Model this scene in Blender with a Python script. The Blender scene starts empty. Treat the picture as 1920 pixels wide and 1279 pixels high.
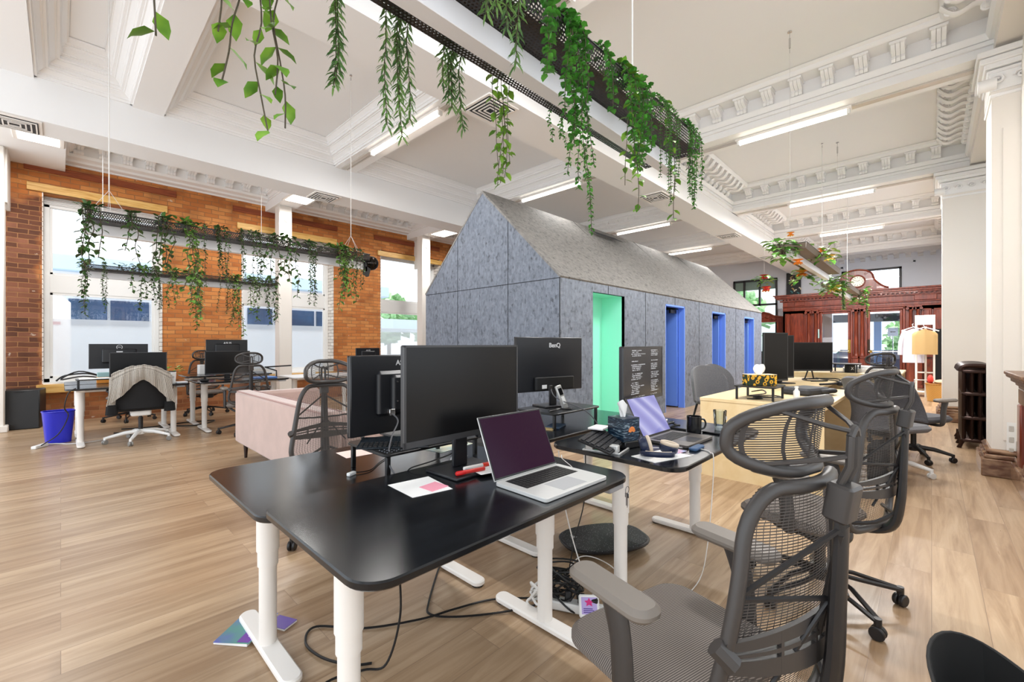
import bpy, bmesh, math, random
from mathutils import Vector, Matrix
PI = math.pi
R = math.radians
SC = bpy.context.scene
COL = SC.collection
random.seed(7)

# ------------------------------------------------------------------ camera
cam_d = bpy.data.cameras.new('camera')
cam = bpy.data.objects.new('camera', cam_d)
COL.objects.link(cam)
cam.location = (0, 0, 1.22)
cam.rotation_euler = (R(90), 0, R(-90 + 43.96))
cam_d.sensor_width = 36
cam_d.lens = 36 * 816 / 1920
cam_d.shift_y = 5.5 / 1920
cam_d.clip_start = 0.02
cam_d.clip_end = 300
SC.camera = cam
# ------------------------------------------------------------------ world, sun, exposure
w = bpy.data.worlds.new('world')
SC.world = w
w.use_nodes = True
bg = w.node_tree.nodes['Background']
bg.inputs[0].default_value = (0.86, 0.93, 1.0, 1)
bg.inputs[1].default_value = 2.6
sun_d = bpy.data.lights.new('sun', 'SUN')
sun_d.energy = 5.0
sun_d.angle = R(1.0)
sun_d.color = (1, 0.95, 0.86)
sun = bpy.data.objects.new('sun', sun_d)
COL.objects.link(sun)
sun.rotation_euler = Vector((-0.42, 0.62, 1.0)).to_track_quat('Z', 'Y').to_euler()
vs = SC.view_settings
vs.view_transform = 'Standard'
vs.look = 'None'
vs.gamma = 1
vs.use_curve_mapping = False
vs.exposure = -0.04

# ------------------------------------------------------------------ materials
def srgb(h):
    c = [int(h[i:i + 2], 16) / 255 for i in (0, 2, 4)]
    return tuple(x / 12.92 if x <= 0.04045 else ((x + 0.055) / 1.055) ** 2.4 for x in c)
MATS = {}
def mat(name, col='808080', rough=0.5, metal=0.0, noise=0.0, nscale=20, bump=0.0, bscale=60, emit=None, es=1.0,
        trans=0.0, alpha=1.0, sheen=0.0, coat=0.0, spec=0.5, col2=None, stretch=None):
    if name in MATS: return MATS[name]
    m = bpy.data.materials.new(name)
    m.use_nodes = True
    nt = m.node_tree
    b = nt.nodes['Principled BSDF']
    c = srgb(col) if isinstance(col, str) else col
    b.inputs['Base Color'].default_value = (*c, 1)
    b.inputs['Roughness'].default_value = rough
    b.inputs['Metallic'].default_value = metal
    b.inputs['Specular IOR Level'].default_value = spec
    b.inputs['Alpha'].default_value = alpha
    if trans: b.inputs['Transmission Weight'].default_value = trans
    if sheen: b.inputs['Sheen Weight'].default_value = sheen
    if coat: b.inputs['Coat Weight'].default_value = coat
    if emit:
        b.inputs['Emission Color'].default_value = (*srgb(emit), 1)
        b.inputs['Emission Strength'].default_value = es
    tc = nt.nodes.new('ShaderNodeTexCoord')
    src = tc.outputs['Object']
    if stretch:
        mp = nt.nodes.new('ShaderNodeMapping')
        mp.inputs['Scale'].default_value = stretch
        nt.links.new(src, mp.inputs[0]); src = mp.outputs[0]
    if noise or col2:
        n = nt.nodes.new('ShaderNodeTexNoise')
        n.inputs['Scale'].default_value = nscale
        n.inputs['Detail'].default_value = 5
        nt.links.new(src, n.inputs['Vector'])
        r = nt.nodes.new('ShaderNodeValToRGB')
        c2 = srgb(col2) if col2 else tuple(min(1, x * (1 + noise)) for x in c)
        c1 = c if col2 else tuple(x * (1 - noise) for x in c)
        r.color_ramp.elements[0].color = (*c1, 1); r.color_ramp.elements[0].position = 0.35
        r.color_ramp.elements[1].color = (*c2, 1); r.color_ramp.elements[1].position = 0.65
        nt.links.new(n.outputs[0], r.inputs[0]); nt.links.new(r.outputs[0], b.inputs['Base Color'])
    if bump:
        n2 = nt.nodes.new('ShaderNodeTexNoise')
        n2.inputs['Scale'].default_value = bscale
        n2.inputs['Detail'].default_value = 4
        nt.links.new(src, n2.inputs['Vector'])
        bp = nt.nodes.new('ShaderNodeBump')
        bp.inputs['Strength'].default_value = bump
        bp.inputs['Distance'].default_value = 0.01
        nt.links.new(n2.outputs[0], bp.inputs['Height'])
        nt.links.new(bp.outputs[0], b.inputs['Normal'])
    MATS[name] = m
    return m

def nodes_mat(name):
    m = bpy.data.materials.new(name); m.use_nodes = True
    MATS[name] = m
    nt = m.node_tree
    return m, nt, nt.nodes['Principled BSDF'], nt.nodes.new, nt.links.new

def mix_rgb(nt, fac, a, b2, blend='MIX'):
    x = nt.nodes.new('ShaderNodeMix'); x.data_type = 'RGBA'; x.blend_type = blend
    for s, v in ((0, fac), (6, a), (7, b2)):
        if hasattr(v, 'links'): nt.links.new(v, x.inputs[s])
        elif s == 0: x.inputs[0].default_value = v
        else: x.inputs[s].default_value = (*v, 1) if len(v) == 3 else v
    return x.outputs[2]

def ramp(nt, fac, stops, interp='LINEAR'):
    r = nt.nodes.new('ShaderNodeValToRGB'); cr = r.color_ramp; cr.interpolation = interp
    while len(cr.elements) < len(stops): cr.elements.new(0.5)
    for e, (p, c) in zip(cr.elements, stops):
        e.position = p; e.color = (*c, 1)
    nt.links.new(fac, r.inputs[0])
    return r.outputs[0]

def math_n(nt, op, a, b2=None, c=None):
    x = nt.nodes.new('ShaderNodeMath'); x.operation = op
    for i, v in enumerate((a, b2, c)):
        if v is None: continue
        if hasattr(v, 'links'): nt.links.new(v, x.inputs[i])
        else: x.inputs[i].default_value = v
    return x.outputs[0]

def floor_mat():
    m, nt, b, N, L = nodes_mat('oak plank floor')
    tc = N('ShaderNodeTexCoord')
    br = N('ShaderNodeTexBrick')
    br.inputs['Scale'].default_value = 1.0
    br.inputs['Brick Width'].default_value = 1.22
    br.inputs['Row Height'].default_value = 0.178
    br.inputs['Mortar Size'].default_value = 0.0012
    br.inputs['Mortar Smooth'].default_value = 0.3
    br.offset = 0.37; br.offset_frequency = 2
    br.inputs['Color1'].default_value = (0, 0, 0, 1); br.inputs['Color2'].default_value = (1, 1, 1, 1)
    br.inputs['Mortar'].default_value = (0.5, 0.5, 0.5, 1)
    L(tc.outputs['Object'], br.inputs['Vector'])
    mp = N('ShaderNodeMapping'); mp.inputs['Scale'].default_value = (0.55, 7.0, 1)
    L(tc.outputs['Object'], mp.inputs[0])
    # shift the grain per plank
    sep = N('ShaderNodeSeparateColor'); L(br.outputs['Color'], sep.inputs[0])
    add = N('ShaderNodeVectorMath'); add.operation = 'ADD'
    cmb = N('ShaderNodeCombineXYZ')
    L(math_n(nt, 'MULTIPLY', sep.outputs[0], 37.0), cmb.inputs[0]); L(math_n(nt, 'MULTIPLY', sep.outputs[0], 11.0), cmb.inputs[2])
    L(mp.outputs[0], add.inputs[0]); L(cmb.outputs[0], add.inputs[1])
    n = N('ShaderNodeTexNoise'); n.inputs['Scale'].default_value = 2.2; n.inputs['Detail'].default_value = 7; n.inputs['Roughness'].default_value = 0.62
    n.inputs['Distortion'].default_value = 0.6
    L(add.outputs[0], n.inputs['Vector'])
    g = ramp(nt, n.outputs[0], [(0.28, srgb('937658')), (0.44, srgb('ac9072')), (0.58, srgb('bda284')), (0.8, srgb('cdb69a'))])
    pl = ramp(nt, sep.outputs[0], [(0, srgb('d8cfc6')), (0.5, (0.84, 0.83, 0.81)), (1, (1, 0.985, 0.96))])
    c = mix_rgb(nt, 0.85, g, pl, 'MULTIPLY')
    c = mix_rgb(nt, math_n(nt, 'MULTIPLY', br.outputs['Fac'], 0.55), c, srgb('5a4030'))
    L(c, b.inputs['Base Color'])
    rr = ramp(nt, n.outputs[0], [(0.3, (0.36,) * 3), (0.8, (0.25,) * 3)])
    L(rr, b.inputs['Roughness'])
    bp = N('ShaderNodeBump'); bp.inputs['Strength'].default_value = 0.25; bp.inputs['Distance'].default_value = 0.003
    h = math_n(nt, 'SUBTRACT', n.outputs[0], br.outputs['Fac'])
    L(h, bp.inputs['Height']); L(bp.outputs[0], b.inputs['Normal'])
    return m

def brick_mat(name='orange brick', white=False):
    m, nt, b, N, L = nodes_mat(name)
    tc = N('ShaderNodeTexCoord'); sp = N('ShaderNodeSeparateXYZ'); L(tc.outputs['Object'], sp.inputs[0])
    cb = N('ShaderNodeCombineXYZ')
    L(math_n(nt, 'ADD', sp.outputs[0], sp.outputs[1]), cb.inputs[0]); L(sp.outputs[2], cb.inputs[1])
    # slight waviness of the courses
    nw = N('ShaderNodeTexNoise'); nw.inputs['Scale'].default_value = 3.0; L(cb.outputs[0], nw.inputs['Vector'])
    wv = mix_rgb(nt, 0.035, cb.outputs[0], nw.outputs[1])
    br = N('ShaderNodeTexBrick')
    br.inputs['Scale'].default_value = 1.0; br.inputs['Brick Width'].default_value = 0.215; br.inputs['Row Height'].default_value = 0.072
    br.inputs['Mortar Size'].default_value = 0.006; br.inputs['Mortar Smooth'].default_value = 0.4
    br.inputs['Color1'].default_value = (0, 0, 0, 1); br.inputs['Color2'].default_value = (1, 1, 1, 1)
    br.inputs['Mortar'].default_value = (0.5, 0.5, 0.5, 1)
    L(wv, br.inputs['Vector'])
    n = N('ShaderNodeTexNoise'); n.inputs['Scale'].default_value = 2.4; n.inputs['Detail'].default_value = 6; L(cb.outputs[0], n.inputs['Vector'])
    if white:
        col = ramp(nt, br.outputs['Color'], [(0, srgb('d8d0c6')), (1, srgb('f2ede6'))])
        mort = srgb('8a8078')
    else:
        o = ramp(nt, br.outputs['Color'], [(0, srgb('b56a34')), (0.5, srgb('c77c40')), (1, srgb('d48f50'))])
        d = ramp(nt, br.outputs['Color'], [(0, srgb('5c3828')), (0.5, srgb('764832')), (1, srgb('8f5c44'))])
        # the left pier and the sill course are browner
        f1 = ramp(nt, math_n(nt, 'ADD', sp.outputs[0], math_n(nt, 'MULTIPLY', n.outputs[0], 0.5)), [(0.0, (1, 1, 1)), (0.12, (0.0, 0.0, 0.0))])
        zz = math_n(nt, 'ADD', sp.outputs[2], math_n(nt, 'MULTIPLY', n.outputs[0], 0.8))
        up = ramp(nt, math_n(nt, 'MULTIPLY', zz, 0.25), [(0.95, (0, 0, 0)), (1.0, (1, 1, 1))])
        lo = ramp(nt, zz, [(0.6, (1, 1, 1)), (1.0, (0, 0, 0))])
        hi = math_n(nt, 'SUBTRACT', f1, up); hi = math_n(nt, 'MAXIMUM', hi, 0.0)
        f = math_n(nt, 'MAXIMUM', hi, math_n(nt, 'MULTIPLY', lo, 0.7))
        col = mix_rgb(nt, f, o, d)
        blot = ramp(nt, n.outputs[0], [(0.3, (0.62, 0.6, 0.6)), (0.5, (1, 1, 1)), (0.7, (1.1, 1.1, 1.1))])
        col = mix_rgb(nt, 0.9, col, blot, 'MULTIPLY')
        n3 = N('ShaderNodeTexNoise'); n3.inputs['Scale'].default_value = 9; n3.inputs['Detail'].default_value = 8; L(cb.outputs[0], n3.inputs['Vector'])
        pt = ramp(nt, n3.outputs[0], [(0.68, (0, 0, 0)), (0.72, (1, 1, 1))])
        col = mix_rgb(nt, math_n(nt, 'MULTIPLY', pt, 0.6), col, srgb('d8c8b4'))
        mort = srgb('a07048')
    c = mix_rgb(nt, br.outputs['Fac'], col, mort)
    L(c, b.inputs['Base Color']); b.inputs['Roughness'].default_value = 0.9
    bp = N('ShaderNodeBump'); bp.inputs['Strength'].default_value = 0.7; bp.inputs['Distance'].default_value = 0.012
    nf = N('ShaderNodeTexNoise'); nf.inputs['Scale'].default_value = 30; L(tc.outputs['Object'], nf.inputs['Vector'])
    h = math_n(nt, 'SUBTRACT', math_n(nt, 'MULTIPLY', nf.outputs[0], 0.5), br.outputs['Fac'])
    L(h, bp.inputs['Height']); L(bp.outputs[0], b.inputs['Normal'])
    return m

def osb_mat(name, c1, c2, rough=0.45):
    m, nt, b, N, L = nodes_mat(name)
    tc = N('ShaderNodeTexCoord')
    acc = None
    for i, rot in enumerate((0.5, -0.7, 1.7)):
        mp = N('ShaderNodeMapping'); mp.inputs['Rotation'].default_value = (rot, rot * 0.8, rot * 0.3)
        mp.inputs['Scale'].default_value = (30, 30, 14) if i < 2 else (14, 34, 26)
        L(tc.outputs['Object'], mp.inputs[0])
        v = N('ShaderNodeTexVoronoi'); v.inputs['Scale'].default_value = 1.0
        L(mp.outputs[0], v.inputs['Vector'])
        s = N('ShaderNodeSeparateColor'); L(v.outputs['Color'], s.inputs[0])
        acc = s.outputs[0] if acc is None else math_n(nt, 'ADD', acc, s.outputs[0])
    acc = math_n(nt, 'MULTIPLY', acc, 0.333)
    c = ramp(nt, acc, [(0.12, tuple(x * 0.55 for x in srgb(c1))), (0.26, srgb(c1)), (0.8, srgb(c2))])
    L(c, b.inputs['Base Color']); b.inputs['Roughness'].default_value = rough
    bp = N('ShaderNodeBump'); bp.inputs['Strength'].default_value = 0.9; bp.inputs['Distance'].default_value = 0.008
    L(acc, bp.inputs['Height']); L(bp.outputs[0], b.inputs['Normal'])
    return m

def wood_mat(name, cols, scale=(8, 8, 1.0), rough=0.35, dist=1.5, coat=0.0):
    m, nt, b, N, L = nodes_mat(name)
    tc = N('ShaderNodeTexCoord'); mp = N('ShaderNodeMapping'); mp.inputs['Scale'].default_value = scale
    L(tc.outputs['Object'], mp.inputs[0])
    n = N('ShaderNodeTexNoise'); n.inputs['Scale'].default_value = 3; n.inputs['Detail'].default_value = 6; n.inputs['Distortion'].default_value = dist
    L(mp.outputs[0], n.inputs['Vector'])
    k = len(cols)
    c = ramp(nt, n.outputs[0], [(0.3 + 0.4 * i / (k - 1), srgb(h)) for i, h in enumerate(cols)])
    L(c, b.inputs['Base Color']); b.inputs['Roughness'].default_value = rough
    b.inputs['Coat Weight'].default_value = coat
    return m

def alpha_mat(name, col, kind, sx, sy, open_=0.5, rough=0.5, metal=0.0, back=None):
    """fabric or sheet with real openings: uv driven transparent pattern"""
    m, nt, b, N, L = nodes_mat(name)
    b.inputs['Base Color'].default_value = (*srgb(col), 1); b.inputs['Roughness'].default_value = rough
    b.inputs['Metallic'].default_value = metal
    uv = N('ShaderNodeUVMap'); sp = N('ShaderNodeSeparateXYZ'); L(uv.outputs[0], sp.inputs[0])
    if kind == 'stripe':
        s = math_n(nt, 'SINE', math_n(nt, 'MULTIPLY', sp.outputs[1], sy * 2 * PI))
        a = math_n(nt, 'GREATER_THAN', s, math.cos(PI * (1 - open_)) * 1.0)
        s2 = math_n(nt, 'SINE', math_n(nt, 'MULTIPLY', sp.outputs[0], sx * 2 * PI))
        a = math_n(nt, 'MAXIMUM', a, math_n(nt, 'GREATER_THAN', s2, 0.93))
    else:   # round holes on a staggered grid
        u = math_n(nt, 'MULTIPLY', sp.outputs[0], sx); v = math_n(nt, 'MULTIPLY', sp.outputs[1], sy)
        st = math_n(nt, 'MULTIPLY', math_n(nt, 'MODULO', math_n(nt, 'FLOOR', v), 2.0), 0.5)
        fu = math_n(nt, 'SUBTRACT', math_n(nt, 'FRACT', math_n(nt, 'ADD', u, st)), 0.5)
        fv = math_n(nt, 'SUBTRACT', math_n(nt, 'FRACT', v), 0.5)
        d = math_n(nt, 'SQRT', math_n(nt, 'ADD', math_n(nt, 'MULTIPLY', fu, fu), math_n(nt, 'MULTIPLY', fv, fv)))
        a = math_n(nt, 'GREATER_THAN', d, open_)
    L(a, b.inputs['Alpha'])
    return m

def glass_mat(name, col='ffffff', rough=0.0):
    m, nt, b, N, L = nodes_mat(name)
    out = nt.nodes['Material Output']
    t = N('ShaderNodeBsdfTransparent'); t.inputs[0].default_value = (*srgb(col), 1)
    g = N('ShaderNodeBsdfGlossy'); g.inputs['Roughness'].default_value = rough
    f = N('ShaderNodeFresnel'); f.inputs[0].default_value = 1.45
    x = N('ShaderNodeMixShader'); L(f.outputs[0], x.inputs[0]); L(t.outputs[0], x.inputs[1]); L(g.outputs[0], x.inputs[2])
    L(x.outputs[0], out.inputs[0])
    return m

def frosted_mat():
    m, nt, b, N, L = nodes_mat('frosted window film')
    out = nt.nodes['Material Output']
    t = N('ShaderNodeBsdfTranslucent'); t.inputs[0].default_value = (0.97, 0.98, 0.98, 1)
    d = N('ShaderNodeBsdfDiffuse'); d.inputs[0].default_value = (0.9, 0.9, 0.9, 1)
    x = N('ShaderNodeMixShader'); x.inputs[0].default_value = 0.06; L(t.outputs[0], x.inputs[1]); L(d.outputs[0], x.inputs[2])
    tr = N('ShaderNodeBsdfTransparent'); y = N('ShaderNodeMixShader'); y.inputs[0].default_value = 0.30
    L(x.outputs[0], y.inputs[1]); L(tr.outputs[0], y.inputs[2]); L(y.outputs[0], out.inputs[0])
    return m

M_WALL = mat('cream wall paint', 'ece6de', 0.55, bump=0.05, bscale=40)
M_CEIL = mat('white ceiling paint', 'f2f2f2', 0.6, bump=0.04, bscale=30)
M_TRIM = mat('white plaster moulding', 'f5f4f3', 0.5)
M_FLOOR = floor_mat()
M_BRICK = brick_mat()
M_WBRICK = brick_mat('whitewashed brick', True)
M_OSB = osb_mat('blue grey painted strand board', '646c79', '7c8593')
M_OSBR = osb_mat('grey painted roof strand board', '787674', '8e8b86', 0.75)
M_MAHOG = wood_mat('dark red mahogany', ['5a2414', '742f1c', '8a4028'], (5, 5, 0.7), 0.28, 1.2, 0.3)
M_BIRCH = wood_mat('pale birch plywood', ['e3c795', 'e8cf9f', 'edd6aa'], (0.6, 3, 3), 0.45, 0.4)
M_PINE = wood_mat('yellow pine lintel', ['c9923f', 'e0b062', 'edc67c'], (1.0, 8, 14), 0.5, 0.8)
M_REDWOOD = wood_mat('red brown embedded timber', ['6e2f14', '8e4420', '9c5028'], (1.0, 8, 14), 0.7, 0.8)
M_GLASS = glass_mat('window glass')
M_FROST = frosted_mat()
M_MARBLE = mat('red brown marble', '5c3a2a', 0.18, col2='9a7c62', nscale=9, stretch=(1, 1, 2.5))
M_IRON = mat('dark bronze cast iron', '33201a', 0.35, metal=0.6)
M_BLACK = mat('black plastic', '121214', 0.45)
M_BLK2 = mat('satin black metal', '0e0e10', 0.35)
M_DESK = wood_mat('black stained desk top', ['0b0c0e', '111317', '17191d'], (2, 14, 14), 0.2, 0.8)
M_WHITE = mat('white powder coated steel', 'f4efe9', 0.4)
M_WPLAS = mat('white plastic', 'eeeeec', 0.4)
M_CHROME = mat('brushed chrome', 'c8c8c8', 0.25, metal=1)
M_WIRE = mat('white cable', 'dddad6', 0.5)
M_LAMP = mat('lit fluorescent tube', 'ffffff', 0.5, emit='fff6ea', es=9)
M_PANEL = mat('lit ceiling light panel', 'ffffff', 0.5, emit='fffaf2', es=6)

# ------------------------------------------------------------------ mesh builder
class MB:
    def __init__(s):
        s.v = []; s.f = []; s.uv = []; s.mi = []; s.M = Matrix.Identity(4); s.m = 0
    def at(s, x=0, y=0, z=0, rz=0, rx=0, ry=0):
        s.M = Matrix.Translation((x, y, z)) @ Matrix.Rotation(rz, 4, 'Z') @ Matrix.Rotation(ry, 4, 'Y') @ Matrix.Rotation(rx, 4, 'X')
        return s
    def add(s, vs_, fs, uvs=None):
        o = len(s.v)
        s.v += [tuple(s.M @ Vector(p)) for p in vs_]
        for i, f in enumerate(fs):
            s.f.append(tuple(o + k for k in f)); s.mi.append(s.m)
            s.uv.append([uvs[k] for k in f] if uvs else [(0, 0)] * len(f))
        return s
    def box(s, x0, x1, y0, y1, z0, z1, b=0.0):
        if x0 > x1: x0, x1 = x1, x0
        if y0 > y1: y0, y1 = y1, y0
        if z0 > z1: z0, z1 = z1, z0
        if b <= 0:
            p = [(x, y, z) for z in (z0, z1) for y in (y0, y1) for x in (x0, x1)]
            return s.add(p, [(0, 2, 3, 1), (4, 5, 7, 6), (0, 1, 5, 4), (2, 6, 7, 3), (0, 4, 6, 2), (1, 3, 7, 5)])
        b = min(b, (x1 - x0) * .49, (y1 - y0) * .49, (z1 - z0) * .49)
        return s.rbox(x0, x1, y0, y1, z0, z1, b * 1.001, b, 1)
    def rbox(s, x0, x1, y0, y1, z0, z1, r, ch=0.0, n=5):
        """box with rounded vertical corners (radius r) and a chamfer ch on top and bottom"""
        pts = []
        for (cx, cy, a0) in ((x1 - r, y1 - r, 0), (x0 + r, y1 - r, PI / 2), (x0 + r, y0 + r, PI), (x1 - r, y0 + r, 1.5 * PI)):
            for k in range(n + 1):
                a = a0 + PI / 2 * k / n
                pts.append((cx + r * math.cos(a), cy + r * math.sin(a), math.cos(a), math.sin(a)))
        return s.stack(pts, [(z0, ch), (z0 + ch, 0), (z1 - ch, 0), (z1, ch)] if ch > 0 else [(z0, 0), (z1, 0)])
    def stack(s, pts, lv):
        n = len(pts); V = []
        for z, ins in lv:
            for (x, y, nx, ny) in pts: V.append((x - nx * ins, y - ny * ins, z))
        F = []
        for k in range(len(lv) - 1):
            for i in range(n):
                j = (i + 1) % n
                F.append((k * n + i, k * n + j, (k + 1) * n + j, (k + 1) * n + i))
        F.append(tuple(reversed(range(n)))); F.append(tuple((len(lv) - 1) * n + i for i in range(n)))
        return s.add(V, F)
    def prism(s, poly, a, b, axis='z'):
        """extrude a 2d polygon along axis: axis z: (x,y); y: (x,z); x: (y,z)"""
        n = len(poly)
        def P(p, t):
            return (p[0], p[1], t) if axis == 'z' else (p[0], t, p[1]) if axis == 'y' else (t, p[0], p[1])
        V = [P(p, a) for p in poly] + [P(p, b) for p in poly]
        F = [(i, (i + 1) % n, n + (i + 1) % n, n + i) for i in range(n)]
        F += [tuple(reversed(range(n))), tuple(range(n, 2 * n))]
        return s.add(V, F)
    def lathe(s, prof, n=20, cx=0, cy=0):
        V = []; F = []
        for (r, z) in prof:
            for i in range(n):
                a = 2 * PI * i / n; V.append((cx + r * math.cos(a), cy + r * math.sin(a), z))
        k = len(prof)
        for j in range(k - 1):
            for i in range(n):
                F.append((j * n + i, j * n + (i + 1) % n, (j + 1) * n + (i + 1) % n, (j + 1) * n + i))
        if prof[0][0] > 1e-5: F.append(tuple(reversed(range(n))))
        if prof[-1][0] > 1e-5: F.append(tuple((k - 1) * n + i for i in range(n)))
        return s.add(V, F)
    def cyl(s, cx, cy, z0, z1, r, n=16, r2=None, ch=0.0):
        r2 = r if r2 is None else r2
        pr = [(r - ch, z0), (r, z0 + ch), (r2, z1 - ch), (r2 - ch, z1)] if ch else [(r, z0), (r2, z1)]
        return s.lathe(pr, n, cx, cy)
    def tube(s, pts, r, n=8, closed=False, smooth=0, flat=None, up=None):
        """swept tube; r scalar or list; flat=(rx,ry) elliptical section"""
        P = [Vector(p) for p in pts]
        if smooth: P, r = cr_spline(P, smooth, closed, r)
        m = len(P); V = []; F = []; UV = []
        prev = None; Ls = 0
        for i in range(m):
            if closed: t = P[(i + 1) % m] - P[(i - 1) % m]
            else: t = P[min(i + 1, m - 1)] - P[max(i - 1, 0)]
            if t.length < 1e-9: t = Vector((0, 0, 1))
            t.normalize()
            if prev is None:
                u0 = Vector(up) if up else (Vector((0, 0, 1)) if abs(t.z) < 0.9 else Vector((1, 0, 0)))
                a = (u0 - t * u0.dot(t)).normalized()
            else:
                a = prev - t * prev.dot(t)
                a = a.normalized() if a.length > 1e-6 else prev
            if up: 
                a2 = Vector(up) - t * Vector(up).dot(t)
                if a2.length > 1e-3: a = a2.normalized()
            prev = a; c = t.cross(a)
            rr = r[i] if isinstance(r, (list, tuple)) else r
            ra, rb = (flat[0] * rr, flat[1] * rr) if flat else (rr, rr)
            for k in range(n):
                an = 2 * PI * k / n
                V.append(P[i] + a * (ra * math.cos(an)) + c * (rb * math.sin(an)))
        for i in range(m if closed else m - 1):
            j = (i + 1) % m
            for k in range(n):
                F.append((i * n + k, i * n + (k + 1) % n, j * n + (k + 1) % n, j * n + k))
        if not closed:
            F.append(tuple(reversed(range(n)))); F.append(tuple((m - 1) * n + k for k in range(n)))
        return s.add(V, F)
    def grid(s, fn, nu, nv, thick=0.0, us=(0, 1), vs2=(0, 1)):
        """surface fn(u,v)->point with uv; thick>0 gives it a back side"""
        V = []; UV = []
        for j in range(nv + 1):
            for i in range(nu + 1):
                u = us[0] + (us[1] - us[0]) * i / nu; v = vs2[0] + (vs2[1] - vs2[0]) * j / nv
                V.append(Vector(fn(u, v))); UV.append((u, v))
        F = [(j * (nu + 1) + i, j * (nu + 1) + i + 1, (j + 1) * (nu + 1) + i + 1, (j + 1) * (nu + 1) + i) for j in range(nv) for i in range(nu)]
        if thick:
            N_ = [Vector((0, 0, 0)) for _ in V]
            for f in F:
                nn = (V[f[1]] - V[f[0]]).cross(V[f[3]] - V[f[0]])
                for k in f: N_[k] += nn
            o = len(V)
            V2 = [p - q.normalized() * thick if q.length > 0 else p for p, q in zip(V, N_)]
            F2 = [tuple(o + k for k in reversed(f)) for f in F]
            W = nu + 1
            ring = [i for i in range(W)] + [j * W + nu for j in range(1, nv + 1)] + [nv * W + i for i in range(nu - 1, -1, -1)] + [j * W for j in range(nv - 1, 0, -1)]
            F3 = [(ring[(i + 1) % len(ring)], ring[i], o + ring[i], o + ring[(i + 1) % len(ring)]) for i in range(len(ring))]
            V = V + V2; UV = UV + UV; F = F + F2 + F3
        return s.add(V, F, UV)
    def ball(s, cx, cy, cz, rx, ry=None, rz=None, n=12, m=8):
        ry = ry or rx; rz = rz or rx
        return s.grid(lambda u, v: (cx + rx * math.sin(PI * v) * math.cos(2 * PI * u), cy + ry * math.sin(PI * v) * math.sin(2 * PI * u), cz - rz * math.cos(PI * v)), n, m)

def cr_spline(P, k, closed=False, r=None):
    out = []; ro = []; n = len(P); rl = isinstance(r, (list, tuple))
    rng = range(n if closed else n - 1)
    for i in rng:
        p0 = P[(i - 1) % n] if closed or i > 0 else P[i]; p1 = P[i]; p2 = P[(i + 1) % n]
        p3 = P[(i + 2) % n] if closed or i + 2 < n else p2
        for j in range(k):
            t = j / k
            out.append(0.5 * ((2 * p1) + (p2 - p0) * t + (2 * p0 - 5 * p1 + 4 * p2 - p3) * t * t + (3 * p1 - p0 - 3 * p2 + p3) * t ** 3))
            if rl: ro.append(r[i] + (r[(i + 1) % n] - r[i]) * t)
    if not closed:
        out.append(P[-1])
        if rl: ro.append(r[-1])
    return out, (ro if rl else r)

def obj(name, mb, m, parent=None, smooth=40, loc=None, label=None, kind=None):
    me = bpy.data.meshes.new(name)
    me.from_pydata([tuple(p) for p in mb.v], [], mb.f)
    ml = m if isinstance(m, (list, tuple)) else [m]
    for x in ml: me.materials.append(x)
    if len(ml) > 1: me.polygons.foreach_set('material_index', mb.mi)
    if any(any(q != (0, 0) for q in f) for f in mb.uv):
        uvl = me.uv_layers.new(name='UVMap')
        flat = []
        for p, u in zip(me.polygons, mb.uv):
            for q in u: flat += [q[0], q[1]]
        uvl.data.foreach_set('uv', flat)
    if smooth:
        me.polygons.foreach_set('use_smooth', [True] * len(me.polygons))
        me.set_sharp_from_angle(angle=R(smooth))
    me.validate(); me.update()
    o = bpy.data.objects.new(name, me)
    COL.objects.link(o)
    if parent: o.parent = parent
    if loc: o.location = loc
    if label: o['label'] = label
    if kind: o['kind'] = kind
    return o

def thing(name, label, cat, loc=(0, 0, 0), rz=0.0, group=None):
    o = bpy.data.objects.new(name, None); COL.objects.link(o)
    o.empty_display_size = 0.1
    o.location = loc; o.rotation_euler = (0, 0, rz)
    o['label'] = label; o['category'] = cat
    if group: o['group'] = group
    return o
def tag(o, label, cat, group=None):
    o['label'] = label; o['category'] = cat
    if group: o['group'] = group
    return o
def struct(name, mb, m, smooth=40, parent=None):
    o = obj(name, mb, m, parent, smooth)
    if not parent: o['kind'] = 'structure'
    return o
def kids(o): return [c for c in COL.objects if c.parent == o]
def dup(src, loc, rz=None, label=None, group=None):
    def cp(o, par):
        c = o.copy(); COL.objects.link(c)
        if par: c.parent = par
        for k in KID.get(o.name, []): cp(k, c)
        return c
    KID = {}
    for q in COL.objects:
        if q.parent: KID.setdefault(q.parent.name, []).append(q)
    c = cp(src, None); c.location = loc
    if rz is not None: c.rotation_euler[2] = rz
    if label: c['label'] = label
    if group: c['group'] = group
    return c

# ================================================================== the room
XB = -3.0; CEIL = 4.4
struct('floor', MB().box(XB, 19.0, -2.5, 10.4, -0.12, 0.0), M_FLOOR, 0)
struct('ceiling', MB().box(XB, 18.0, -1.2, 10.35, CEIL, CEIL + 0.15), M_CEIL, 0)

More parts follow.
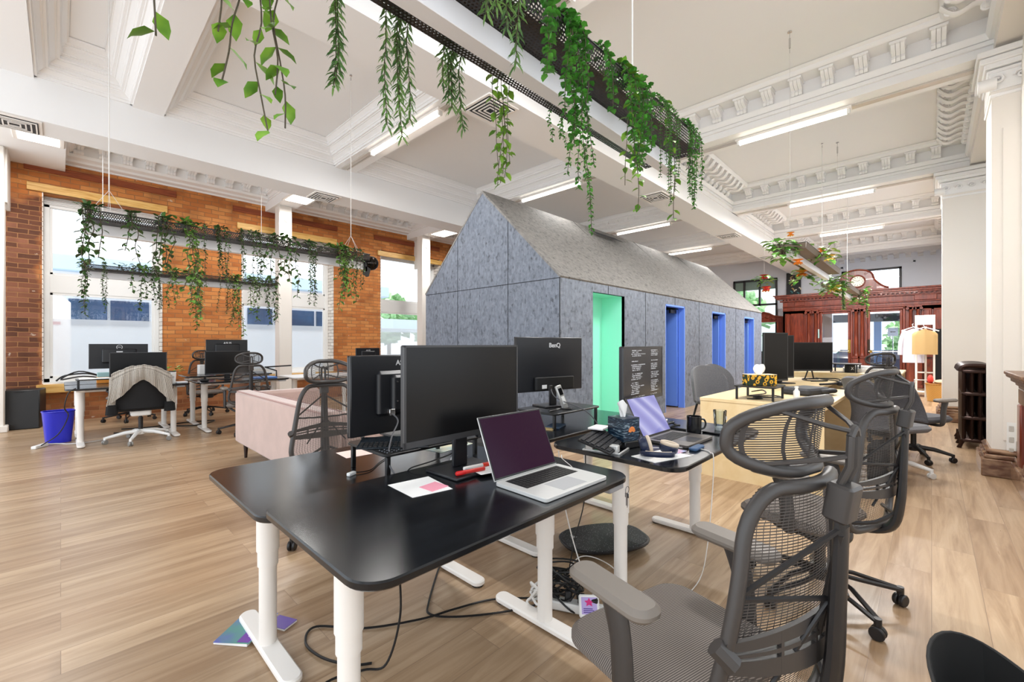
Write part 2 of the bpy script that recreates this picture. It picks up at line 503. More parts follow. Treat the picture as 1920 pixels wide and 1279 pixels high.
# brick wall with four window openings
WIN = [(-0.20, 1.26), (2.50, 4.35), (5.53, 7.36), (8.75, 10.6)]
ZS, ZT = 0.60, 3.57
mb = MB()
x = -0.62
for a, b in WIN + [(18.0, 18.0)]:
    mb.box(x, a, 9.9, 10.35, 0, CEIL)
    if a < 18: mb.box(a, b, 9.9, 10.35, 0, ZS); mb.box(a, b, 9.9, 10.35, ZT, CEIL)
    x = b
struct('wall_brick', mb, M_BRICK, 0)
mb = MB()
for a, b in WIN: mb.box(b - 0.012, b + 0.0, 9.885, 10.2, ZS, ZT); mb.box(a, a + 0.012, 9.885, 10.2, ZS, ZT)
struct('trim_1', mb, M_WBRICK, 0)
mb = MB()
for (a, b, z) in ((-0.36, 1.33, 3.57), (2.42, 4.42, 3.51), (5.45, 7.42, 3.42), (8.7, 10.7, 3.42)): mb.box(a, b, 9.86, 9.93, z, z + 0.12, 0.004)
for (a, b) in WIN: mb.box(a - 0.06, b + 0.06, 9.82, 9.93, ZS - 0.14, ZS - 0.01, 0.004)
struct('trim_2', mb, M_PINE)
mb = MB()
for (a, b, z) in ((-0.39, 1.46, 3.88), (2.35, 3.46, 3.84), (3.2, 4.44, 3.82), (5.36, 7.34, 3.80)): mb.box(a, b, 9.88, 9.93, z, z + 0.11, 0.004)
struct('trim_3', mb, M_REDWOOD)

def window(n, x0, x1, trans=(2.04, 2.34), frost=1.63, y=10.2, z0=ZS, z1=ZT, zt=3.4):
    fr = MB(); t = 0.07
    fr.box(x0, x0 + t, y - 0.04, y + 0.05, z0, z1, 0.006).box(x1 - t, x1, y - 0.04, y + 0.05, z0, z1, 0.006)
    fr.box(x0, x1, y - 0.04, y + 0.05, z0, z0 + t, 0.006).box(x0, x1, y - 0.04, y + 0.05, zt, zt + 0.05, 0.006)
    fr.box(x0, x1, y - 0.03, y + 0.04, trans[0], trans[1], 0.01)
    fr.box(x0, x1, y - 0.31, y - 0.04, z0 - 0.02, z0 + 0.01)
    o = struct('window_%d' % n, fr, M_WPLAS)
    obj('inner_frame', MB().box(x0 + t, x0 + t + .03, y - .02, y + .03, z0 + t, z1).box(x1 - t - .03, x1 - t, y - .02, y + .03, z0 + t, z1)
        .box(x0 + t, x1 - t, y - .02, y + .03, z0 + t, z0 + t + .03).box(x0 + t, x1 - t, y - .02, y + .03, trans[0] - .03, trans[0])
        .box(x0 + t, x1 - t, y - .02, y + .03, trans[1], trans[1] + .03), M_WPLAS, o)
    obj('glass_pane', MB().box(x0 + t, x1 - t, y + 0.004, y + 0.010, z0 + t, trans[0]).box(x0 + t, x1 - t, y + 0.004, y + 0.010, trans[1], zt), M_GLASS, o, 0)
    obj('frosted_film', MB().add([(x0 + t, y, z0 + t), (x1 - t, y, z0 + t), (x1 - t, y, frost), (x0 + t, y, frost)], [(0, 1, 2, 3)]), M_FROST, o, 0)
    bl = MB()
    for k in range(6):
        z = zt + 0.05 + k * (z1 - zt - 0.05) / 6
        bl.box(x0, x1, y - 0.06, y - 0.02, z, z + (z1 - zt - 0.05) / 6 - 0.004, 0.004)
    obj('roller_blind', bl, M_WPLAS, o)
for i, (a, b) in enumerate(WIN): window(i + 1, a + 0.012, b - 0.012)

# white pillars against the brick wall
for i, xc in enumerate((-0.66, 3.09, 6.42, 9.9)):
    mb = MB().box(xc - 0.12, xc + 0.12, 9.2, 9.44, 0, 3.95, 0.01)
    mb.box(xc - 0.155, xc + 0.155, 9.16, 9.47, 0, 0.09, 0.01)
    mb.box(xc - 0.02 + 0.12, xc + 0.14, 9.3, 9.9, 3.2, 3.95)
    struct('trim_%d' % (4 + i), mb, M_WALL)
    tag(obj('wall_disc', MB().at(xc + 0.02, 9.2, 3.68, rx=R(90)).cyl(0, 0, 0, 0.03, 0.05, 24, ch=0.008), M_WPLAS),
        ['round white disc high on the leftmost wall pillar', 'round white disc on the pillar between the first and second windows', 'round white disc on the pillar nearest the grey house', 'round white disc on a pillar behind the grey house'][i], 'sensor')

# main beams (boxed soffits) along the room
def prof_x(name, poly, x0, x1, m=M_CEIL):
    return struct(name, MB().prism(poly, x0, x1, 'x'), m, 30)
mb = MB().box(XB, 17.9, 2.99, 3.50, 3.63, CEIL)
mb.box(XB, 17.9, 2.975, 2.99, 3.95, 4.02).box(XB, 17.9, 2.95, 2.99, 4.02, 4.06)
mb.box(XB, 17.9, 6.95, 7.45, 3.64, CEIL)
struct('trim_10', mb, M_CEIL, 0)

# stepped moulding profiles, drawn from the beam face outward and upward (d, z)
def steps(z0, z1, d0, n):
    """a stair of small coves from (0,z0) to (d0,z1)"""
    pts = [(0, z0)]
    for k in range(n):
        a = k / n; b = (k + 1) / n
        za = z0 + (z1 - z0) * a; zb = z0 + (z1 - z0) * b
        da = d0 * a; db = d0 * b
        pts += [(da + 0.022, za), (da + 0.022, za + (zb - za) * 0.30), (da + 0.034, za + (zb - za) * 0.34), (da + 0.036, za + (zb - za) * 0.55), (db - 0.014, za + (zb - za) * 0.88), (db - 0.002, zb - 0.012), (db, zb - 0.002)]
    pts += [(d0, z1 + 0.001), (0, z1 + 0.001)]
    return pts
def mould_x(mb, poly, y, s, x0, x1):
    mb.prism([(y + s * d, z) for d, z in (poly if s > 0 else poly[::-1])], x0, x1, 'x')
def mould_y(mb, poly, x, s, y0, y1):
    mb.prism([(x + s * d, z) for d, z in (poly if s < 0 else poly[::-1])], y0, y1, 'y')

# cross beams of the middle bay
mid = MB()
MIDB = [(-0.75, -0.2), (0.60, 0.90), (3.08, 3.42), (6.15, 6.48), (9.72, 10.06), (12.9, 13.25), (16.4, 16.75)]
for a, b in MIDB: mid.box(a, b, 3.5, 6.95, 4.08, CEIL)
st = steps(4.10, 4.395, 0.26, 3)
for (a, b) in zip(MIDB[:-1], MIDB[1:]):
    x0, x1 = a[1], b[0]
    mould_x(mid, st, 3.5, 1, x0, x1); mould_x(mid, st, 6.95, -1, x0, x1)
    mould_y(mid, st, x0, 1, 3.5, 6.95); mould_y(mid, st, x1, -1, 3.5, 6.95)
st2 = steps(4.30, 4.395, 0.30, 3)
mould_x(mid, [(d * 1.8, z) for d, z in st2], 6.95, -1, -0.2, 0.6)
mould_y(mid, [(d * 0.9, z) for d, z in st2], 0.6, -1, 3.5, 6.95)
struct('trim_11', mid, M_TRIM, 35)

# modillion (small scroll bracket), local: projects toward -y, width along x
def modillion(mb, w_=0.11, d=0.17, h=0.17):
    pr = [(0.0, 0), (-0.02, -0.0), (-0.055, 0.012), (-0.07, 0.04), (-0.055, 0.07), (-0.10, 0.085), (-0.14, 0.10), (-0.165, 0.125), (-d, h - 0.03), (-d - 0.012, h - 0.03), (-d - 0.012, h), (0, h)]
    for k in range(3):
        a = -w_ / 2 + w_ * (k + 0.04) / 3; b = -w_ / 2 + w_ * (k + 0.96) / 3
        mb.prism([(y, z) for y, z in pr[::-1]], a, b, 'x')
    mb.box(-w_ / 2 - 0.012, w_ / 2 + 0.012, -d - 0.018, 0.0, h - 0.025, h)
def scroll(mb, w_=0.09):
    """s shaped console bracket lying under the ceiling edge, runs toward -y"""
    path = []
    for k in range(15):
        t = k / 14
        path.append((0, -0.02 - 0.34 * t, 0.20 - 0.17 * (1 - t) + 0.055 * math.sin(2 * PI * t)))
    mb.tube(path, 1.0, 8, flat=(0.018, w_ / 2), up=(0, 0, 1))
    for (cy, cz, rr) in ((-0.065, 0.075, 0.052), (-0.30, 0.135, 0.045)):
        sp = []
        for k in range(16):
            t = k / 15; a = 2 * PI * 1.3 * t
            q = rr * (1 - 0.75 * t)
            sp.append((0, cy + q * math.cos(a), cz + q * math.sin(a)))
        mb.tube(sp, 1.0, 6, flat=(0.009, w_ / 2), up=(1, 0, 0.01)) if False else mb.tube(sp, 0.012, 6)
    mb.box(-w_ / 2, w_ / 2, -0.10, -0.03, 0.05, 0.12, 0.02)

# right bay: beams across, modillion cornices on their near faces, scroll brackets on the two long sides
RB = [(2.55, 2.93), (6.10, 6.48), (9.68, 10.06), (12.9, 13.25), (16.4, 16.8)]
YR = -0.42
rb = MB(); md = MB()
for a, b in RB + [(-1.0, -0.6)]:
    rb.box(a, b, YR - 0.3, 2.99, 3.95, CEIL)
    # panelled soffit lip
    rb.box(a - 0.015, a, YR, 2.99, 3.95, 3.99).box(b, b + 0.015, YR, 2.99, 3.95, 3.99)
    rb.box(a - 0.03, a, YR, 2.99, 4.04, 4.08).box(b, b + 0.03, YR, 2.99, 4.04, 4.08)
cov = [(0, 4.08), (0.03, 4.09), (0.05, 4.13), (0.055, 4.15), (0.0, 4.15)]
shelf = [(0, 4.32), (0.20, 4.325), (0.22, 4.345), (0.225, 4.37), (0.26, 4.395), (0.0, 4.401)]
for (a, b), (a2, b2) in zip([(-1.0, -0.6)] + RB[:-1], RB):
    x0, x1 = b, a2
    for (edge, s) in ((x1, -1), (x0, 1)):
        mould_y(rb, cov, edge, s, YR, 2.99); mould_y(rb, shelf, edge, s, YR, 2.99)
    n = 10
    for k in range(n):
        y = -0.05 + k * (2.70 / (n - 1)) - 0.0
        md.at(x1, y, 4.15, rz=PI / 2 + PI); modillion(md)
        md.at(x0, y, 4.15, rz=PI / 2); modillion(md)
    # long sides: wide shelf with scroll consoles
    wide = [(0, 4.32), (0.34, 4.33), (0.36, 4.35), (0.37, 4.395), (0.0, 4.401)]
    mould_x(rb, wide, 2.99, -1, x0, x1); mould_x(rb, wide, YR, 1, x0, x1)
    mould_x(rb, cov, 2.99, -1, x0, x1); mould_x(rb, cov, YR, 1, x0, x1)
    nn = int((x1 - x0 - 0.5) / 0.22)
    for k in range(nn):
        xx = x0 + 0.30 + k * 0.22
        md.at(xx, 2.99, 4.12); scroll(md)
        md.at(xx, YR, 4.12, rz=PI); scroll(md)
struct('trim_12', rb, M_TRIM, 35)
struct('trim_13', md, M_TRIM, 35)
# further modillion rows on the middle bay beams beyond the house
md = MB()
for (a, b), (a2, b2) in zip(MIDB[3:-1], MIDB[4:]):
    x1 = a2
    mould_y(md, [(0, 4.31), (0.22, 4.32), (0.24, 4.395), (0, 4.401)], x1, -1, 3.5, 6.95)
    for k in range(12):
        md.at(x1 - 0.0, 3.75 + k * 0.27, 4.14, rz=PI / 2 + PI); modillion(md)
struct('trim_14', md, M_TRIM, 35)

# left bay: cross beams, cornice with modillions along the brick wall
lb = MB(); md = MB()
LB = [(-0.85, 0.05), (2.93, 3.30), (6.30, 6.70), (9.7, 10.1), (13.0, 13.4)]
for a, b in LB: lb.box(a, b, 7.45, 9.9, 3.95, CEIL)
corn = [(0, 3.93), (0.02, 3.935), (0.03, 3.97), (0.10, 3.985), (0.12, 4.02), (0.22, 4.06), (0.24, 4.10), (0.25, 4.14), (0.50, 4.36), (0.53, 4.37), (0.56, 4.40), (0.0, 4.401)]
corn2 = [(0, 4.06), (0.02, 4.065), (0.03, 4.085), (0.14, 4.095), (0.16, 4.125), (0.27, 4.14), (0.29, 4.165), (0.30, 4.18), (0.0, 4.18)]
for (a, b), (a2, b2) in zip(LB[:-1], LB[1:]):
    x0, x1 = b, a2
    mould_x(lb, corn2, 9.9, -1, x0, x1)
    mould_x(lb, [(0, 4.315), (0.50, 4.32), (0.53, 4.34), (0.56, 4.395), (0, 4.401)], 9.9, -1, x0, x1)
    lb.box(x0, x1, 9.62, 9.9, 4.15, 4.35)
    mould_x(lb, steps(4.12, 4.395, 0.2, 3), 7.45, 1, x0, x1)
    mould_y(lb, steps(4.12, 4.395, 0.2, 3), x0, 1, 7.45, 9.9); mould_y(lb, steps(4.12, 4.395, 0.2, 3), x1, -1, 7.45, 9.9)
    n = int((x1 - x0) / 0.27)
    for k in range(n):
        md.at(x0 + (k + 0.5) * (x1 - x0) / n, 9.62, 4.175); modillion(md, 0.12, 0.2, 0.14)
struct('trim_15', lb, M_TRIM, 35)
struct('trim_16', md, M_TRIM, 35)

# right wall: recessed wall, two pilaster piers, window slit, capitals
mb = MB()
mb.box(6.30, 9.65, -1.15, -0.95, 0, 1.86).box(6.30, 9.65, -1.15, -0.95, 3.58, CEIL).box(6.30, 6.62, -1.15, -0.95, 1.86, 3.58)
mb.box(10.3, 18, -0.62, -0.42, 0, 1.86).box(10.3, 18, -0.62, -0.42, 3.58, CEIL)
for a, b in ((10.3, 10.8), (13.0, 13.4), (15.8, 18)): mb.box(a, b, -0.62, -0.42, 1.86, 3.58)  # unseen openings between these piers, added to bring daylight to the entry
mb.box(6.30, 17.9, -1.2, YR, 3.95, CEIL)
mb.box(4.2, 6.35, -1.2, YR, 3.95, CEIL)
mb.box(XB, 3.9, -1.3, -1.15, 0, 0.85).box(XB, 3.9, -1.3, -1.15, 3.7, CEIL)
for a, b in ((3.5, 3.9), (1.3, 1.65), (-0.9, -0.55), (XB, -2.6)): mb.box(a, b, -1.3, -1.15, 0.85, 3.7)
struct('wall_right', mb, M_WALL, 0)
for n_, (a, b) in enumerate(((1.65, 3.5), (-0.55, 1.3), (-2.6, -0.9))):
    fr = MB()
    for xx in (a, (a + b) / 2 - .02, b - .04): fr.box(xx, xx + .04, -1.25, -1.2, 0.85, 3.7)
    for zz in (0.85, 2.4, 3.66): fr.box(a, b, -1.25, -1.2, zz, zz + .04)
    struct('window_%d' % (8 + n_), fr, M_WPLAS)
mb = MB().box(9.65, 10.35, -1.2, -0.121, 0, 3.95)
struct('trim_17', mb, M_WALL, 0)
mb = MB().box(6.0, 6.55, -1.2, -0.40, 0, 3.95)
mb.box(5.985, 6.0, -0.90, -0.47, 0.34, 3.2)
struct('trim_18', mb, M_WALL, 0)
mb = MB().box(3.9, 6.0, -1.2, -0.58, 0, 3.95)
struct('trim_19', mb, M_WALL, 0)
# capitals
mb = MB()
for (xa, xb, yf, yb) in ((9.65, 10.35, -0.121, -1.15), (6.0, 6.55, -0.40, -1.15)):
    for (z, p) in ((3.50, 0.015), (3.54, 0.0), (3.72, 0.03), (3.76, 0.05), (3.80, 0.08), (3.86, 0.10)):
        if p: mb.box(xa - p, xb + p, yb, yf + p, z, z + (0.03 if p < 0.05 else 0.055), 0.008)
    mb.box(xa - 0.012, xb + 0.012, yb, yf + 0.012, 3.56, 3.72)
    for k in range(4):
        y = yf - 0.04 - k * 0.14
        sp = [(xa - 0.03, y + 0.045 * (1 - t / 14) * math.cos(t * 0.75), 3.65 + 0.045 * (1 - t / 14) * math.sin(t * 0.75)) for t in range(13)]
        mb.tube(sp, 0.010, 6)
    mb.at(xa - 0.02, yf + 0.03, 3.62, rx=R(90)).cyl(0, 0, -0.06, 0.06, 0.055, 14); mb.at()
struct('trim_20', mb, M_TRIM)
# marble bases of the piers
mb = MB()
for (xa, xb, yf, yb) in ((9.65, 10.35, -0.121, -1.15), (6.0, 6.55, -0.40, -1.15), (3.9, 6.0, -0.58, -1.15)):
    mb.box(xa - 0.07, xb + 0.02, yb, yf + 0.07, 0, 0.16, 0.008)
    mb.box(xa - 0.05, xb + 0.01, yb, yf + 0.05, 0.16, 0.20, 0.012)
    mb.box(xa - 0.035, xb, yb, yf + 0.035, 0.20, 0.25, 0.02)
struct('baseboard_right', mb, M_MARBLE)
struct('wall_left', MB().box(XB, -0.62, 9.9, 10.35, 0, CEIL), M_WALL, 0)
# high window in the recess and its trim
mb = MB().box(6.6, 9.6, -0.95, -0.88, 1.84, 1.90, 0.01).box(6.6, 9.6, -0.95, -0.90, 1.76, 1.84, 0.01)
for xx in (6.6, 7.55, 8.5, 9.5): mb.box(xx, xx + 0.09, -0.95, -0.9, 1.9, 3.6, 0.01)
mb.box(6.6, 9.6, -0.95, -0.9, 3.55, 3.65, 0.01)
o = struct('window_5', mb, M_WPLAS)
obj('glass_pane', MB().box(6.62, 9.62, -1.05, -1.044, 1.9, 3.56), M_GLASS, o, 0)

# front wall far behind the vestibule
mb = MB(); XF = 17.9
mb.box(XF, XF + 0.25, 3.9, 4.0, 0, CEIL).box(XF, XF + .25, 3.75, 3.9, 0, CEIL)
mb.box(XF, XF + .25, 4.0, 5.45, 3.62, CEIL).box(XF, XF + .25, 5.45, 10, 0, CEIL)
mb.box(XF, XF + .25, 2.10, 3.75, 2.85, CEIL).box(XF, XF + .25, 0.70, 2.10, 3.57, CEIL)
mb.box(XF, XF + .25, -1.2, 0.70, 2.85, CEIL).box(XF, XF + .25, -1.2, 0.30, 0, 2.85).box(XF, XF + .25, 2.4, 3.75, 0, 2.85)
mb.box(XF - 0.02, XF, 0.35, 0.40, 2.8, 3.75).box(XF - 0.02, XF, 2.1, 2.15, 2.8, 3.75).box(XF - 0.02, XF, 0.35, 2.15, 3.70, 3.75)
struct('wall_front', mb, mat('white wall paint with daylight blue', 'eef1f8', 0.6), 0)  # blue cast of the daylight is put into this wall colour
mb = MB()
for k in range(12): mb.at(XF, -0.3 + k * 0.27, 3.86, rz=PI / 2 + PI); modillion(mb, 0.12, 0.15, 0.14)
mb.at(); mould_y(mb, [(0, 3.99), (0.2, 4.0), (0.24, 4.06), (0.26, 4.1), (0, 4.1)], XF, -1, -0.5, 3.7)
struct('trim_21', mb, M_TRIM)
# dark framed window on the left of the entry
mb = MB(); XW = XF
M_DKF = mat('dark bronze window frame', '1c1412', 0.4)
for y in (4.02, 4.56, 5.08, 5.43): mb.box(XW - 0.05, XW + .03, y - 0.03, y + 0.03, 0.4, 3.6) if y in (4.02, 5.43) else mb.box(XW - 0.05, XW + .03, y - 0.03, y + 0.03, 2.62, 3.6)
for z in (3.57, 2.66): mb.box(XW - 0.05, XW + .03, 4.0, 5.45, z - 0.035, z + 0.035)
mb.box(XW - 0.05, XW + .03, 4.84, 4.90, 0.4, 2.66)
mb.box(XW - 0.05, XW + .03, 4.0, 5.45, 0.85, 0.95)
o = struct('window_6', mb, M_DKF)
obj('glass_pane', MB().box(XW + 0.05, XW + 0.056, 4.0, 5.45, 0.9, 3.6), M_GLASS, o, 0)
obj('green_shade', MB().box(XW + 0.02, XW + 0.024, 4.0, 5.45, 3.22, 3.54), mat('sage green roller shade', '8fa69c', 0.7, trans=0), o, 0)
obj('lower_wall', MB().box(XW, XW + .2, 4.0, 5.45, 0, 0.9), M_WALL, o, 0)
mb = MB().box(XF - 0.03, XF, 0.66, 0.72, 2.9, 3.6).box(XF - 0.03, XF, 2.08, 2.14, 2.9, 3.6).box(XF - .03, XF, 0.66, 2.14, 3.54, 3.6)
o = struct('window_7', mb, M_DKF)
obj('glass_pane', MB().box(XF + 0.05, XF + 0.056, 0.7, 2.1, 2.8, 3.6), M_GLASS, o, 0)

# outside the brick wall: street, white van, low building, trees
M_LEAF = mat('sunlit tree leaves', '7fae74', 0.8, col2='b4d8a8', nscale=6)
tag(obj('street', MB().box(-14, 40, 10.6, 60, -0.5, -0.4).box(18.2, 60, -20, 60, -0.5, -0.4), mat('pale asphalt', 'b8bcc0', 0.9)), 'pale street pavement outside the windows', 'street')
t = thing('office_building', 'low pale building with blue grey window band across the street', 'building', (0, 17.5, -0.4))
obj('wall', MB().box(-1.2, 9.5, 0, 4, 0, 3.05), mat('pale siding', 'c9d3dc', 0.8), t)
obj('roof', MB().box(-8, 10, -0.4, 4.4, 3.65, 4.1, 0.03), mat('pale blue roof fascia', 'b9d4e8', 0.6), t)
obj('awning_wall', MB().box(-8, 9.6, -0.05, 4, 3.05, 3.7), mat('white fascia', 'eef2f6', 0.6), t)
mw = mat('dark blue window band', '2c4a6c', 0.2, noise=0.3, nscale=1.5)
for a, b in ((0.15, 0.95), (1.02, 1.9), (4.6, 5.4), (5.5, 6.9), (7.0, 8.2)): obj('window', MB().box(a, b, -0.06, 0.0, 2.15, 2.9), mw, t)
t = thing('delivery_van', 'white van with a red tail light parked outside the left window', 'van', (-0.3, 13.0, -0.4))
obj('body', MB().box(-3.2, 0.45, 0, 1.9, 0.35, 2.72, 0.22), mat('white van paint', 'f4f6f8', 0.3), t)
obj('tail_light', MB().box(0.14, 0.30, -0.012, 0.02, 2.02, 2.08), mat('red tail light', 'c01818', 0.3), t)
for xx in (-2.5, -0.3): obj('wheel', MB().at(xx, 0.05, 0.35, rx=R(90)).cyl(0, 0, -0.1, 0.1, 0.34, 20), M_BLACK, t)
def tree(x, y, z, s, label, seed):
    random.seed(seed)
    t = thing('leafy_tree', label, 'tree', (x, y, -0.4), 0, 'trees across the street')
    mb = MB()
    for k in range(260):
        a = random.uniform(0, 2 * PI); q = random.random() ** 0.5; h_ = random.uniform(-1, 1)
        rr = s * math.sqrt(max(0, 1 - h_ * h_)) * q
        c = Vector((rr * math.cos(a), rr * math.sin(a), z + s * 0.9 * h_))
        u = Vector((random.uniform(-1, 1), random.uniform(-1, 1), random.uniform(-1, 1))).normalized() * s * 0.2
        v = u.cross(Vector((random.random(), random.random(), random.random()))).normalized() * s * 0.16
        mb.add([c - u, c - v, c + u, c + v], [(0, 1, 2, 3)])
    obj('crown', mb, M_LEAF, t, 0)
    obj('trunk', MB().cyl(0, 0, 0, z, 0.12, 8), mat('grey bark', '6a5c50', 0.9), t)
tree(-1.6, 24, 5.0, 1.5, 'leafy tree at the left edge of the left brick wall window', 3)
tree(14.0, 24, 3.2, 1.6, 'rounded leafy tree in the window beside the grey house', 4)
tree(17.8, 24.5, 3.3, 1.9, 'darker leafy tree close to the pillar in the third window', 5)
tree(27, 8.5, 2.9, 2.2, 'leafy tree outside the dark framed entry window', 6)
tree(29.4, 0.9, 1.9, 1.0, 'leafy tree seen through the right entry door', 8)
tag(obj('carport_roof', MB().box(11, 20, 21.5, 22.5, 1.9, 2.6), mat('pale carport fascia', 'c4d4de', 0.6)), 'pale flat carport roof outside the third window', 'carport')
tag(obj('stone_building', MB().box(30, 34, 4, 22, -0.4, 6.0), mat('pale distant facade', 'dfe8ec', 0.8)), 'pale distant facade outside the entry windows', 'building')

# ================================================================== grey house shaped meeting pod
HX0, HX1, HY0, HY1, HE, HR = 4.40, 13.50, 3.40, 6.32, 2.068, 3.485
HM = (HY0 + HY1) / 2
M_SEAM = mat('dark panel joint', '1d1f24', 0.8)
M_MINT = mat('mint green paint', 'a8ffe6', 0.5)
M_BLUE = mat('bright blue paint', '6f9bff', 0.45)
M_DBLUE = mat('deep blue interior paint', '123a86', 0.5)
t = thing('meeting_pod', 'long grey house shaped meeting pod of strand board with a pitched roof', 'meeting pod', (0, 0, 0))
gable = [(HY0, 0), (HY1, 0), (HY1, HE), (HM, HR), (HY0, HE)]
obj('gable_wall', MB().prism(gable, HX0, HX0 + 0.03, 'x'), M_OSB, t, 0)
obj('gable_wall', MB().prism(gable, HX1 - 0.03, HX1, 'x'), M_OSB, t, 0)
doors = [(5.15, 6.02, 1.949), (7.453, 8.30, 1.932), (9.73, 10.58, 1.92), (11.965, 12.80, 1.905)]
mb = MB(); x = HX0 + 0.03
for a, b, z in doors + [(HX1 - 0.03, 0, 0)]:
    mb.box(x, a, HY0, HY0 + 0.05, 0, HE)
    if b: mb.box(a, b, HY0, HY0 + 0.05, z, HE)
    x = b
obj('side_wall', mb, M_OSB, t, 0)
obj('side_wall', MB().box(HX0 + .03, HX1 - .03, HY1 - 0.05, HY1, 0, HE), M_OSB, t, 0)
th = 0.04
mb = MB().prism([(HY0 - 0.0, HE), (HM, HR), (HM, HR + th), (HY0 - 0.02, HE + 0.018)], HX0 - 0.005, HX1 + 0.005, 'x')
obj('roof_slope', mb, M_OSBR, t, 0)
mb = MB().prism([(HM, HR), (HY1, HE), (HY1 + 0.02, HE + 0.018), (HM, HR + th)], HX0 - 0.005, HX1 + 0.005, 'x')
obj('roof_slope', mb, M_OSBR, t, 0)
# joints
mb = MB(); s = 0.004; q = 0.003
for y in (4.322, 5.448):
    zt = HE + (HR - HE) * (1 - abs(y - HM) / (HM - HY0))
    mb.box(HX0 - q, HX0 + 0.01, y - s, y + s, 0, zt)
mb.box(HX0 - q, HX0 + 0.01, HY0, HY1, 2.06, 2.068)
mb.box(HX0 - q, HX0 + 0.006, HY0 - q, HY0 + 0.006, 0, HE)
for k in range(1, 8):
    xx = HX0 + 1.15 * k
    z0 = 0
    for a, b, z in doors:
        if a - .02 < xx < b + .02: z0 = z
    mb.box(xx - s, xx + s, HY0 - q, HY0 + 0.01, z0, HE)
def slope_pt(d): return (HY0 - 0.0 + (HM - HY0) * d, HE + 0.012 + (HR + th - HE - 0.012) * d)
def roof_line(x0, d0, x1, d1, w_=0.004):
    a = slope_pt(d0); b = slope_pt(d1)
    mb.tube([(x0, a[0], a[1] + 0.003), (x1, b[0], b[1] + 0.003)], w_, 5)
for k in range(1, 4): roof_line(HX0 + 2.3 * k, 0, HX0 + 2.3 * k, 1)
roof_line(HX0, 0.66, HX1, 0.66)
obj('panel_joints', mb, M_SEAM, t, 0)
# niche and door openings
a, b, z = doors[0]
obj('green_niche', MB().box(a - .01, a, HY0 + 0.002, HY0 + 0.42, 0, z).box(b, b + .01, HY0 + .002, HY0 + 0.42, 0, z).box(a, b, HY0 + 0.41, HY0 + 0.42, 0, z).box(a, b, HY0 + .002, HY0 + 0.42, z, z + .01), M_MINT, t, 0)
for i, (a, b, z) in enumerate(doors[1:]):
    fr = MB().box(a, a + 0.02, HY0 + 0.001, HY0 + 0.12, 0, z).box(b - 0.03, b, HY0 + 0.001, HY0 + 0.12, 0, z).box(a, b, HY0 + 0.001, HY0 + 0.12, z - 0.03, z)
    obj('door_frame', fr, M_BLUE, t)
    obj('door_leaf', MB().box(b - 0.08, b - 0.035, HY0 + 0.125, HY0 + 0.72, 0.02, z - 0.05, 0.004), M_BLUE, t)
    obj('door_handle', MB().tube([(b - 0.09, HY0 + 0.62, 1.0), (b - 0.13, HY0 + 0.62, 1.0), (b - 0.13, HY0 + 0.52, 1.0)], 0.008, 6), M_CHROME, t)
    ins = MB().box(a - 0.3, b + 0.6, HY0 + 1.3, HY0 + 1.32, 0.95, z + .1).box(b + 0.62, b + .64, HY0 + .1, HY0 + 1.32, 0.95, z + .1)
    obj('inner_wall', ins, mat('sage grey interior paint', '6f8079', 0.6) if i == 0 else M_DBLUE, t, 0)
    obj('inner_dado', MB().box(a - 0.3, b + 0.6, HY0 + 1.29, HY0 + 1.33, 0, 0.95).box(b + 0.61, b + .65, HY0 + .1, HY0 + 1.32, 0, 0.95), M_DBLUE, t, 0)
    obj('door_closer', MB().box(b - 0.34, b - 0.09, HY0 + 0.13, HY0 + 0.17, z - 0.13, z - 0.06, 0.006), M_BLACK, t)
tag(obj('wall_bracket_lamp', MB().box(7.75, 7.98, HY0 + 1.26, HY0 + 1.29, 1.56, 1.60, .004).box(7.95, 8.02, HY0 + 1.23, HY0 + 1.285, 1.52, 1.62, .006), M_WPLAS), 'small white wall bracket inside the first blue doorway', 'bracket')
tag(obj('fire_extinguisher', MB().at(8.42, HY0 + 0.95, 0).lathe([(0.06, 0.0), (0.075, 0.03), (0.075, 0.36), (0.05, 0.43), (0.02, 0.46), (0.025, 0.50), (0, 0.5)], 14), mat('orange red enamel', 'c2401f', 0.35)), 'orange red cylinder standing inside the first blue doorway', 'extinguisher')

# roof vent slots
tag(obj('roof_vent', MB().prism([(4.60, 3.335), (4.66, 3.375), (4.66, 3.381), (4.60, 3.341)], 7.0, 7.9, 'x').prism([(4.50, 3.275), (4.56, 3.315), (4.56, 3.321), (4.50, 3.281)], 7.0, 7.9, 'x'), M_SEAM), 'dark double slot vent lying on the pod roof near the ridge', 'vent')

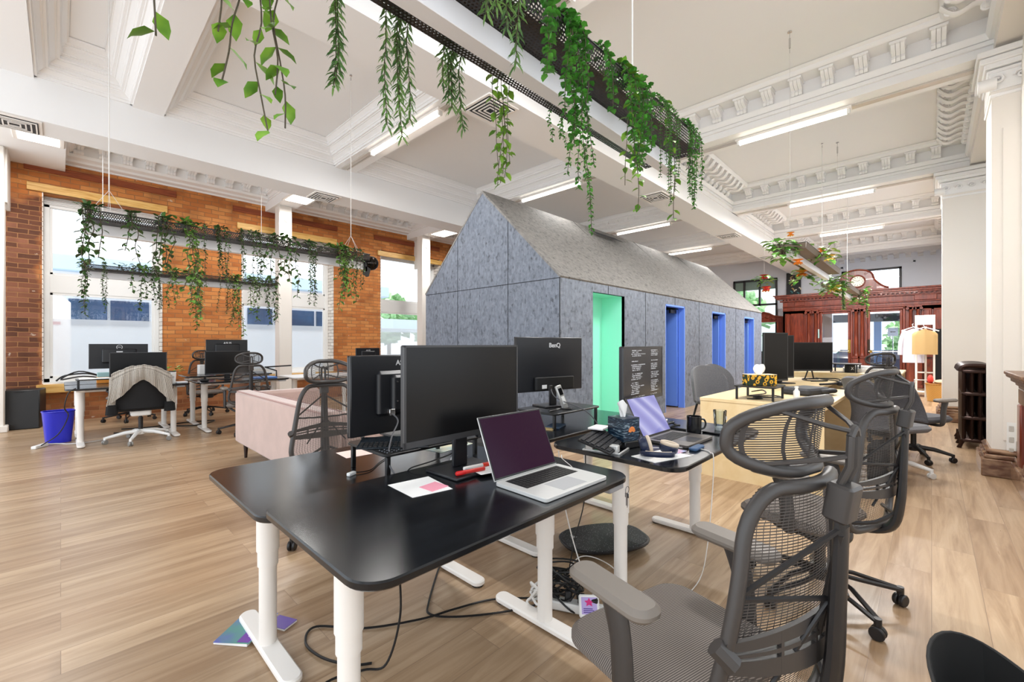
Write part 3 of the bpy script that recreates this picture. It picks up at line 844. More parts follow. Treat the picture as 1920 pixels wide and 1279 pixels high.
# ================================================================== mahogany entry vestibule
VX = 16.5; V0, V1 = -0.41, 3.52
t = thing('entry_vestibule', 'dark red mahogany entry vestibule with two glazed doors and a pediment clock', 'vestibule', (0, 0, 0))
D1 = (1.82, 2.46); D2 = (0.65, 1.30)       # glass widths
mb = MB()
def vbox(y0, y1, z0, z1, d=0.0, b=0.0): mb.box(VX - d, VX + 0.06, y0, y1, z0, z1, b)
vbox(D1[1], V1, 0, 2.6); vbox(D2[1], D1[0], 0, 2.6); vbox(V0, D2[0], 0, 2.6); vbox(V0, V1, 2.17, 2.6)
vbox(D1[0], D1[1], 0, 0.22); vbox(D2[0], D2[1], 0, 0.22)
mb.box(VX, 17.9, V1 - 0.05, V1, 0, 2.6)
obj('panelled_wall', mb, M_MAHOG, t, 0)
mb = MB()   # entablature
for (z0, z1, d) in ((2.28, 2.32, 0.05), (2.32, 2.40, 0.03), (2.40, 2.43, 0.07), (2.43, 2.58, 0.03), (2.58, 2.62, 0.08), (2.66, 2.70, 0.16), (2.70, 2.76, 0.20), (2.76, 2.80, 0.24)):
    mb.box(VX - d, VX + 0.3 if z0 > 2.6 else VX + .05, V0 - 0.0, V1 + (d if z0 > 2.5 else 0), z0, z1, 0.006)
mb.box(VX - 0.06, VX + .05, V0, V1, 2.62, 2.66)
k = V0 + 0.03
while k < V1: mb.box(VX - 0.12, VX - 0.06, k, k + 0.05, 2.615, 2.66); k += 0.1
mb.box(VX - 0.05, VX, 2.92, 3.20, 2.44, 2.57, 0.008); mb.box(VX - 0.06, VX, -0.1, 0.35, 2.44, 2.60, 0.008)
obj('cornice', mb, M_MAHOG, t)
mb = MB()   # raised panels and stiles
def panel(y0, y1, z0, z1):
    mb.box(VX - 0.03, VX, y0, y1, z0, z1, 0.012)
    mb.box(VX - 0.045, VX, y0 + 0.035, y1 - 0.035, z0 + 0.035, z1 - 0.035, 0.012)
panel(2.96, 3.30, 1.05, 2.2); panel(2.72, 2.93, 1.05, 2.2); panel(3.33, 3.46, 1.05, 2.2)
panel(2.72, 3.42, 0.2, 0.85); panel(0.0, 0.2, 0.95, 2.2); panel(-0.36, -0.04, 0.95, 2.2); panel(-0.36, 0.2, 0.2, 0.8)
panel(1.42, 1.70, 0.15, 0.80)
for (y0, y1) in (D1, D2):
    for (a, b) in ((y0 - 0.12, y0 - 0.06), (y1 + 0.06, y1 + 0.12)): mb.box(VX - 0.05, VX, a, b, 0, 2.26, 0.01)
    mb.box(VX - 0.05, VX, y0 - 0.12, y1 + 0.12, 2.21, 2.27, 0.01)
    for (a, b) in ((y0 - 0.055, y0), (y1, y1 + 0.055)): mb.box(VX - 0.03, VX, a, b, 0, 2.2, 0.01)
    mb.box(VX - 0.03, VX, y0, y1, 2.15, 2.2, 0.01)
mb.box(VX - 0.07, VX, V0, 0.5, 0.86, 0.93, 0.01); mb.box(VX - 0.07, VX, 2.65, V1, 0.88, 0.95, 0.01)
obj('raised_panels', mb, M_MAHOG, t)
def column(y, r=0.05):
    mb = MB()
    mb.box(VX - 0.16, VX, y - 0.10, y + 0.10, 0, 0.10, 0.01).box(VX - 0.15, VX, y - 0.085, y + 0.085, 0.1, 0.78, 0.006).box(VX - 0.17, VX, y - 0.105, y + 0.105, 0.78, 0.86, 0.015)
    mb.at(VX - 0.085, y, 0).lathe([(r * 1.5, 0.86), (r * 1.5, 0.89), (r * 1.15, 0.92), (r * 1.1, 0.95), (r, 1.4), (r * .85, 2.14), (r * 1.2, 2.16), (r * 1.2, 2.18)], 16)
    mb.at()
    mb.box(VX - 0.17, VX, y - 0.085, y + 0.085, 2.24, 2.28, 0.006)
    for s_ in (-1, 1):
        mb.at(VX - 0.085, y + s_ * 0.065, 2.205, ry=R(90)).cyl(0, 0, -0.08, 0.08, 0.036, 12)
        mb.at()
    obj('column', mb, M_MAHOG, t)
for y in (2.62, 1.62, 1.48, 0.42, 0.27, 2.80): column(y, 0.042)
obj('door_glass', MB().box(VX + 0.02, VX + 0.026, D1[0], D1[1], 0.22, 2.17), M_GLASS, t, 0)
obj('door_glass', MB().box(VX + 0.02, VX + 0.026, D2[0], D2[1], 0.22, 2.17), M_GLASS, t, 0)
M_BRASS = mat('aged brass', 'a8843c', 0.3, metal=0.9)
for (y0, y1) in (D1, D2):
    obj('push_bar', MB().tube([(VX - 0.10, y0 - 0.03, 1.0), (VX - 0.10, y1 + 0.03, 1.0)], 0.012, 8).tube([(VX - 0.10, y0 - 0.02, 1.0), (VX, y0 - 0.02, 1.0)], 0.012, 6).tube([(VX - 0.10, y1 + 0.02, 1.0), (VX, y1 + 0.02, 1.0)], 0.012, 6), mat('dull silver metal', 'b8b2a8', 0.35, metal=0.8), t)
obj('brass_push_plate', MB().box(VX - 0.055, VX - 0.03, 1.75, 1.82, 0.95, 1.35, 0.004), M_BRASS, t)
obj('brass_push_plate', MB().box(VX - 0.055, VX - 0.03, 1.30, 1.36, 0.95, 1.35, 0.004), mat('dark bronze plate', '3a2c22', 0.4, metal=.6), t)
obj('door_sticker', MB().box(VX - 0.056, VX - 0.05, 2.525, 2.56, 1.40, 1.68, 0.001), mat('pale teal strip', 'a9d2cf', 0.4), t)
for y in (2.5, 1.28, .6): obj('bar_bracket', MB().box(VX - 0.12, VX - .03, y - .03, y + 0.03, 0.96, 1.04, 0.008), M_BRASS, t)
# pediment with clock
pd = []
for k in range(33):
    u = -1 + k / 16
    au = abs(u)
    if au < 0.36: z = 3.36 + 0.05 * math.cos(au / 0.36 * PI / 2)
    elif au < 0.48: z = 3.34 - 0.3 * (au - 0.36)
    elif au < 0.56: z = 3.30 - 2.6 * (au - 0.48)
    else: z = 2.84 + 0.25 * (1 - (au - 0.56) / 0.44) ** 1.7
    pd.append((1.60 + u * 0.72, z))
poly = [(1.60 - 0.72, 2.80)] + pd + [(1.60 + 0.72, 2.80)]
mb = MB()
for i in range(len(pd) - 1):
    mb.prism([(pd[i][0], 2.8), (pd[i + 1][0], 2.8), pd[i + 1], pd[i]], VX - 0.12, VX - 0.02, 'x')
mb.tube([(VX - 0.13, y, z) for y, z in pd], 0.024, 8)
for s_ in (-1, 1):
    sp = [(VX - 0.13, 1.60 + s_ * (0.20 + 0.05 * (1 - q / 12) * math.cos(q * 0.7)), 3.28 + 0.05 * (1 - q / 12) * math.sin(q * 0.7)) for q in range(12)]
    mb.tube(sp, 0.012, 6)
obj('pediment', mb, M_MAHOG, t)
cl = obj('clock_face', MB().at(VX - 0.12, 1.58, 3.07, ry=R(-90)).cyl(0, 0, 0, 0.012, 0.155, 32), mat('cream clock face', 'e8e2d0', 0.4), t)
mb = MB().at(VX - 0.13, 1.58, 3.07, ry=R(-90))
mb.tube([(0.17 * math.cos(a * PI / 16), 0.17 * math.sin(a * PI / 16), 0.005) for a in range(32)], 0.02, 8, closed=True)
obj('clock_rim', mb, M_MAHOG, t)
mb = MB()
for k in range(12):
    a = k * PI / 6
    mb.at(VX - 0.134, 1.58 + 0.118 * math.sin(a), 3.07 + 0.118 * math.cos(a), rx=-a).box(-0.001, 0.001, -0.006, 0.006, -0.018, 0.018)
mb.at(VX - 0.136, 1.58, 3.07, rx=R(-305)).box(-0.001, 0.001, -0.005, 0.005, 0, 0.075)
mb.at(VX - 0.136, 1.58, 3.07, rx=R(-60)).box(-0.001, 0.001, -0.004, 0.004, 0, 0.11)
obj('clock_hands', mb, M_BLACK, t)

def text(name, body, size, loc, rot, m, parent=None, extr=0.001, bold=False, align='CENTER', mirror=False):
    cu = bpy.data.curves.new(name, 'FONT'); cu.body = body; cu.size = size; cu.extrude = extr
    cu.align_x = align; cu.align_y = 'CENTER'
    if bold: cu.offset = size * 0.02
    tmp = bpy.data.objects.new(name + '_c', cu); COL.objects.link(tmp)
    dg = bpy.context.evaluated_depsgraph_get()
    me = bpy.data.meshes.new_from_object(tmp.evaluated_get(dg))
    COL.objects.unlink(tmp); bpy.data.objects.remove(tmp)
    me.name = name; me.materials.clear(); me.materials.append(m)
    if mirror: me.transform(Matrix.Scale(-1, 4, Vector((1, 0, 0)))); me.flip_normals()
    o = bpy.data.objects.new(name, me); COL.objects.link(o)
    o.location = loc; o.rotation_euler = rot
    if parent: o.parent = parent
    return o
M_INK = mat('black lettering', '1a1a1c', 0.5)
M_SILV = mat('silver lettering', 'd4d4d6', 0.35, metal=0.3)
text('door_number', '40', 0.20, (VX + 0.01, 1.10, 2.03), (R(90), 0, R(-90)), M_INK, t, mirror=True)
text('door_lettering', 'CO', 0.12, (VX + 0.01, 1.93, 0.66), (R(90), 0, R(-90)), M_INK, t, mirror=True)
# carved frame left of the vestibule
t = thing('carved_mirror_frame', 'carved dark wood frame with a curved pediment left of the vestibule', 'frame', (0, 0, 0))
mb = MB()
mb.box(17.0, 17.15, 3.60, 3.82, 0, 2.10, 0.01).box(17.0, 17.15, 4.66, 4.9, 0, 2.10, 0.01)
pp = [(4.95, 2.13), (4.7, 2.14), (4.5, 2.2), (4.35, 2.28), (4.2, 2.31), (4.05, 2.27), (3.9, 2.18), (3.7, 2.14), (3.6, 2.13)]
for i in range(len(pp) - 1): mb.prism([(pp[i][0], 1.97), (pp[i + 1][0], 1.97), pp[i + 1], pp[i]], 16.98, 17.15, 'x')
mb.tube([(16.97, y, z) for y, z in pp], 0.03, 8)
for q in (4.1, 4.3, 4.5, 3.9): mb.ball(16.97, q, 2.07 + (0.07 if 4 < q < 4.4 else 0), 0.03, 0.07, 0.04, 8, 6)
obj('carved_wood', mb, M_MAHOG, t)
obj('glass_pane', MB().box(17.07, 17.08, 3.82, 4.66, 0.9, 1.97), M_GLASS, t, 0)
obj('wooden_ledge', MB().box(16.95, 17.15, 3.82, 4.66, 0.82, 0.9, 0.01).box(17.02, 17.12, 3.82, 4.66, 0, 0.82), mat('dark cupboard wood', '2a1811', .5), t)
# abstract panel on the wall above
t = thing('abstract_wall_panel', 'tall dark decorative panel with gold and teal shapes above the wooden cornice', 'panel', (0, 0, 0))
obj('board', MB().box(17.82, 17.87, 3.27, 3.70, 2.7, 3.72), mat('near black panel', '15181a', 0.5), t)
random.seed(5)
for c_, nm in (('c9a468', 'gold_shapes'), ('3f7f80', 'teal_shapes'), ('e6dcc4', 'cream_shapes')):
    mb = MB()
    for k in range(6):
        y = random.uniform(3.32, 3.62); z = random.uniform(2.78, 3.6)
        a0 = random.choice((0, PI / 2, PI, 1.5 * PI))
        pts = [(17.815, y + 0.06 * math.cos(a0 + a * PI / 12), z + 0.06 * math.sin(a0 + a * PI / 12)) for a in range(8)]
        mb.tube(pts, 1.0, 6, flat=(0.004, 0.022), up=(1, 0, 0))
    obj(nm, mb, mat(nm.replace('_', ' '), c_, 0.5), t)
# direction sign in the right door light
t = thing('arrow_sign', 'small pale blue sign with a dark left arrow seen through the right door', 'sign', (19.2, 0.93, 1.62))
obj('sign_post', MB().cyl(0.02, 0, -1.62, 0, 0.015, 8), M_CHROME, t)
obj('board', MB().box(-0.01, 0.01, -0.13, 0.13, -0.14, 0.14, 0.004), mat('pale blue sign', 'c4cfe6', 0.5), t)
obj('arrow', MB().prism([(0.07, 0), (0.035, 0.03), (0.035, 0.012), (-0.07, 0.012), (-0.07, -0.012), (0.035, -0.012), (0.035, -0.03)], -0.014, -0.011, 'x'), M_INK, t, 0)
tag(obj('entry_awning', MB().box(19.0, 19.5, -0.6, 3.4, 1.98, 2.24, 0.01).box(19.1, 19.2, 3.2, 3.3, 0, 2.0).box(19.1, 19.2, -0.5, -0.4, 0, 2.0), mat('dark navy awning', '1b2333', 0.5)), 'dark navy awning band outside the entry doors', 'awning')
tag(obj('outer_blue_post', MB().box(19.6, 19.8, 1.25, 1.45, 0, 2.0), mat('cornflower blue post', '6f9fe0', 0.5)), 'blue post standing outside behind the right entry door glass', 'post')
tag(obj('parked_car', MB().box(24.5, 27.5, -1.0, 4.0, -0.3, 0.78, 0.2).box(24.8, 27.2, 0.0, 3.2, 0.6, 0.95, 0.2), mat('dark navy car paint', '151d33', 0.2)), 'dark navy car parked outside low behind the entry doors', 'car')

# ================================================================== ceiling lights and vents
def add_area(name, loc, sx, sy, power, col=(1, 0.985, 0.97), rot=(0, 0, 0)):
    d = bpy.data.lights.new(name, 'AREA'); d.shape = 'RECTANGLE'; d.size = sx; d.size_y = sy; d.energy = power; d.color = col
    o = bpy.data.objects.new(name, d); COL.objects.link(o); o.location = loc; o.rotation_euler = rot
    return o
def tube_light(x, y0, y1, z, label, group, power=100, chan=(-0.38, 2.95)):
    t = thing('fluorescent_light', label, 'ceiling light', (x, (y0 + y1) / 2, z), 0, group)
    L_ = (y1 - y0) / 2
    obj('housing', MB().box(-0.05, 0.05, -L_ - 0.03, L_ + 0.03, -0.03, 0.0, 0.005), M_WHITE, t)
    if chan: obj('channel', MB().box(-0.035, 0.035, chan[0] - (y0 + y1) / 2, chan[1] - (y0 + y1) / 2, -0.02, 0.0, 0.003).box(0.05, 0.075, chan[0] - (y0 + y1) / 2, chan[1] - (y0 + y1) / 2, -0.012, 0.0, 0.003), mat('pale metal channel', 'cfc8bf', .35, metal=.4), t)
    obj('tube', MB().tube([(0, -L_, -0.055), (0, L_, -0.055)], 0.022, 10), M_LAMP, t)
    for s_ in (-1, 1): obj('end_cap', MB().box(-0.03, 0.03, s_ * L_ - 0.015, s_ * L_ + 0.015, -0.08, -0.02, 0.004), M_WPLAS, t)
    a = add_area('tube_glow', (0, 0, -0.09), 0.08, 2 * L_, power); a.parent = t
    return t
g = 'fluorescent tubes under the right bay beams'
tube_light(6.30, 0.69, 1.86, 3.95, 'lit fluorescent tube under the second nearest beam of the right bay', g)
tube_light(9.87, 0.72, 2.0, 3.95, 'lit fluorescent tube under the middle beam of the right bay', g)
tube_light(13.07, 0.8, 2.0, 3.95, 'lit fluorescent tube under the far beam above the flower planter', g, 300)
tube_light(2.74, 0.5, 2.0, 3.95, 'lit fluorescent tube under the nearest right bay beam', g)
g = 'fluorescent tubes under the middle bay beams'
tube_light(3.2, 4.3, 5.95, 4.08, 'lit fluorescent tube on the middle bay beam in front of the pod gable', g, 40, (3.55, 6.9))
tube_light(9.9, 4.4, 5.8, 4.08, 'lit fluorescent tube above the pod roof, nearer of two', g, 22, (3.55, 6.9))
tube_light(13.3, 4.65, 5.97, 4.08, 'lit fluorescent tube above the far end of the pod roof', g, 60, (3.55, 6.9))
tube_light(6.31, 4.4, 5.8, 4.08, 'lit fluorescent tube on the beam hidden just behind the pod ridge', g, 22, (3.55, 6.9))
def panel_light(x, y, z, label, power=45):
    t = thing('panel_light', label, 'ceiling light', (x, y, z), 0, 'square panel lights near the brick wall')
    obj('frame', MB().box(-0.24, 0.24, -0.32, 0.32, -0.03, 0, 0.01), M_WHITE, t)
    obj('diffuser', MB().box(-0.19, 0.19, -0.27, 0.27, -0.034, -0.029), M_PANEL, t, 0)
    a = add_area('panel_glow', (0, 0, -0.06), 0.38, 0.54, power); a.parent = t
panel_light(-0.2, 8.35, 3.95, 'lit square panel light at the left edge above the brick wall')
panel_light(3.11, 8.45, 3.95, 'lit square panel light beside the first white pillar')
panel_light(6.52, 8.6, 3.95, 'lit square panel light beside the second white pillar')
def vent(x, y, z, label, g_='square louvred air vents under the beams'):
    t = thing('air_vent', label, 'air vent', (x, y, z), 0, g_)
    obj('frame', MB().box(-0.21, 0.21, -0.21, 0.21, -0.015, 0, 0.004), M_WHITE, t)
    mb = MB()
    for k in range(4):
        r_ = 0.17 - k * 0.04
        mb.box(-r_, r_, -r_, r_, -0.0165 - k * .001, -0.015)
    lv = MB()
    for k in range(4):
        r_ = 0.17 - k * 0.04; i_ = r_ - 0.012
        for (a, b, c, d) in ((-r_, r_, -r_, -i_), (-r_, r_, i_, r_), (-r_, -i_, -i_, i_), (i_, r_, -i_, i_)): lv.box(a, b, c, d, -0.030, -0.022)
    obj('dark_gap', MB().box(-0.18, 0.18, -0.18, 0.18, -0.019, -0.014), M_BLACK, t, 0)
    obj('louvres', lv, M_WHITE, t)
vent(3.05, 3.25, 3.63, 'air vent under the big beam above the green hanging vines')
vent(6.75, 3.25, 3.63, 'air vent under the big beam just past the end of the big planter')
vent(10.3, 3.25, 3.63, 'air vent under the big beam above the middle of the pod')
vent(13.6, 3.25, 3.63, 'air vent under the big beam nearest the flower planter')
vent(-0.35, 7.2, 3.64, 'air vent at the left edge under the beam near the brick wall')
vent(3.0, 7.2, 3.64, 'air vent under the far beam beside the first white pillar')

# ================================================================== desks
def sit_desk(x0, x1, y0, y1, z, label, group=None, m=None, foot=0.58, legin=0.135, low=True):
    cx, cy = (x0 + x1) / 2, (y0 + y1) / 2; a, b = (x1 - x0) / 2, (y1 - y0) / 2
    t = thing('standing_desk', label, 'desk', (cx, cy, 0), 0, group)
    obj('desk_top', MB().rbox(-a, a, -b, b, z - 0.022, z, 0.085, 0.004, 8), m or M_DESK, t, 35)
    for s_ in (-1, 1):
        lx = s_ * (a - legin)
        mb = MB().cyl(lx, 0, 0.40, z - 0.05, 0.041, 20).cyl(lx, 0, 0.34, 0.41, 0.037, 20)
        mb.cyl(lx, 0, 0.026, 0.35, 0.032, 20)
        mb.box(lx - 0.04, lx + 0.04, -b + 0.1, b - 0.1, z - 0.05, z - 0.023, 0.006)
        lg = obj('leg', mb, M_WHITE, t)
        obj('foot', MB().rbox(lx - 0.036, lx + 0.036, -foot / 2, foot / 2, 0.006, 0.032, 0.035, 0.006, 6), M_WHITE, lg)
        obj('foot_pad', MB().cyl(lx, -foot / 2 + 0.035, 0, 0.012, 0.03, 12).cyl(lx, foot / 2 - 0.035, 0, 0.012, 0.03, 12), M_BLACK, lg)
    obj('cross_beam', MB().box(-a + legin, a - legin, 0.04, 0.08, z - 0.065, z - 0.024, 0.004).box(-a + legin, a - legin, -0.08, -0.04, z - 0.065, z - 0.024, 0.004), M_WHITE, t)
    obj('height_control', MB().box(a - 0.16, a - 0.06, -b + 0.01, -b + 0.05, z - 0.045, z - 0.023, 0.004), mat('grey plastic', '9a9a9c', 0.4), t)
    return t
gd = None
sit_desk(0.44, 1.59, 0.857, 1.553, 0.70, 'black rounded sit-stand desk nearest the camera, silver laptop on it')
sit_desk(0.44, 1.60, 1.52, 2.30, 0.66, 'black sit-stand desk set slightly lower behind the nearest desk')
sit_desk(1.77, 2.97, 0.745, 1.45, 0.70, 'black sit-stand desk holding the black mug and lavender screen laptop')
sit_desk(1.77, 2.95, 1.50, 2.30, 0.70, 'black sit-stand desk next to the pod gable with a phone on a riser')
sit_desk(0.03, 1.20, 7.08, 7.78, 0.70, 'black top desk beside the blue bin, in front of the left window', foot=0.6)
sit_desk(0.03, 1.20, 7.85, 8.58, 0.70, 'black top desk against the left window under a monitor seen from behind', foot=0.6)
sit_desk(1.28, 2.45, 7.08, 7.78, 0.70, 'black top desk in front of the mesh chair near the first pillar', foot=0.6)
sit_desk(1.28, 2.45, 7.85, 8.58, 0.74, 'black top desk by the brick wall with the pink and white box', foot=0.6)
sit_desk(2.50, 3.60, 7.10, 7.80, 0.70, 'white topped desk between the first pillar and the sofa', m=mat('pale desk laminate', 'd8d8d8', .35))
sit_desk(3.9, 5.1, 8.0, 8.75, 0.70, 'black top desk under the brick wall right of the second window')

# keys hanging at the corner of the near desk
t = thing('key_ring', 'small bunch of keys hanging from the near desk corner', 'keys', (1.565, 0.872, 0.655))
mk = mat('steel key', '8a8a8c', .3, metal=1)
obj('ring', MB().tube([(0.014 * math.cos(a * PI / 8), 0, -0.016 + 0.014 * math.sin(a * PI / 8)) for a in range(16)], 0.0014, 5, closed=True), mk, t)
obj('key', MB().at(0, 0, -0.03, rz=0.4).box(-0.009, 0.009, -0.001, 0.001, -0.02, 0, 0.0005).box(-0.004, 0.004, -0.001, 0.001, -0.055, -0.02), mk, t)
obj('key', MB().at(0.002, 0.003, -0.03, rz=1.4).box(-0.009, 0.009, -0.001, 0.001, -0.018, 0, 0.0005).box(-0.004, 0.004, -0.001, 0.001, -0.05, -0.018), mk, t)

# plywood desks
def ply_desk(x0, x1, y0, y1, z, label):
    t = thing('plywood_desk', label, 'desk', ((x0 + x1) / 2, (y0 + y1) / 2, 0), 0, None)
    a, b = (x1 - x0) / 2, (y1 - y0) / 2
    obj('desk_top', MB().box(-a, a, -b, b, z - 0.03, z, 0.003), M_BIRCH, t)
    obj('end_panel', MB().box(-a + .004, -a + 0.024, -b + 0.01, b - 0.004, 0, z - 0.031), M_BIRCH, t, 0)
    obj('end_panel', MB().box(a - 0.024, a - .004, -b + 0.01, b - 0.004, 0, z - 0.031), M_BIRCH, t, 0)
    obj('modesty_panel', MB().box(-a + .025, a - .025, b - 0.03, b - 0.01, 0.12, z - 0.031), M_BIRCH, t, 0)
    obj('plinth', MB().box(-a + 0.03, a - 0.03, b - 0.2, b - 0.032, 0, 0.06), M_BLACK, t, 0)
ply_desk(4.17, 5.95, 0.60, 1.57, 0.72, 'pale plywood desk nearest the black desks, sunflower tissue box on it')
ply_desk(6.0, 7.75, 0.92, 1.75, 0.72, 'middle pale plywood desk under the landscape monitor')
ply_desk(7.80, 9.5, 0.30, 1.70, 0.80, 'farthest pale plywood desk with papers and a low shelf')

# ================================================================== chairs
M_CH = mat('graphite grey plastic', '3b3735', 0.4)
M_CHD = mat('dark graphite plastic', '1d1b1c', 0.4)
M_MESH = alpha_mat('chair mesh', '4a4440', 'stripe', 26, 84, 0.60, 0.6)
M_SEAT = mat('grey woven seat', '6b6460', 0.85)
def _seat():
    nt = M_SEAT.node_tree; b = nt.nodes['Principled BSDF']
    tc = nt.nodes.new('ShaderNodeTexCoord'); sp = nt.nodes.new('ShaderNodeSeparateXYZ'); nt.links.new(tc.outputs['Object'], sp.inputs[0])
    f = math_n(nt, 'GREATER_THAN', math_n(nt, 'SINE', math_n(nt, 'MULTIPLY', sp.outputs[1], 1100.0)), 0.0)
    nt.links.new(mix_rgb(nt, f, srgb('4c4642'), srgb('8a8078')), b.inputs['Base Color'])
_seat()
M_PAD = mat('warm grey armrest pad', '7a726a', 0.5)
def back_pt(u, v):
    """u -1..1 across, v 0..1 up the backrest; gentle saddle"""
    z = 0.425 + 0.505 * v
    hw = 0.256 - 0.092 * v
    y = -0.325 - 0.045 * v - 0.02 * math.sin(PI * v)
    y += 0.055 * u * u
    return (u * hw, y, z)
def outline(fn, r=0.32, n=7, k=10):
    """rounded-rectangle path in (u,v) space mapped by fn"""
    pts = []
    ru, rv = r, r * 0.55
    for (cu, cv, a0) in ((1 - ru, 1 - rv, 0), (-1 + ru, 1 - rv, PI / 2), (-1 + ru, rv, PI), (1 - ru, rv, 1.5 * PI)):
        for i in range(n + 1):
            a = a0 + PI / 2 * i / n
            pts.append((cu + ru * math.cos(a), cv + rv * math.sin(a)))
    out = []
    for i, p in enumerate(pts):
        q = pts[(i + 1) % len(pts)]
        out.append(p)
        L_ = math.hypot(q[0] - p[0], q[1] - p[1])
        if L_ > 0.5:
            for j in range(1, k): out.append((p[0] + (q[0] - p[0]) * j / k, p[1] + (q[1] - p[1]) * j / k))
    return [fn(*p) for p in out], out
def star_base(t, m, r=0.30, z=0.075, forked=True, wheel=None, nm='base', oy=0.0, a0=0.3):
    mb = MB().cyl(0, 0, 0.085, 0.15, 0.045, 16, ch=0.006)
    for k in range(5):
        a = PI / 2 + 2 * PI * k / 5 + a0
        c, s_ = math.cos(a), math.sin(a)
        if forked:
            for d in (-1, 1):
                px, py = -s_ * d, c * d
                mb.tube([(c * 0.03 + px * 0.02, s_ * 0.03 + py * 0.02, 0.125), (c * 0.15 + px * 0.034, s_ * 0.15 + py * 0.034, 0.11), (c * r + px * 0.006, s_ * r + py * 0.006, z)], 0.0105, 6)
        else:
            mb.tube([(c * 0.03, s_ * 0.03, 0.125), (c * 0.16, s_ * 0.16, 0.115), (c * r, s_ * r, z)], [0.026, 0.022, 0.015], 8)
        mb.cyl(c * r, s_ * r, z - 0.02, z + 0.012, 0.014, 10)
    b = obj(nm, mb, m, t)
    for k in range(5):
        a = PI / 2 + 2 * PI * k / 5 + a0
        c, s_ = math.cos(a), math.sin(a)
        w_ = MB()
        for d in (-0.013, 0.013):
            w_.at(c * r, s_ * r, 0.028, rz=a + 0.6, rx=R(90)).cyl(0, 0, d - 0.009, d + 0.009, 0.028, 16, ch=0.004)
        w_.at(c * r, s_ * r, 0, rz=a + 0.6).box(-0.012, 0.012, -0.005, 0.005, 0.02, 0.062, 0.003)
        obj('caster', w_, wheel or M_CHD, b)
    b.location = (0, oy, 0)
    obj('gas_cylinder', MB().cyl(0, oy, 0.14, 0.30, 0.024, 16).cyl(0, oy, 0.28, 0.40, 0.016, 12), M_CHD, t)
def arm_rest(t, s_, m=M_CH, dx=0.0, dz=0.0):
    x = s_ * (0.275 - dx)
    mb = MB().tube([(s_ * 0.12, -0.02, 0.40), (s_ * 0.24, -0.03, 0.395), (x, -0.035, 0.43), (x, -0.025, 0.55), (x, 0.0, 0.635)], [0.018, 0.02, 0.026, 0.026, 0.03], 10, smooth=4, flat=(1.25, 0.7), up=(0, 1, 0.2))
    a = obj('armrest_post', mb, m, t)
    a.location = (0, -dz * 0.8, -dz)
    obj('armrest_pad', MB().rbox(x - 0.045, x + 0.045, -0.13, 0.14, 0.635, 0.668, 0.04, 0.012, 6), M_PAD if m is M_CH else m, a)
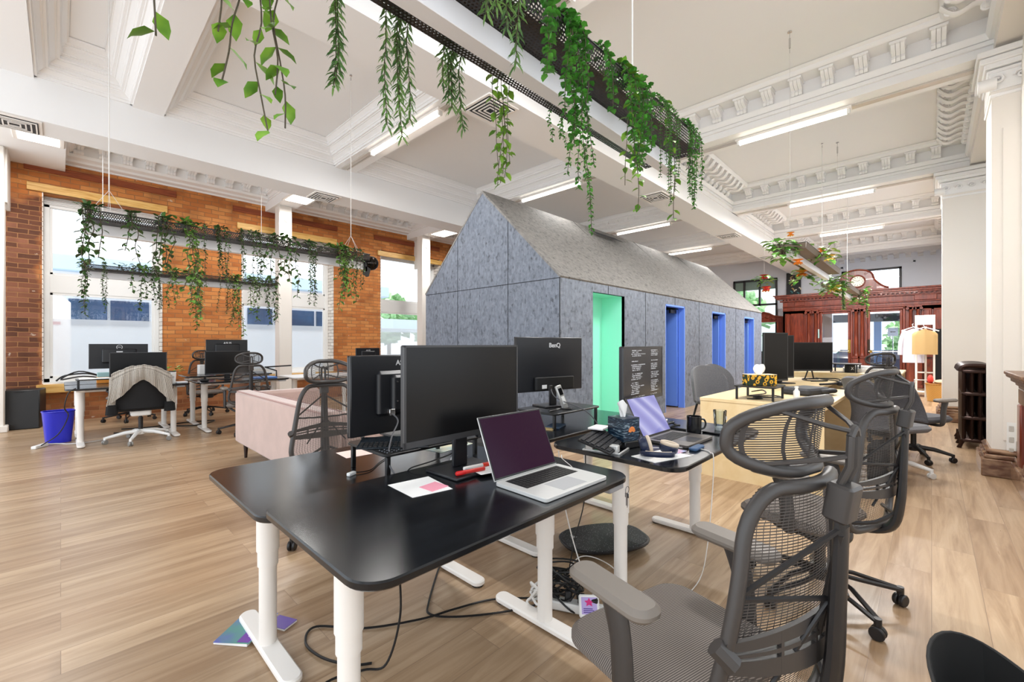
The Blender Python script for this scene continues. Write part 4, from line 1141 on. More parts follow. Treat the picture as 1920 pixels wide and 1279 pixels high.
def mesh_chair(label, loc, rz, arms=(1, 1)):
    t = thing('mesh_office_chair', label, 'office chair', loc, rz, None)
    star_base(t, M_CHD, r=0.325, oy=-0.09, a0=0.1)
    obj('seat', MB().rbox(-0.245, 0.245, -0.22, 0.20, 0.362, 0.41, 0.09, 0.018, 8), M_SEAT, t)
    mech = obj('seat_mechanism', MB().rbox(-0.10, 0.10, -0.17, 0.10, 0.36, 0.432, 0.04, 0.015, 4).tube([(-0.20, -0.1, 0.425), (-0.14, -0.16, 0.38), (0, -0.2, 0.37), (0.14, -0.16, 0.38), (0.20, -0.1, 0.425)], 0.014, 8, smooth=4)
        .tube([(0.1, 0.02, 0.39), (0.27, 0.02, 0.385)], 0.006, 6), M_CHD, t)
    mech.location = (0, 0, -0.07)
    pts, _ = outline(back_pt, 0.38)
    fr = obj('back_frame', MB().tube(pts, 0.0150, 10, closed=True), M_CH, t)
    mb = MB()
    mb.grid(lambda u, v: tuple(Vector(back_pt((2 * u - 1) * 0.985 * (1 if 0.1 < v < 0.9 else 0.93 if 0.04 < v < 0.96 else 0.82), v)) + Vector((0, 0.012, 0))), 16, 20)
    obj('back_mesh', mb, M_MESH, fr)
    mb = MB()
    e = lambda u, v, d=0.0: tuple(Vector(back_pt(u, v)) + Vector((0, -d, 0)))
    for s_ in (-1, 1):
        mb.tube([(0, -0.42, 0.86), e(s_ * 0.99, 0.60, 0.004)], 0.006, 6)
        mb.tube([e(s_ * 0.99, 0.585, 0.004), (0, -0.392, 0.70)], 0.006, 6)
        mb.tube([(0, -0.392, 0.70), e(s_ * 0.55, 0.22, 0.01)], 0.005, 6)
    obj('back_struts', mb, M_CHD, fr)
    # lumbar support
    def lum(u, v):
        q = 2 * u - 1
        return (q * 0.232, -0.375 + 0.060 * abs(q) ** 2, 0.570 + 0.105 * v * (1 - 0.45 * abs(q) ** 1.5) - 0.02 * (1 - q * q) + 0.012)
    mb = MB()
    for (a_, b_) in ((0.0, 0.42), (0.52, 0.62), (0.72, 1.0)):
        mb.grid(lum, 18, 2, 0.010, (0, 1), (a_, b_))
    for q in (0.0, 0.24, 0.46, 0.54, 0.76, 0.985): mb.grid(lum, 1, 2, 0.011, (q, q + 0.015), (0, 1))
    for s_ in (-1, 1): mb.tube([(s_ * 0.220, -0.322, 0.60), (s_ * 0.240, -0.295, 0.63)], 0.02, 8)
    obj('lumbar_support', mb, M_CH, t)
    # spine
    mb = MB().tube([(0, -0.12, 0.385), (0, -0.27, 0.39), (0, -0.365, 0.43), (0, -0.395, 0.54), (0, -0.405, 0.70), (0, -0.412, 0.88)], [0.028, 0.028, 0.028, 0.024, 0.02, 0.017], 10, smooth=5, flat=(0.7, 1.2), up=(0, 1, 0))
    for s_ in (-1, 1): mb.tube([(0, -0.37, 0.62), (s_ * 0.014, -0.415, 0.84)], 0.007, 6).tube([(0, -0.385, 0.50), (s_ * 0.10, -0.34, 0.46), (s_ * 0.20, -0.27, 0.455)], 0.009, 6, smooth=3)
    sp = obj('spine', mb, M_CHD, t)
    obj('clamp_block', MB().at(0, -0.41, 0.905, rx=R(9)).rbox(-0.028, 0.028, -0.026, 0.020, -0.038, 0.038, 0.009, 0.005, 3), M_CH, sp)
    # headrest
    def hp(u, v):
        return (u * 0.155, -0.355 + 0.10 * u * u - 0.02 * v, 0.955 + 0.145 * v - 0.008 * u * u)
    pts, _ = outline(hp, 0.78, n=9, k=6)
    hd = obj('headrest_frame', MB().tube(pts, 0.0135, 10, closed=True), M_CH, t)
    mb = MB()
    def hm(u, v):
        q = 2 * u - 1; lim = math.sqrt(max(0.0, 1 - (max(0, abs(2 * v - 1) - 0.12) / 0.88) ** 2.2)) * 0.55 + 0.43
        return hp(q * lim, v)
    mb.grid(hm, 14, 10); 
    obj('headrest_mesh', mb, M_HM, hd)
    mb = MB()
    for s_ in (-1, 1):
        mb.tube([(s_ * 0.013, -0.41, 0.93), (s_ * 0.013, -0.43, 0.98), (s_ * 0.012, -0.432, 1.04)], 0.0075, 8)
        for (zz, vv) in ((1.05, 0.97), (1.0, 0.12)):
            mb.tube([(s_ * 0.012, -0.43, zz), (s_ * 0.045, -0.405, zz + (vv - 0.5) * 0.02), hp(s_ * 0.72, vv)], 0.005, 6)
    mb.tube([(-0.013, -0.432, 1.038), (0, -0.434, 1.055), (0.013, -0.432, 1.038)], 0.0075, 8, smooth=3)
    obj('headrest_rods', mb, M_CH, hd)
    for s_, f in zip((-1, 1), arms):
        if f: arm_rest(t, s_, dx=0.022, dz=0.038)
    return t
M_HM = alpha_mat('headrest mesh', '35302e', 'stripe', 5, 29, 0.50, 0.6)
c1 = mesh_chair('graphite mesh chair nearest the camera, seen from behind at the right', (1.195, 0.528, 0), R(-15))
dup(c1, (2.59, 0.48, 0), R(-14), 'graphite mesh chair second from the camera, at the desk with the mug')
mesh_chair('mesh chair facing the camera between the pink sofa and the black desks', (1.25, 2.72, 0), R(172), (0, 0))
dup(c1, (1.80, 6.92, 0), R(-6), 'small mesh chair beyond the pink sofa, at the brick wall desks')
dup(c1, (7.42, 0.60, 0), R(-60), 'farthest mesh chair with headrest, at the plywood desks')
dup(c1, (1.75, 9.05, 0), R(178), 'mesh chair against the orange brick behind the pink and white box')
dup(c1, (0.75, 9.15, 0), R(160), 'mesh chair behind the desk in the left window, mostly hidden')

M_GF = mat('grey upholstery fabric', '6a6a6e', 0.9, noise=0.12, nscale=90, bump=0.2, bscale=400, sheen=0.2)
def shell_chair(label, loc, rz, basem, arms=False, bag=False, wheel=None, m=None):
    t = thing('task_chair', label, 'office chair', loc, rz, None)
    star_base(t, basem, forked=False, wheel=wheel)
    def sh(u, v):
        q = 2 * u - 1
        hw = 0.225 - 0.05 * v - 0.02 * math.sin(PI * v)
        y = -0.20 - 0.20 * v ** 1.2 + 0.05 * math.sin(PI * v) * 1.0 + 0.05 * q * q
        return (q * hw * (1 - 0.25 * max(0, v - 0.8) * 5 * abs(q) ** 3), y, 0.42 + 0.50 * v - 0.04 * q * q * v)
    obj('backrest', MB().grid(sh, 14, 14, -0.028), m or M_GF, t)
    obj('seat', MB().rbox(-0.24, 0.24, -0.22, 0.25, 0.41, 0.475, 0.10, 0.025, 7), m or M_GF, t)
    obj('seat_mechanism', MB().rbox(-0.09, 0.09, -0.13, 0.1, 0.35, 0.41, 0.03, 0.012, 4), M_CHD, t)
    if arms:
        for s_ in (-1, 1): arm_rest(t, s_, M_CH)
    return t
g1 = shell_chair('grey shell task chair with a white star base beside the nearest plywood desk', (5.46, 0.30, 0), R(-125), M_WPLAS, wheel=mat('white caster', 'd8d6d2', 0.4))
shell_chair('dark grey shell task chair with armrests turned away from the plywood desks', (6.32, 0.14, 0), R(-120), M_CHD, arms=True, m=mat('charcoal upholstery', '55555a', 0.8, noise=0.1, nscale=90))
t = thing('black_backpack', 'black bag on the floor under the grey shell task chair', 'bag', (5.0, 0.30, 0))
obj('bag_body', MB().rbox(-0.16, 0.16, -0.11, 0.11, 0, 0.36, 0.09, 0.04, 6), mat('black nylon', '151517', .8), t)
obj('handle', MB().tube([(-0.05, 0, 0.35), (-0.03, 0, 0.40), (0.03, 0, 0.40), (0.05, 0, 0.35)], 0.008, 6, smooth=3), mat('black nylon', '151517', .8), t)
def tub_chair(label, loc, rz):
    t = thing('fabric_side_chair', label, 'chair', loc, rz, 'grey fabric chairs behind the plywood desk')
    def sh(u, v):
        a = PI * (0.08 + 0.84 * u)
        r_ = 0.27 + 0.04 * v
        return (r_ * math.cos(a), -r_ * math.sin(a) * 0.9 + 0.03, 0.42 + (0.47 * math.sin(PI * u) ** 0.35 + 0.02) * v)
    obj('backrest', MB().grid(sh, 22, 8, 0.035), M_GF, t)
    obj('seat', MB().rbox(-0.24, 0.24, -0.20, 0.24, 0.38, 0.46, 0.12, 0.03, 7), M_GF, t)
    for sx in (-1, 1):
        for sy in (-1, 1): obj('leg', MB().tube([(sx * 0.17, sy * 0.15, 0.39), (sx * 0.24, sy * 0.22, 0)], [0.016, 0.01], 8), M_CHD, t)
tub_chair('grey fabric chair behind the plywood desk, nearer of two', (6.32, 2.17, 0), R(150))
tub_chair('grey fabric chair behind the plywood desk, farther of two', (6.98, 2.25, 0), R(160))
shell_chair('black low task chair hidden behind the monitor seen from behind', (2.42, 2.62, 0), R(170), M_CHD, m=mat('black upholstery', '202022', 0.8))

# white based chair with a draped cardigan
M_BF = mat('black knit upholstery', '17181b', 0.85)
t = thing('white_base_task_chair', 'black backed task chair on a white five star base at the left desk', 'office chair', (0.70, 7.18, 0), R(-3))
star_base(t, M_WPLAS, r=0.33, forked=False, wheel=mat('silver caster', '8c8a86', 0.4, metal=.3))
def cb(u, v):
    q = 2 * u - 1
    hw = 0.245 - 0.045 * v
    return (q * hw * (1 - 0.30 * max(0, v - 0.72) / 0.28 * abs(q) ** 2), -0.22 - 0.07 * v + 0.06 * q * q, 0.44 + 0.49 * v - 0.12 * q * q * v ** 3)
obj('backrest', MB().grid(cb, 14, 14, -0.03), M_BF, t)
obj('seat', MB().rbox(-0.25, 0.25, -0.21, 0.26, 0.40, 0.47, 0.11, 0.025, 7), M_BF, t)
obj('seat_mechanism', MB().rbox(-0.10, 0.10, -0.14, 0.12, 0.33, 0.40, 0.03, 0.012, 4), M_WPLAS, t)
arm_rest(t, -1, M_CHD); arm_rest(t, 1, M_CHD)
def cardi():
    m, nt, b, N, L = nodes_mat('black and cream knitted cardigan')
    uv = N('ShaderNodeUVMap'); sp = N('ShaderNodeSeparateXYZ'); L(uv.outputs[0], sp.inputs[0])
    s1 = math_n(nt, 'SINE', math_n(nt, 'MULTIPLY', sp.outputs[0], 420)); s2 = math_n(nt, 'SINE', math_n(nt, 'MULTIPLY', sp.outputs[1], 150))
    f = math_n(nt, 'GREATER_THAN', math_n(nt, 'ADD', s1, math_n(nt, 'MULTIPLY', s2, 0.5)), 0.1)
    L(mix_rgb(nt, f, srgb('4b4540'), srgb('d8d0c4')), b.inputs['Base Color']); b.inputs['Roughness'].default_value = 0.95
    return m
cg = thing('draped_cardigan', 'black and cream knitted cardigan draped over the white based chair', 'cardigan', (0.70, 7.18, 0), R(-3))
def cd(u, v):
    q = 2 * u - 1
    base = Vector(cb((q * 0.98 + 1) / 2, 0.97))
    wob = 0.012 * math.sin(26 * u) + 0.006 * math.sin(61 * u)
    a = 0.52 * (1 - 0.0) * v
    drop = (0.17 + 0.14 * abs(q) ** 1.6 + 0.03 * math.sin(9 * u)) * v
    if v < 0.18: # over the top edge
        k = v / 0.18
        return (q * 0.27, base.y + 0.035 - 0.075 * k, base.z + 0.045 * math.sin(PI * (0.25 + 0.4 * k)) + wob * 0.4)
    k = (v - 0.18) / 0.82
    return (q * (0.27 + 0.05 * k * abs(q)), base.y - 0.042 - 0.02 * math.sin(PI * k) + wob - 0.02 * abs(q) * k, base.z + 0.036 - drop * 1.15)
obj('cardigan_cloth', MB().grid(cd, 60, 14, 0.008), cardi(), cg, 60)
for s_ in (-1, 1):
    def sl(u, v, s_=s_):
        a = 2 * PI * u
        return (s_ * (0.255 + 0.015 * v) + 0.038 * math.cos(a) * (1 - 0.2 * v), -0.245 + 0.03 * math.sin(a), 0.83 - 0.36 * v)
    obj('sleeve', MB().grid(sl, 12, 6), MATS['black and cream knitted cardigan'], cg, 60)
    obj('black_fringe', MB().grid(lambda u, v, s_=s_: (s_ * 0.27 + 0.045 * math.cos(2 * PI * u) * (1 + 0.2 * v + 0.15 * math.sin(31 * u)), -0.245 + 0.035 * math.sin(2 * PI * u), 0.50 - 0.12 * v), 24, 3), mat('black trim', '0e0e10', .9), cg, 60)

# ================================================================== pink sofa
M_PINK = mat('dusty pink velvet', 'c2a79e', 0.8, sheen=0.4, noise=0.06, nscale=6)
t = thing('pink_sofa', 'dusty pink velvet sofa on dark tapered legs, seen from behind', 'sofa', (0, 0, 0))
obj('back', MB().box(1.30, 1.46, 3.15, 5.40, 0.16, 0.72, 0.03), M_PINK, t)
obj('back_piping', MB().tube([(1.315, 3.18, 0.712), (1.315, 5.37, 0.712)], 0.006, 6).tube([(1.455, 3.18, 0.716), (1.455, 5.3, 0.716)], 0.005, 6), mat('pink piping', 'ab8a84', .8), t)
obj('arm', MB().box(1.46, 2.15, 5.24, 5.40, 0.16, 0.70, 0.03), M_PINK, t)
obj('arm', MB().box(1.46, 2.15, 3.15, 3.30, 0.16, 0.70, 0.03), M_PINK, t)
obj('seat_cushion', MB().box(1.46, 2.18, 3.30, 4.27, 0.16, 0.46, 0.05), M_PINK, t)
obj('seat_cushion', MB().box(1.46, 2.18, 4.27, 5.24, 0.16, 0.46, 0.05), M_PINK, t)
for x_, y_ in ((1.38, 5.30), (2.08, 5.30), (1.38, 3.25), (2.08, 3.25)):
    obj('leg', MB().cyl(x_, y_, 0, 0.16, 0.014, 12, 0.024), mat('dark walnut', '2a1710', .4), t)
tag(obj('pampas_stems', MB().tube([(5.6, 8.8, .6), (5.65, 8.8, 1.15)], .004, 4).tube([(5.75, 8.8, .6), (5.8, 8.8, 1.2)], .004, 4).tube([(5.9, 8.8, .6), (5.88, 8.8, 1.1)], .004, 4).at(5.75, 8.8, 0).lathe([(0.07, 0), (0.1, .2), (0.06, .5), (0.05, .62)], 12), mat('dry beige stems', '9a8a70', .8)), 'vase of dry stems standing before the third window', 'vase')

# ================================================================== left corner
t = thing('black_cabinet', 'black box cabinet on the floor beside the left window', 'cabinet', (-0.38, 9.52, 0), R(-8))
obj('cabinet_body', MB().box(-0.20, 0.20, -0.20, 0.20, 0.0, 0.56, 0.012), mat('matte black cabinet', '17181a', 0.45), t)
obj('handle_cutout', MB().prism([(-0.06, 0.545), (-0.035, 0.525), (0.035, 0.525), (0.06, 0.545)], -0.204, -0.199, 'y'), mat('deep black', '050506', .6), t, 0)
t = thing('blue_waste_bin', 'blue plastic recycling bin standing at the left desk leg', 'bin', (-0.02, 7.80, 0), R(10))
def bin_(u, v):
    a = 2 * PI * u; k = 0.088 + 0.024 * v
    c, s_ = math.cos(a), math.sin(a)
    f = (abs(c) ** 4 + abs(s_) ** 4) ** -0.25
    return (1.25 * k * c * f, k * s_ * f, 0.002 + 0.385 * v)
mb = MB().grid(bin_, 40, 4); mb.grid(lambda u, v: tuple(Vector(bin_(u, 1 - v)) * 1 - Vector((0, 0, 0)) if False else Vector((bin_(u, 1 - v)[0] * .97, bin_(u, 1 - v)[1] * .97, bin_(u, 1 - v)[2] + .004))), 40, 4)
mb.grid(lambda u, v: (bin_(u, 0)[0] * v, bin_(u, 0)[1] * v, 0.004), 40, 1)
M_BIN = mat('royal blue plastic', '2a2fc8', 0.35)
obj('bin_body', mb, M_BIN, t)
obj('bin_rim', MB().tube([Vector(bin_(i / 40, 1)) for i in range(40)], 0.008, 6, closed=True), M_BIN, t)

# ================================================================== monitors
M_SCR = mat('dark switched off screen', '08080a', 0.3, spec=0.35)
M_MB = mat('black monitor shell', '1a1b1f', 0.38)
M_BEZ = mat('grey bezel', '3a3a3c', 0.4)
def monitor(label, loc, rz, w_, h_, zb, kind='column', logo=None, lift=0.0, vesa=True, tilt=0.0, name='computer_monitor', screen=None, base_w=0.22):
    """origin at the foot of its stand; the screen looks toward -y; zb height of the lower screen edge above the foot"""
    t = thing(name, label, 'monitor', loc, rz, None)
    a = w_ / 2
    sh = MB().box(-a, a, 0.0, 0.024, zb, zb + h_, 0.005)
    if kind != 'low': sh.rbox(-a * .6, a * .6, 0.0, 0.045, zb + h_ * .22, zb + h_ * .8, 0.02, 0.015, 4)
    obj('shell', sh, M_MB, t)
    obj('bezel', MB().box(-a - .001, a + .001, -0.006, 0.004, zb + h_ - 0.008, zb + h_).box(-a - .001, a + .001, -0.006, 0.004, zb - 0.001, zb + 0.022).box(-a - .001, -a + 0.008, -0.006, 0.004, zb, zb + h_).box(a - 0.008, a + .001, -0.006, 0.004, zb, zb + h_), M_BEZ, t, 0)
    obj('screen', MB().box(-a + 0.006, a - 0.006, -0.0045, 0.0, zb + 0.018, zb + h_ - 0.006), screen or M_SCR, t, 0)
    if kind == 'column':
        mb = MB().box(-0.036, 0.036, 0.035, 0.06, 0.01, zb + h_ * 0.5, 0.006)
        obj('stand_neck', mb, M_MB, t)
        obj('stand_base', MB().box(-base_w / 2, base_w / 2, -0.09, 0.11, 0, 0.012, 0.004), M_MB, t)
    elif kind == 'low':
        obj('stand_neck', MB().box(-0.03, 0.03, 0.03, 0.05, 0.01, zb + 0.06, 0.006), M_MB, t)
        obj('stand_base', MB().box(-base_w / 2, base_w / 2, -0.06, 0.09, 0, 0.012, 0.004), M_MB, t)
    elif kind == 'vee':
        obj('stand_neck', MB().tube([(0, 0.04, zb + 0.1), (-0.07, 0.06, 0.0)], 0.009, 8).tube([(0, 0.04, zb + 0.1), (0.07, 0.06, 0.0)], 0.009, 8).tube([(-0.09, 0.0, 0.006), (-0.07, 0.06, 0.006), (0.07, 0.06, 0.006), (0.09, 0.0, 0.006)], 0.007, 8), M_MB, t)
    elif kind == 'round':
        obj('stand_neck', MB().box(-0.02, 0.02, 0.03, 0.05, 0.01, zb + h_ * .4, 0.004), M_MB, t)
        obj('stand_base', MB().cyl(0, 0.03, 0, 0.012, base_w / 2, 28, ch=.003), M_MB, t)
    if logo: 
        text('maker_logo', logo[0], logo[1], (logo[2], 0.0245 if not logo[4:] else logo[4], zb + logo[3]), (R(90), 0, PI), M_SILV, t, bold=True)
    return t
def code_screen():
    m, nt, b, N, L = nodes_mat('code editor screen')
    uv = N('ShaderNodeTexCoord'); sp = N('ShaderNodeSeparateXYZ'); L(uv.outputs['Object'], sp.inputs[0])
    X, Z_ = sp.outputs[0], sp.outputs[2]
    row = math_n(nt, 'FLOOR', math_n(nt, 'MULTIPLY', Z_, 95.0)); fr = math_n(nt, 'FRACT', math_n(nt, 'MULTIPLY', Z_, 95.0))
    on = math_n(nt, 'GREATER_THAN', fr, 0.5)
    wn = N('ShaderNodeTexWhiteNoise'); wn.noise_dimensions = '1D'; L(row, wn.inputs['W'])
    rn = wn.outputs['Value']
    left = math_n(nt, 'MULTIPLY', math_n(nt, 'GREATER_THAN', X, math_n(nt, 'ADD', -0.19, math_n(nt, 'MULTIPLY', math_n(nt, 'FRACT', math_n(nt, 'MULTIPLY', rn, 7.0)), 0.02))),
                  math_n(nt, 'LESS_THAN', X, math_n(nt, 'ADD', -0.13, math_n(nt, 'MULTIPLY', rn, 0.16))))
    right = math_n(nt, 'MULTIPLY', math_n(nt, 'GREATER_THAN', X, 0.10), math_n(nt, 'LESS_THAN', X, math_n(nt, 'ADD', 0.16, math_n(nt, 'MULTIPLY', math_n(nt, 'FRACT', math_n(nt, 'MULTIPLY', rn, 3.0)), 0.07))))
    g = math_n(nt, 'MAXIMUM', left, right)
    gap = math_n(nt, 'GREATER_THAN', rn, 0.22)
    wv = N('ShaderNodeTexNoise'); wv.inputs['Scale'].default_value = 90; L(uv.outputs['Object'], wv.inputs['Vector'])
    wd = math_n(nt, 'GREATER_THAN', wv.outputs[0], 0.44)
    f = math_n(nt, 'MULTIPLY', math_n(nt, 'MULTIPLY', g, on), math_n(nt, 'MULTIPLY', gap, wd))
    b.inputs['Base Color'].default_value = (0.01, 0.01, 0.012, 1); b.inputs['Roughness'].default_value = 0.25
    L(mix_rgb(nt, f, (0.012, 0.012, 0.016), (0.55, 0.57, 0.6)), b.inputs['Emission Color']); b.inputs['Emission Strength'].default_value = 0.9
    return m
m1 = monitor('large black monitor in the foreground showing a dark screen, silver laptop before it', (1.16, 1.375, 0.70), R(1), 0.605, 0.375, 0.14, 'column', base_w=0.26)
text('maker_logo', 'BenQ', 0.014, (0.09, -0.0065, 0.152), (R(90), 0, 0), M_SILV, m1)
obj('camera_bump', MB().rbox(0.06, 0.12, -0.01, 0.02, 0.125, 0.141, 0.006, .003, 3), M_BLACK, m1)
m2 = monitor('black monitor seen from behind at the left, silver maker name top right', (1.185, 1.86, 0.775), R(181), 0.61, 0.362, 0.03, 'column', logo=('ASUS', 0.034, 0.04, 0.325), base_w=0.2)
obj('stand_mount', MB().rbox(-0.17, 0.12, 0.024, 0.07, 0.13, 0.30, 0.02, 0.012, 4), M_MB, m2)
for xx in (0.02, 0.09):
    pass
obj('mount_screws', MB().at(0.10, 0.071, 0.27, rx=R(90)).cyl(0, 0, -0.002, 0.002, 0.004, 8).at(0.10, 0.071, 0.18, rx=R(90)).cyl(0, 0, -0.002, 0.002, 0.004, 8), M_CHROME, m2)
m3 = monitor('charcoal monitor seen from behind with silver maker name, above the phone riser', (2.30, 1.87, 0.80), R(168), 0.565, 0.36, 0.105, 'low', logo=('BenQ', 0.042, -0.03, 0.305, 0.0255), base_w=0.2)
obj('port_recess', MB().rbox(-0.19, 0.15, 0.02, 0.052, 0.115, 0.20, 0.02, 0.004, 4), mat('deep black', '050506', .6), m3)
obj('port_label', MB().box(0.06, 0.10, 0.0525, 0.0535, 0.125, 0.15), M_WPLAS, m3)
m4 = monitor('black monitor showing rows of code text behind the lavender laptop', (2.46, 1.26, 0.70), R(4), 0.575, 0.325, 0.18, 'column', screen=code_screen())
m5 = monitor('black monitor behind the draped white based chair', (0.715, 7.50, 0.70), R(0), 0.575, 0.35, 0.06, 'column')
m6 = monitor('black monitor in front of the left window seen from behind, round logo', (0.565, 8.12, 0.70), R(180), 0.61, 0.335, 0.185, 'vee')
obj('logo_ring', MB().at(0, 0.026, 0.475, rx=R(90)).tube([(0.03 * math.cos(a * PI / 12), 0.03 * math.sin(a * PI / 12), 0) for a in range(24)], 0.003, 6, closed=True), M_SILV, m6)
text('maker_logo', 'DELL', 0.018, (0, 0.0255, 0.475), (R(90), 0, PI), M_SILV, m6, bold=True)
obj('silver_plate', MB().box(-0.033, 0.033, 0.045, 0.048, 0.405, 0.42), M_SILV, m6)
monitor('black monitor facing the small mesh chair beyond the sofa', (1.72, 7.50, 0.70), R(0), 0.57, 0.345, 0.07, 'column')
monitor('black monitor seen from behind with maker name, in front of the orange brick', (1.89, 8.30, 0.74), R(180), 0.58, 0.33, 0.22, 'vee', logo=('ASUS', 0.05, 0, 0.27))
monitor('small dark monitor top peeking over the left black monitor', (4.25, 8.1, 0.70), R(180), 0.50, 0.30, 0.14, 'vee', logo=('ASUS', 0.04, 0, 0.25))
monitor('dark tall portrait monitor on the nearest plywood desk', (5.75, 1.30, 0.72), R(-28), 0.36, 0.56, 0.07, 'column')
monitor('second dark portrait monitor right behind the tall one', (6.35, 1.36, 0.72), R(-32), 0.34, 0.54, 0.07, 'column')
monitor('landscape black monitor on the middle plywood desk in front of the entry', (7.30, 1.20, 0.722), R(-40), 0.60, 0.40, 0.12, 'vee')

# ================================================================== hanging planters
M_PERF = alpha_mat('perforated dark steel', '3c3836', 'holes', 1, 1, 0.30, 0.35, 0.7)
M_HOUS = mat('pale lamp housing', 'eceaec', 0.4)
M_SLAT = mat('brown slatted planter base', '6b5a4c', 0.6)
def trough(x0, x1, yc, z, label, wires, rim=M_PERF, group='hanging metal planters'):
    t = thing('hanging_planter', label, 'planter', ((x0 + x1) / 2, yc, z), 0, None)
    a = (x1 - x0) / 2; w_ = 0.172; h_ = 0.075
    mb = MB()
    nu = (2 * a) / 0.0155
    def sheet(p, q, r_, s_, ul, vl):   # quad with uv in hole counts
        mb.add([p, q, r_, s_], [(0, 1, 2, 3)], [(0, 0), (ul, 0), (ul, vl), (0, vl)])
    sheet((-a, -w_, 0), (a, -w_, 0), (a, w_, 0), (-a, w_, 0), nu, 2 * w_ / 0.0135)
    sheet((-a, -w_, 0), (a, -w_, 0), (a, -w_ - 0.01, h_), (-a, -w_ - 0.01, h_), nu, h_ / 0.0135)
    sheet((-a, w_, 0), (a, w_, 0), (a, w_ + 0.01, h_), (-a, w_ + 0.01, h_), nu, h_ / 0.0135)
    sheet((a, -w_, 0), (a, w_, 0), (a, w_, h_), (a, -w_, h_), 2 * w_ / 0.0155, h_ / 0.0135)
    sheet((-a, -w_, 0), (-a, w_, 0), (-a, w_, h_), (-a, -w_, h_), 2 * w_ / 0.0155, h_ / 0.0135)
    obj('tray', mb, rim, t, 0)
    obj('rim', MB().tube([(-a, -w_ - 0.01, h_), (a, -w_ - 0.01, h_), (a, w_ + 0.01, h_), (-a, w_ + 0.01, h_)], 0.004, 6, closed=True), M_CHD, t)
    obj('inner_base', MB().box(-a + .01, a - .01, -w_ * .8, w_ * .8, 0.02, 0.03), M_SLAT, t, 0)
    obj('lamp_housing', MB().box(-a, a, -0.033, 0.033, -0.085, -0.001, 0.002), M_HOUS, t)
    for xw, yw, zc in wires:
        mb = MB().tube([(xw, yw, zc - z), (xw, yw * 0.4, 0.32), (xw, 0, 0.30)], 0.004, 6)
        for s_ in (-1, 1): mb.tube([(xw, 0, 0.30), (xw, s_ * w_, h_)], 0.0016, 5)
        for s_ in (-1, 1): mb.tube([(xw, 0, 0.30), (xw + s_ * 0.18, 0, 0.0)], 0.0016, 5)
        wv = obj('hanging_cable', mb, M_WIRE, t)
        obj('ceiling_hook', MB().at(xw, yw, zc - z).cyl(0, 0, -0.012, 0, 0.014, 10).cyl(0, 0, -0.07, -0.03, 0.005, 8).tube([(0, 0, -0.012), (0.008, 0, -0.02), (0, 0, -0.03)], 0.002, 5), M_CHROME, wv)
    return t
trough(-0.9, 2.62, 1.157, 2.35, 'long perforated planter with green trailing vines, nearest the camera overhead', [(1.27, 0.0, 4.4), (-1.0, 0.0, 4.4)])
trough(0.13, 2.53, 4.94, 2.20, 'perforated hanging planter in front of the brick wall, nearer of two', [(-1.05, 0, 4.4), (1.05, 0.0, 4.4)])
trough(0.20, 2.62, 8.35, 2.22, 'thin perforated hanging planter farther back near the brick wall', [(-1.0, 0, 4.4), (1.0, 0.0, 4.4)])
trough(6.15, 8.8, 1.25, 2.36, 'brown based hanging planter with orange and yellow flowers', [(0.9, 0, 4.4)], rim=M_SLAT)
trough(9.45, 11.8, 1.25, 2.24, 'farther brown based hanging planter beside the clock', [(0.6, 0, 4.4)], rim=M_SLAT)

def leaf_mat(name, c1, c2, rough=0.45):
    m, nt, b, N, L = nodes_mat(name)
    oi = N('ShaderNodeTexCoord'); n = N('ShaderNodeTexNoise'); n.inputs['Scale'].default_value = 14
    L(oi.outputs['Object'], n.inputs['Vector'])
    L(ramp(nt, n.outputs[0], [(0.35, srgb(c1)), (0.65, srgb(c2))]), b.inputs['Base Color'])
    b.inputs['Roughness'].default_value = rough
    b.inputs['Subsurface Weight'].default_value = 0.0
    return m
L_FIC = leaf_mat('bright ficus leaves', '4d7f1e', '86b43a'); L_FERN = leaf_mat('deep green fern leaves', '3f6a34', '77a050')
L_EUC = leaf_mat('green round leaves', '2f6d22', '58a03a'); L_DRK = leaf_mat('dark vine leaves', '2a4220', '4c7434'); L_VAR = leaf_mat('mixed vine leaves', '375a24', '7ba548')
M_STEM = mat('brown vine stem', '4a4030', 0.7)
def leaf(mb, p, d, up, L_, w_, fold=0.25):
    d = d.normalized(); s_ = d.cross(up)
    if s_.length < 1e-3: s_ = d.cross(Vector((1, 0, 0)))
    s_.normalize(); n = s_.cross(d)
    a = p; m1 = p + d * L_ * 0.35; m2 = p + d * L_ * 0.72; e = p + d * L_ - n * L_ * 0.08
    V = [a, m1 + s_ * w_ + n * w_ * fold, m2 + s_ * w_ * .72 + n * w_ * fold, e, m2 - s_ * w_ * .72 + n * w_ * fold, m1 - s_ * w_ + n * w_ * fold, m1, m2]
    mb.add(V, [(0, 1, 6), (1, 2, 7, 6), (2, 3, 7), (3, 4, 7), (7, 4, 5, 6), (5, 0, 6)])
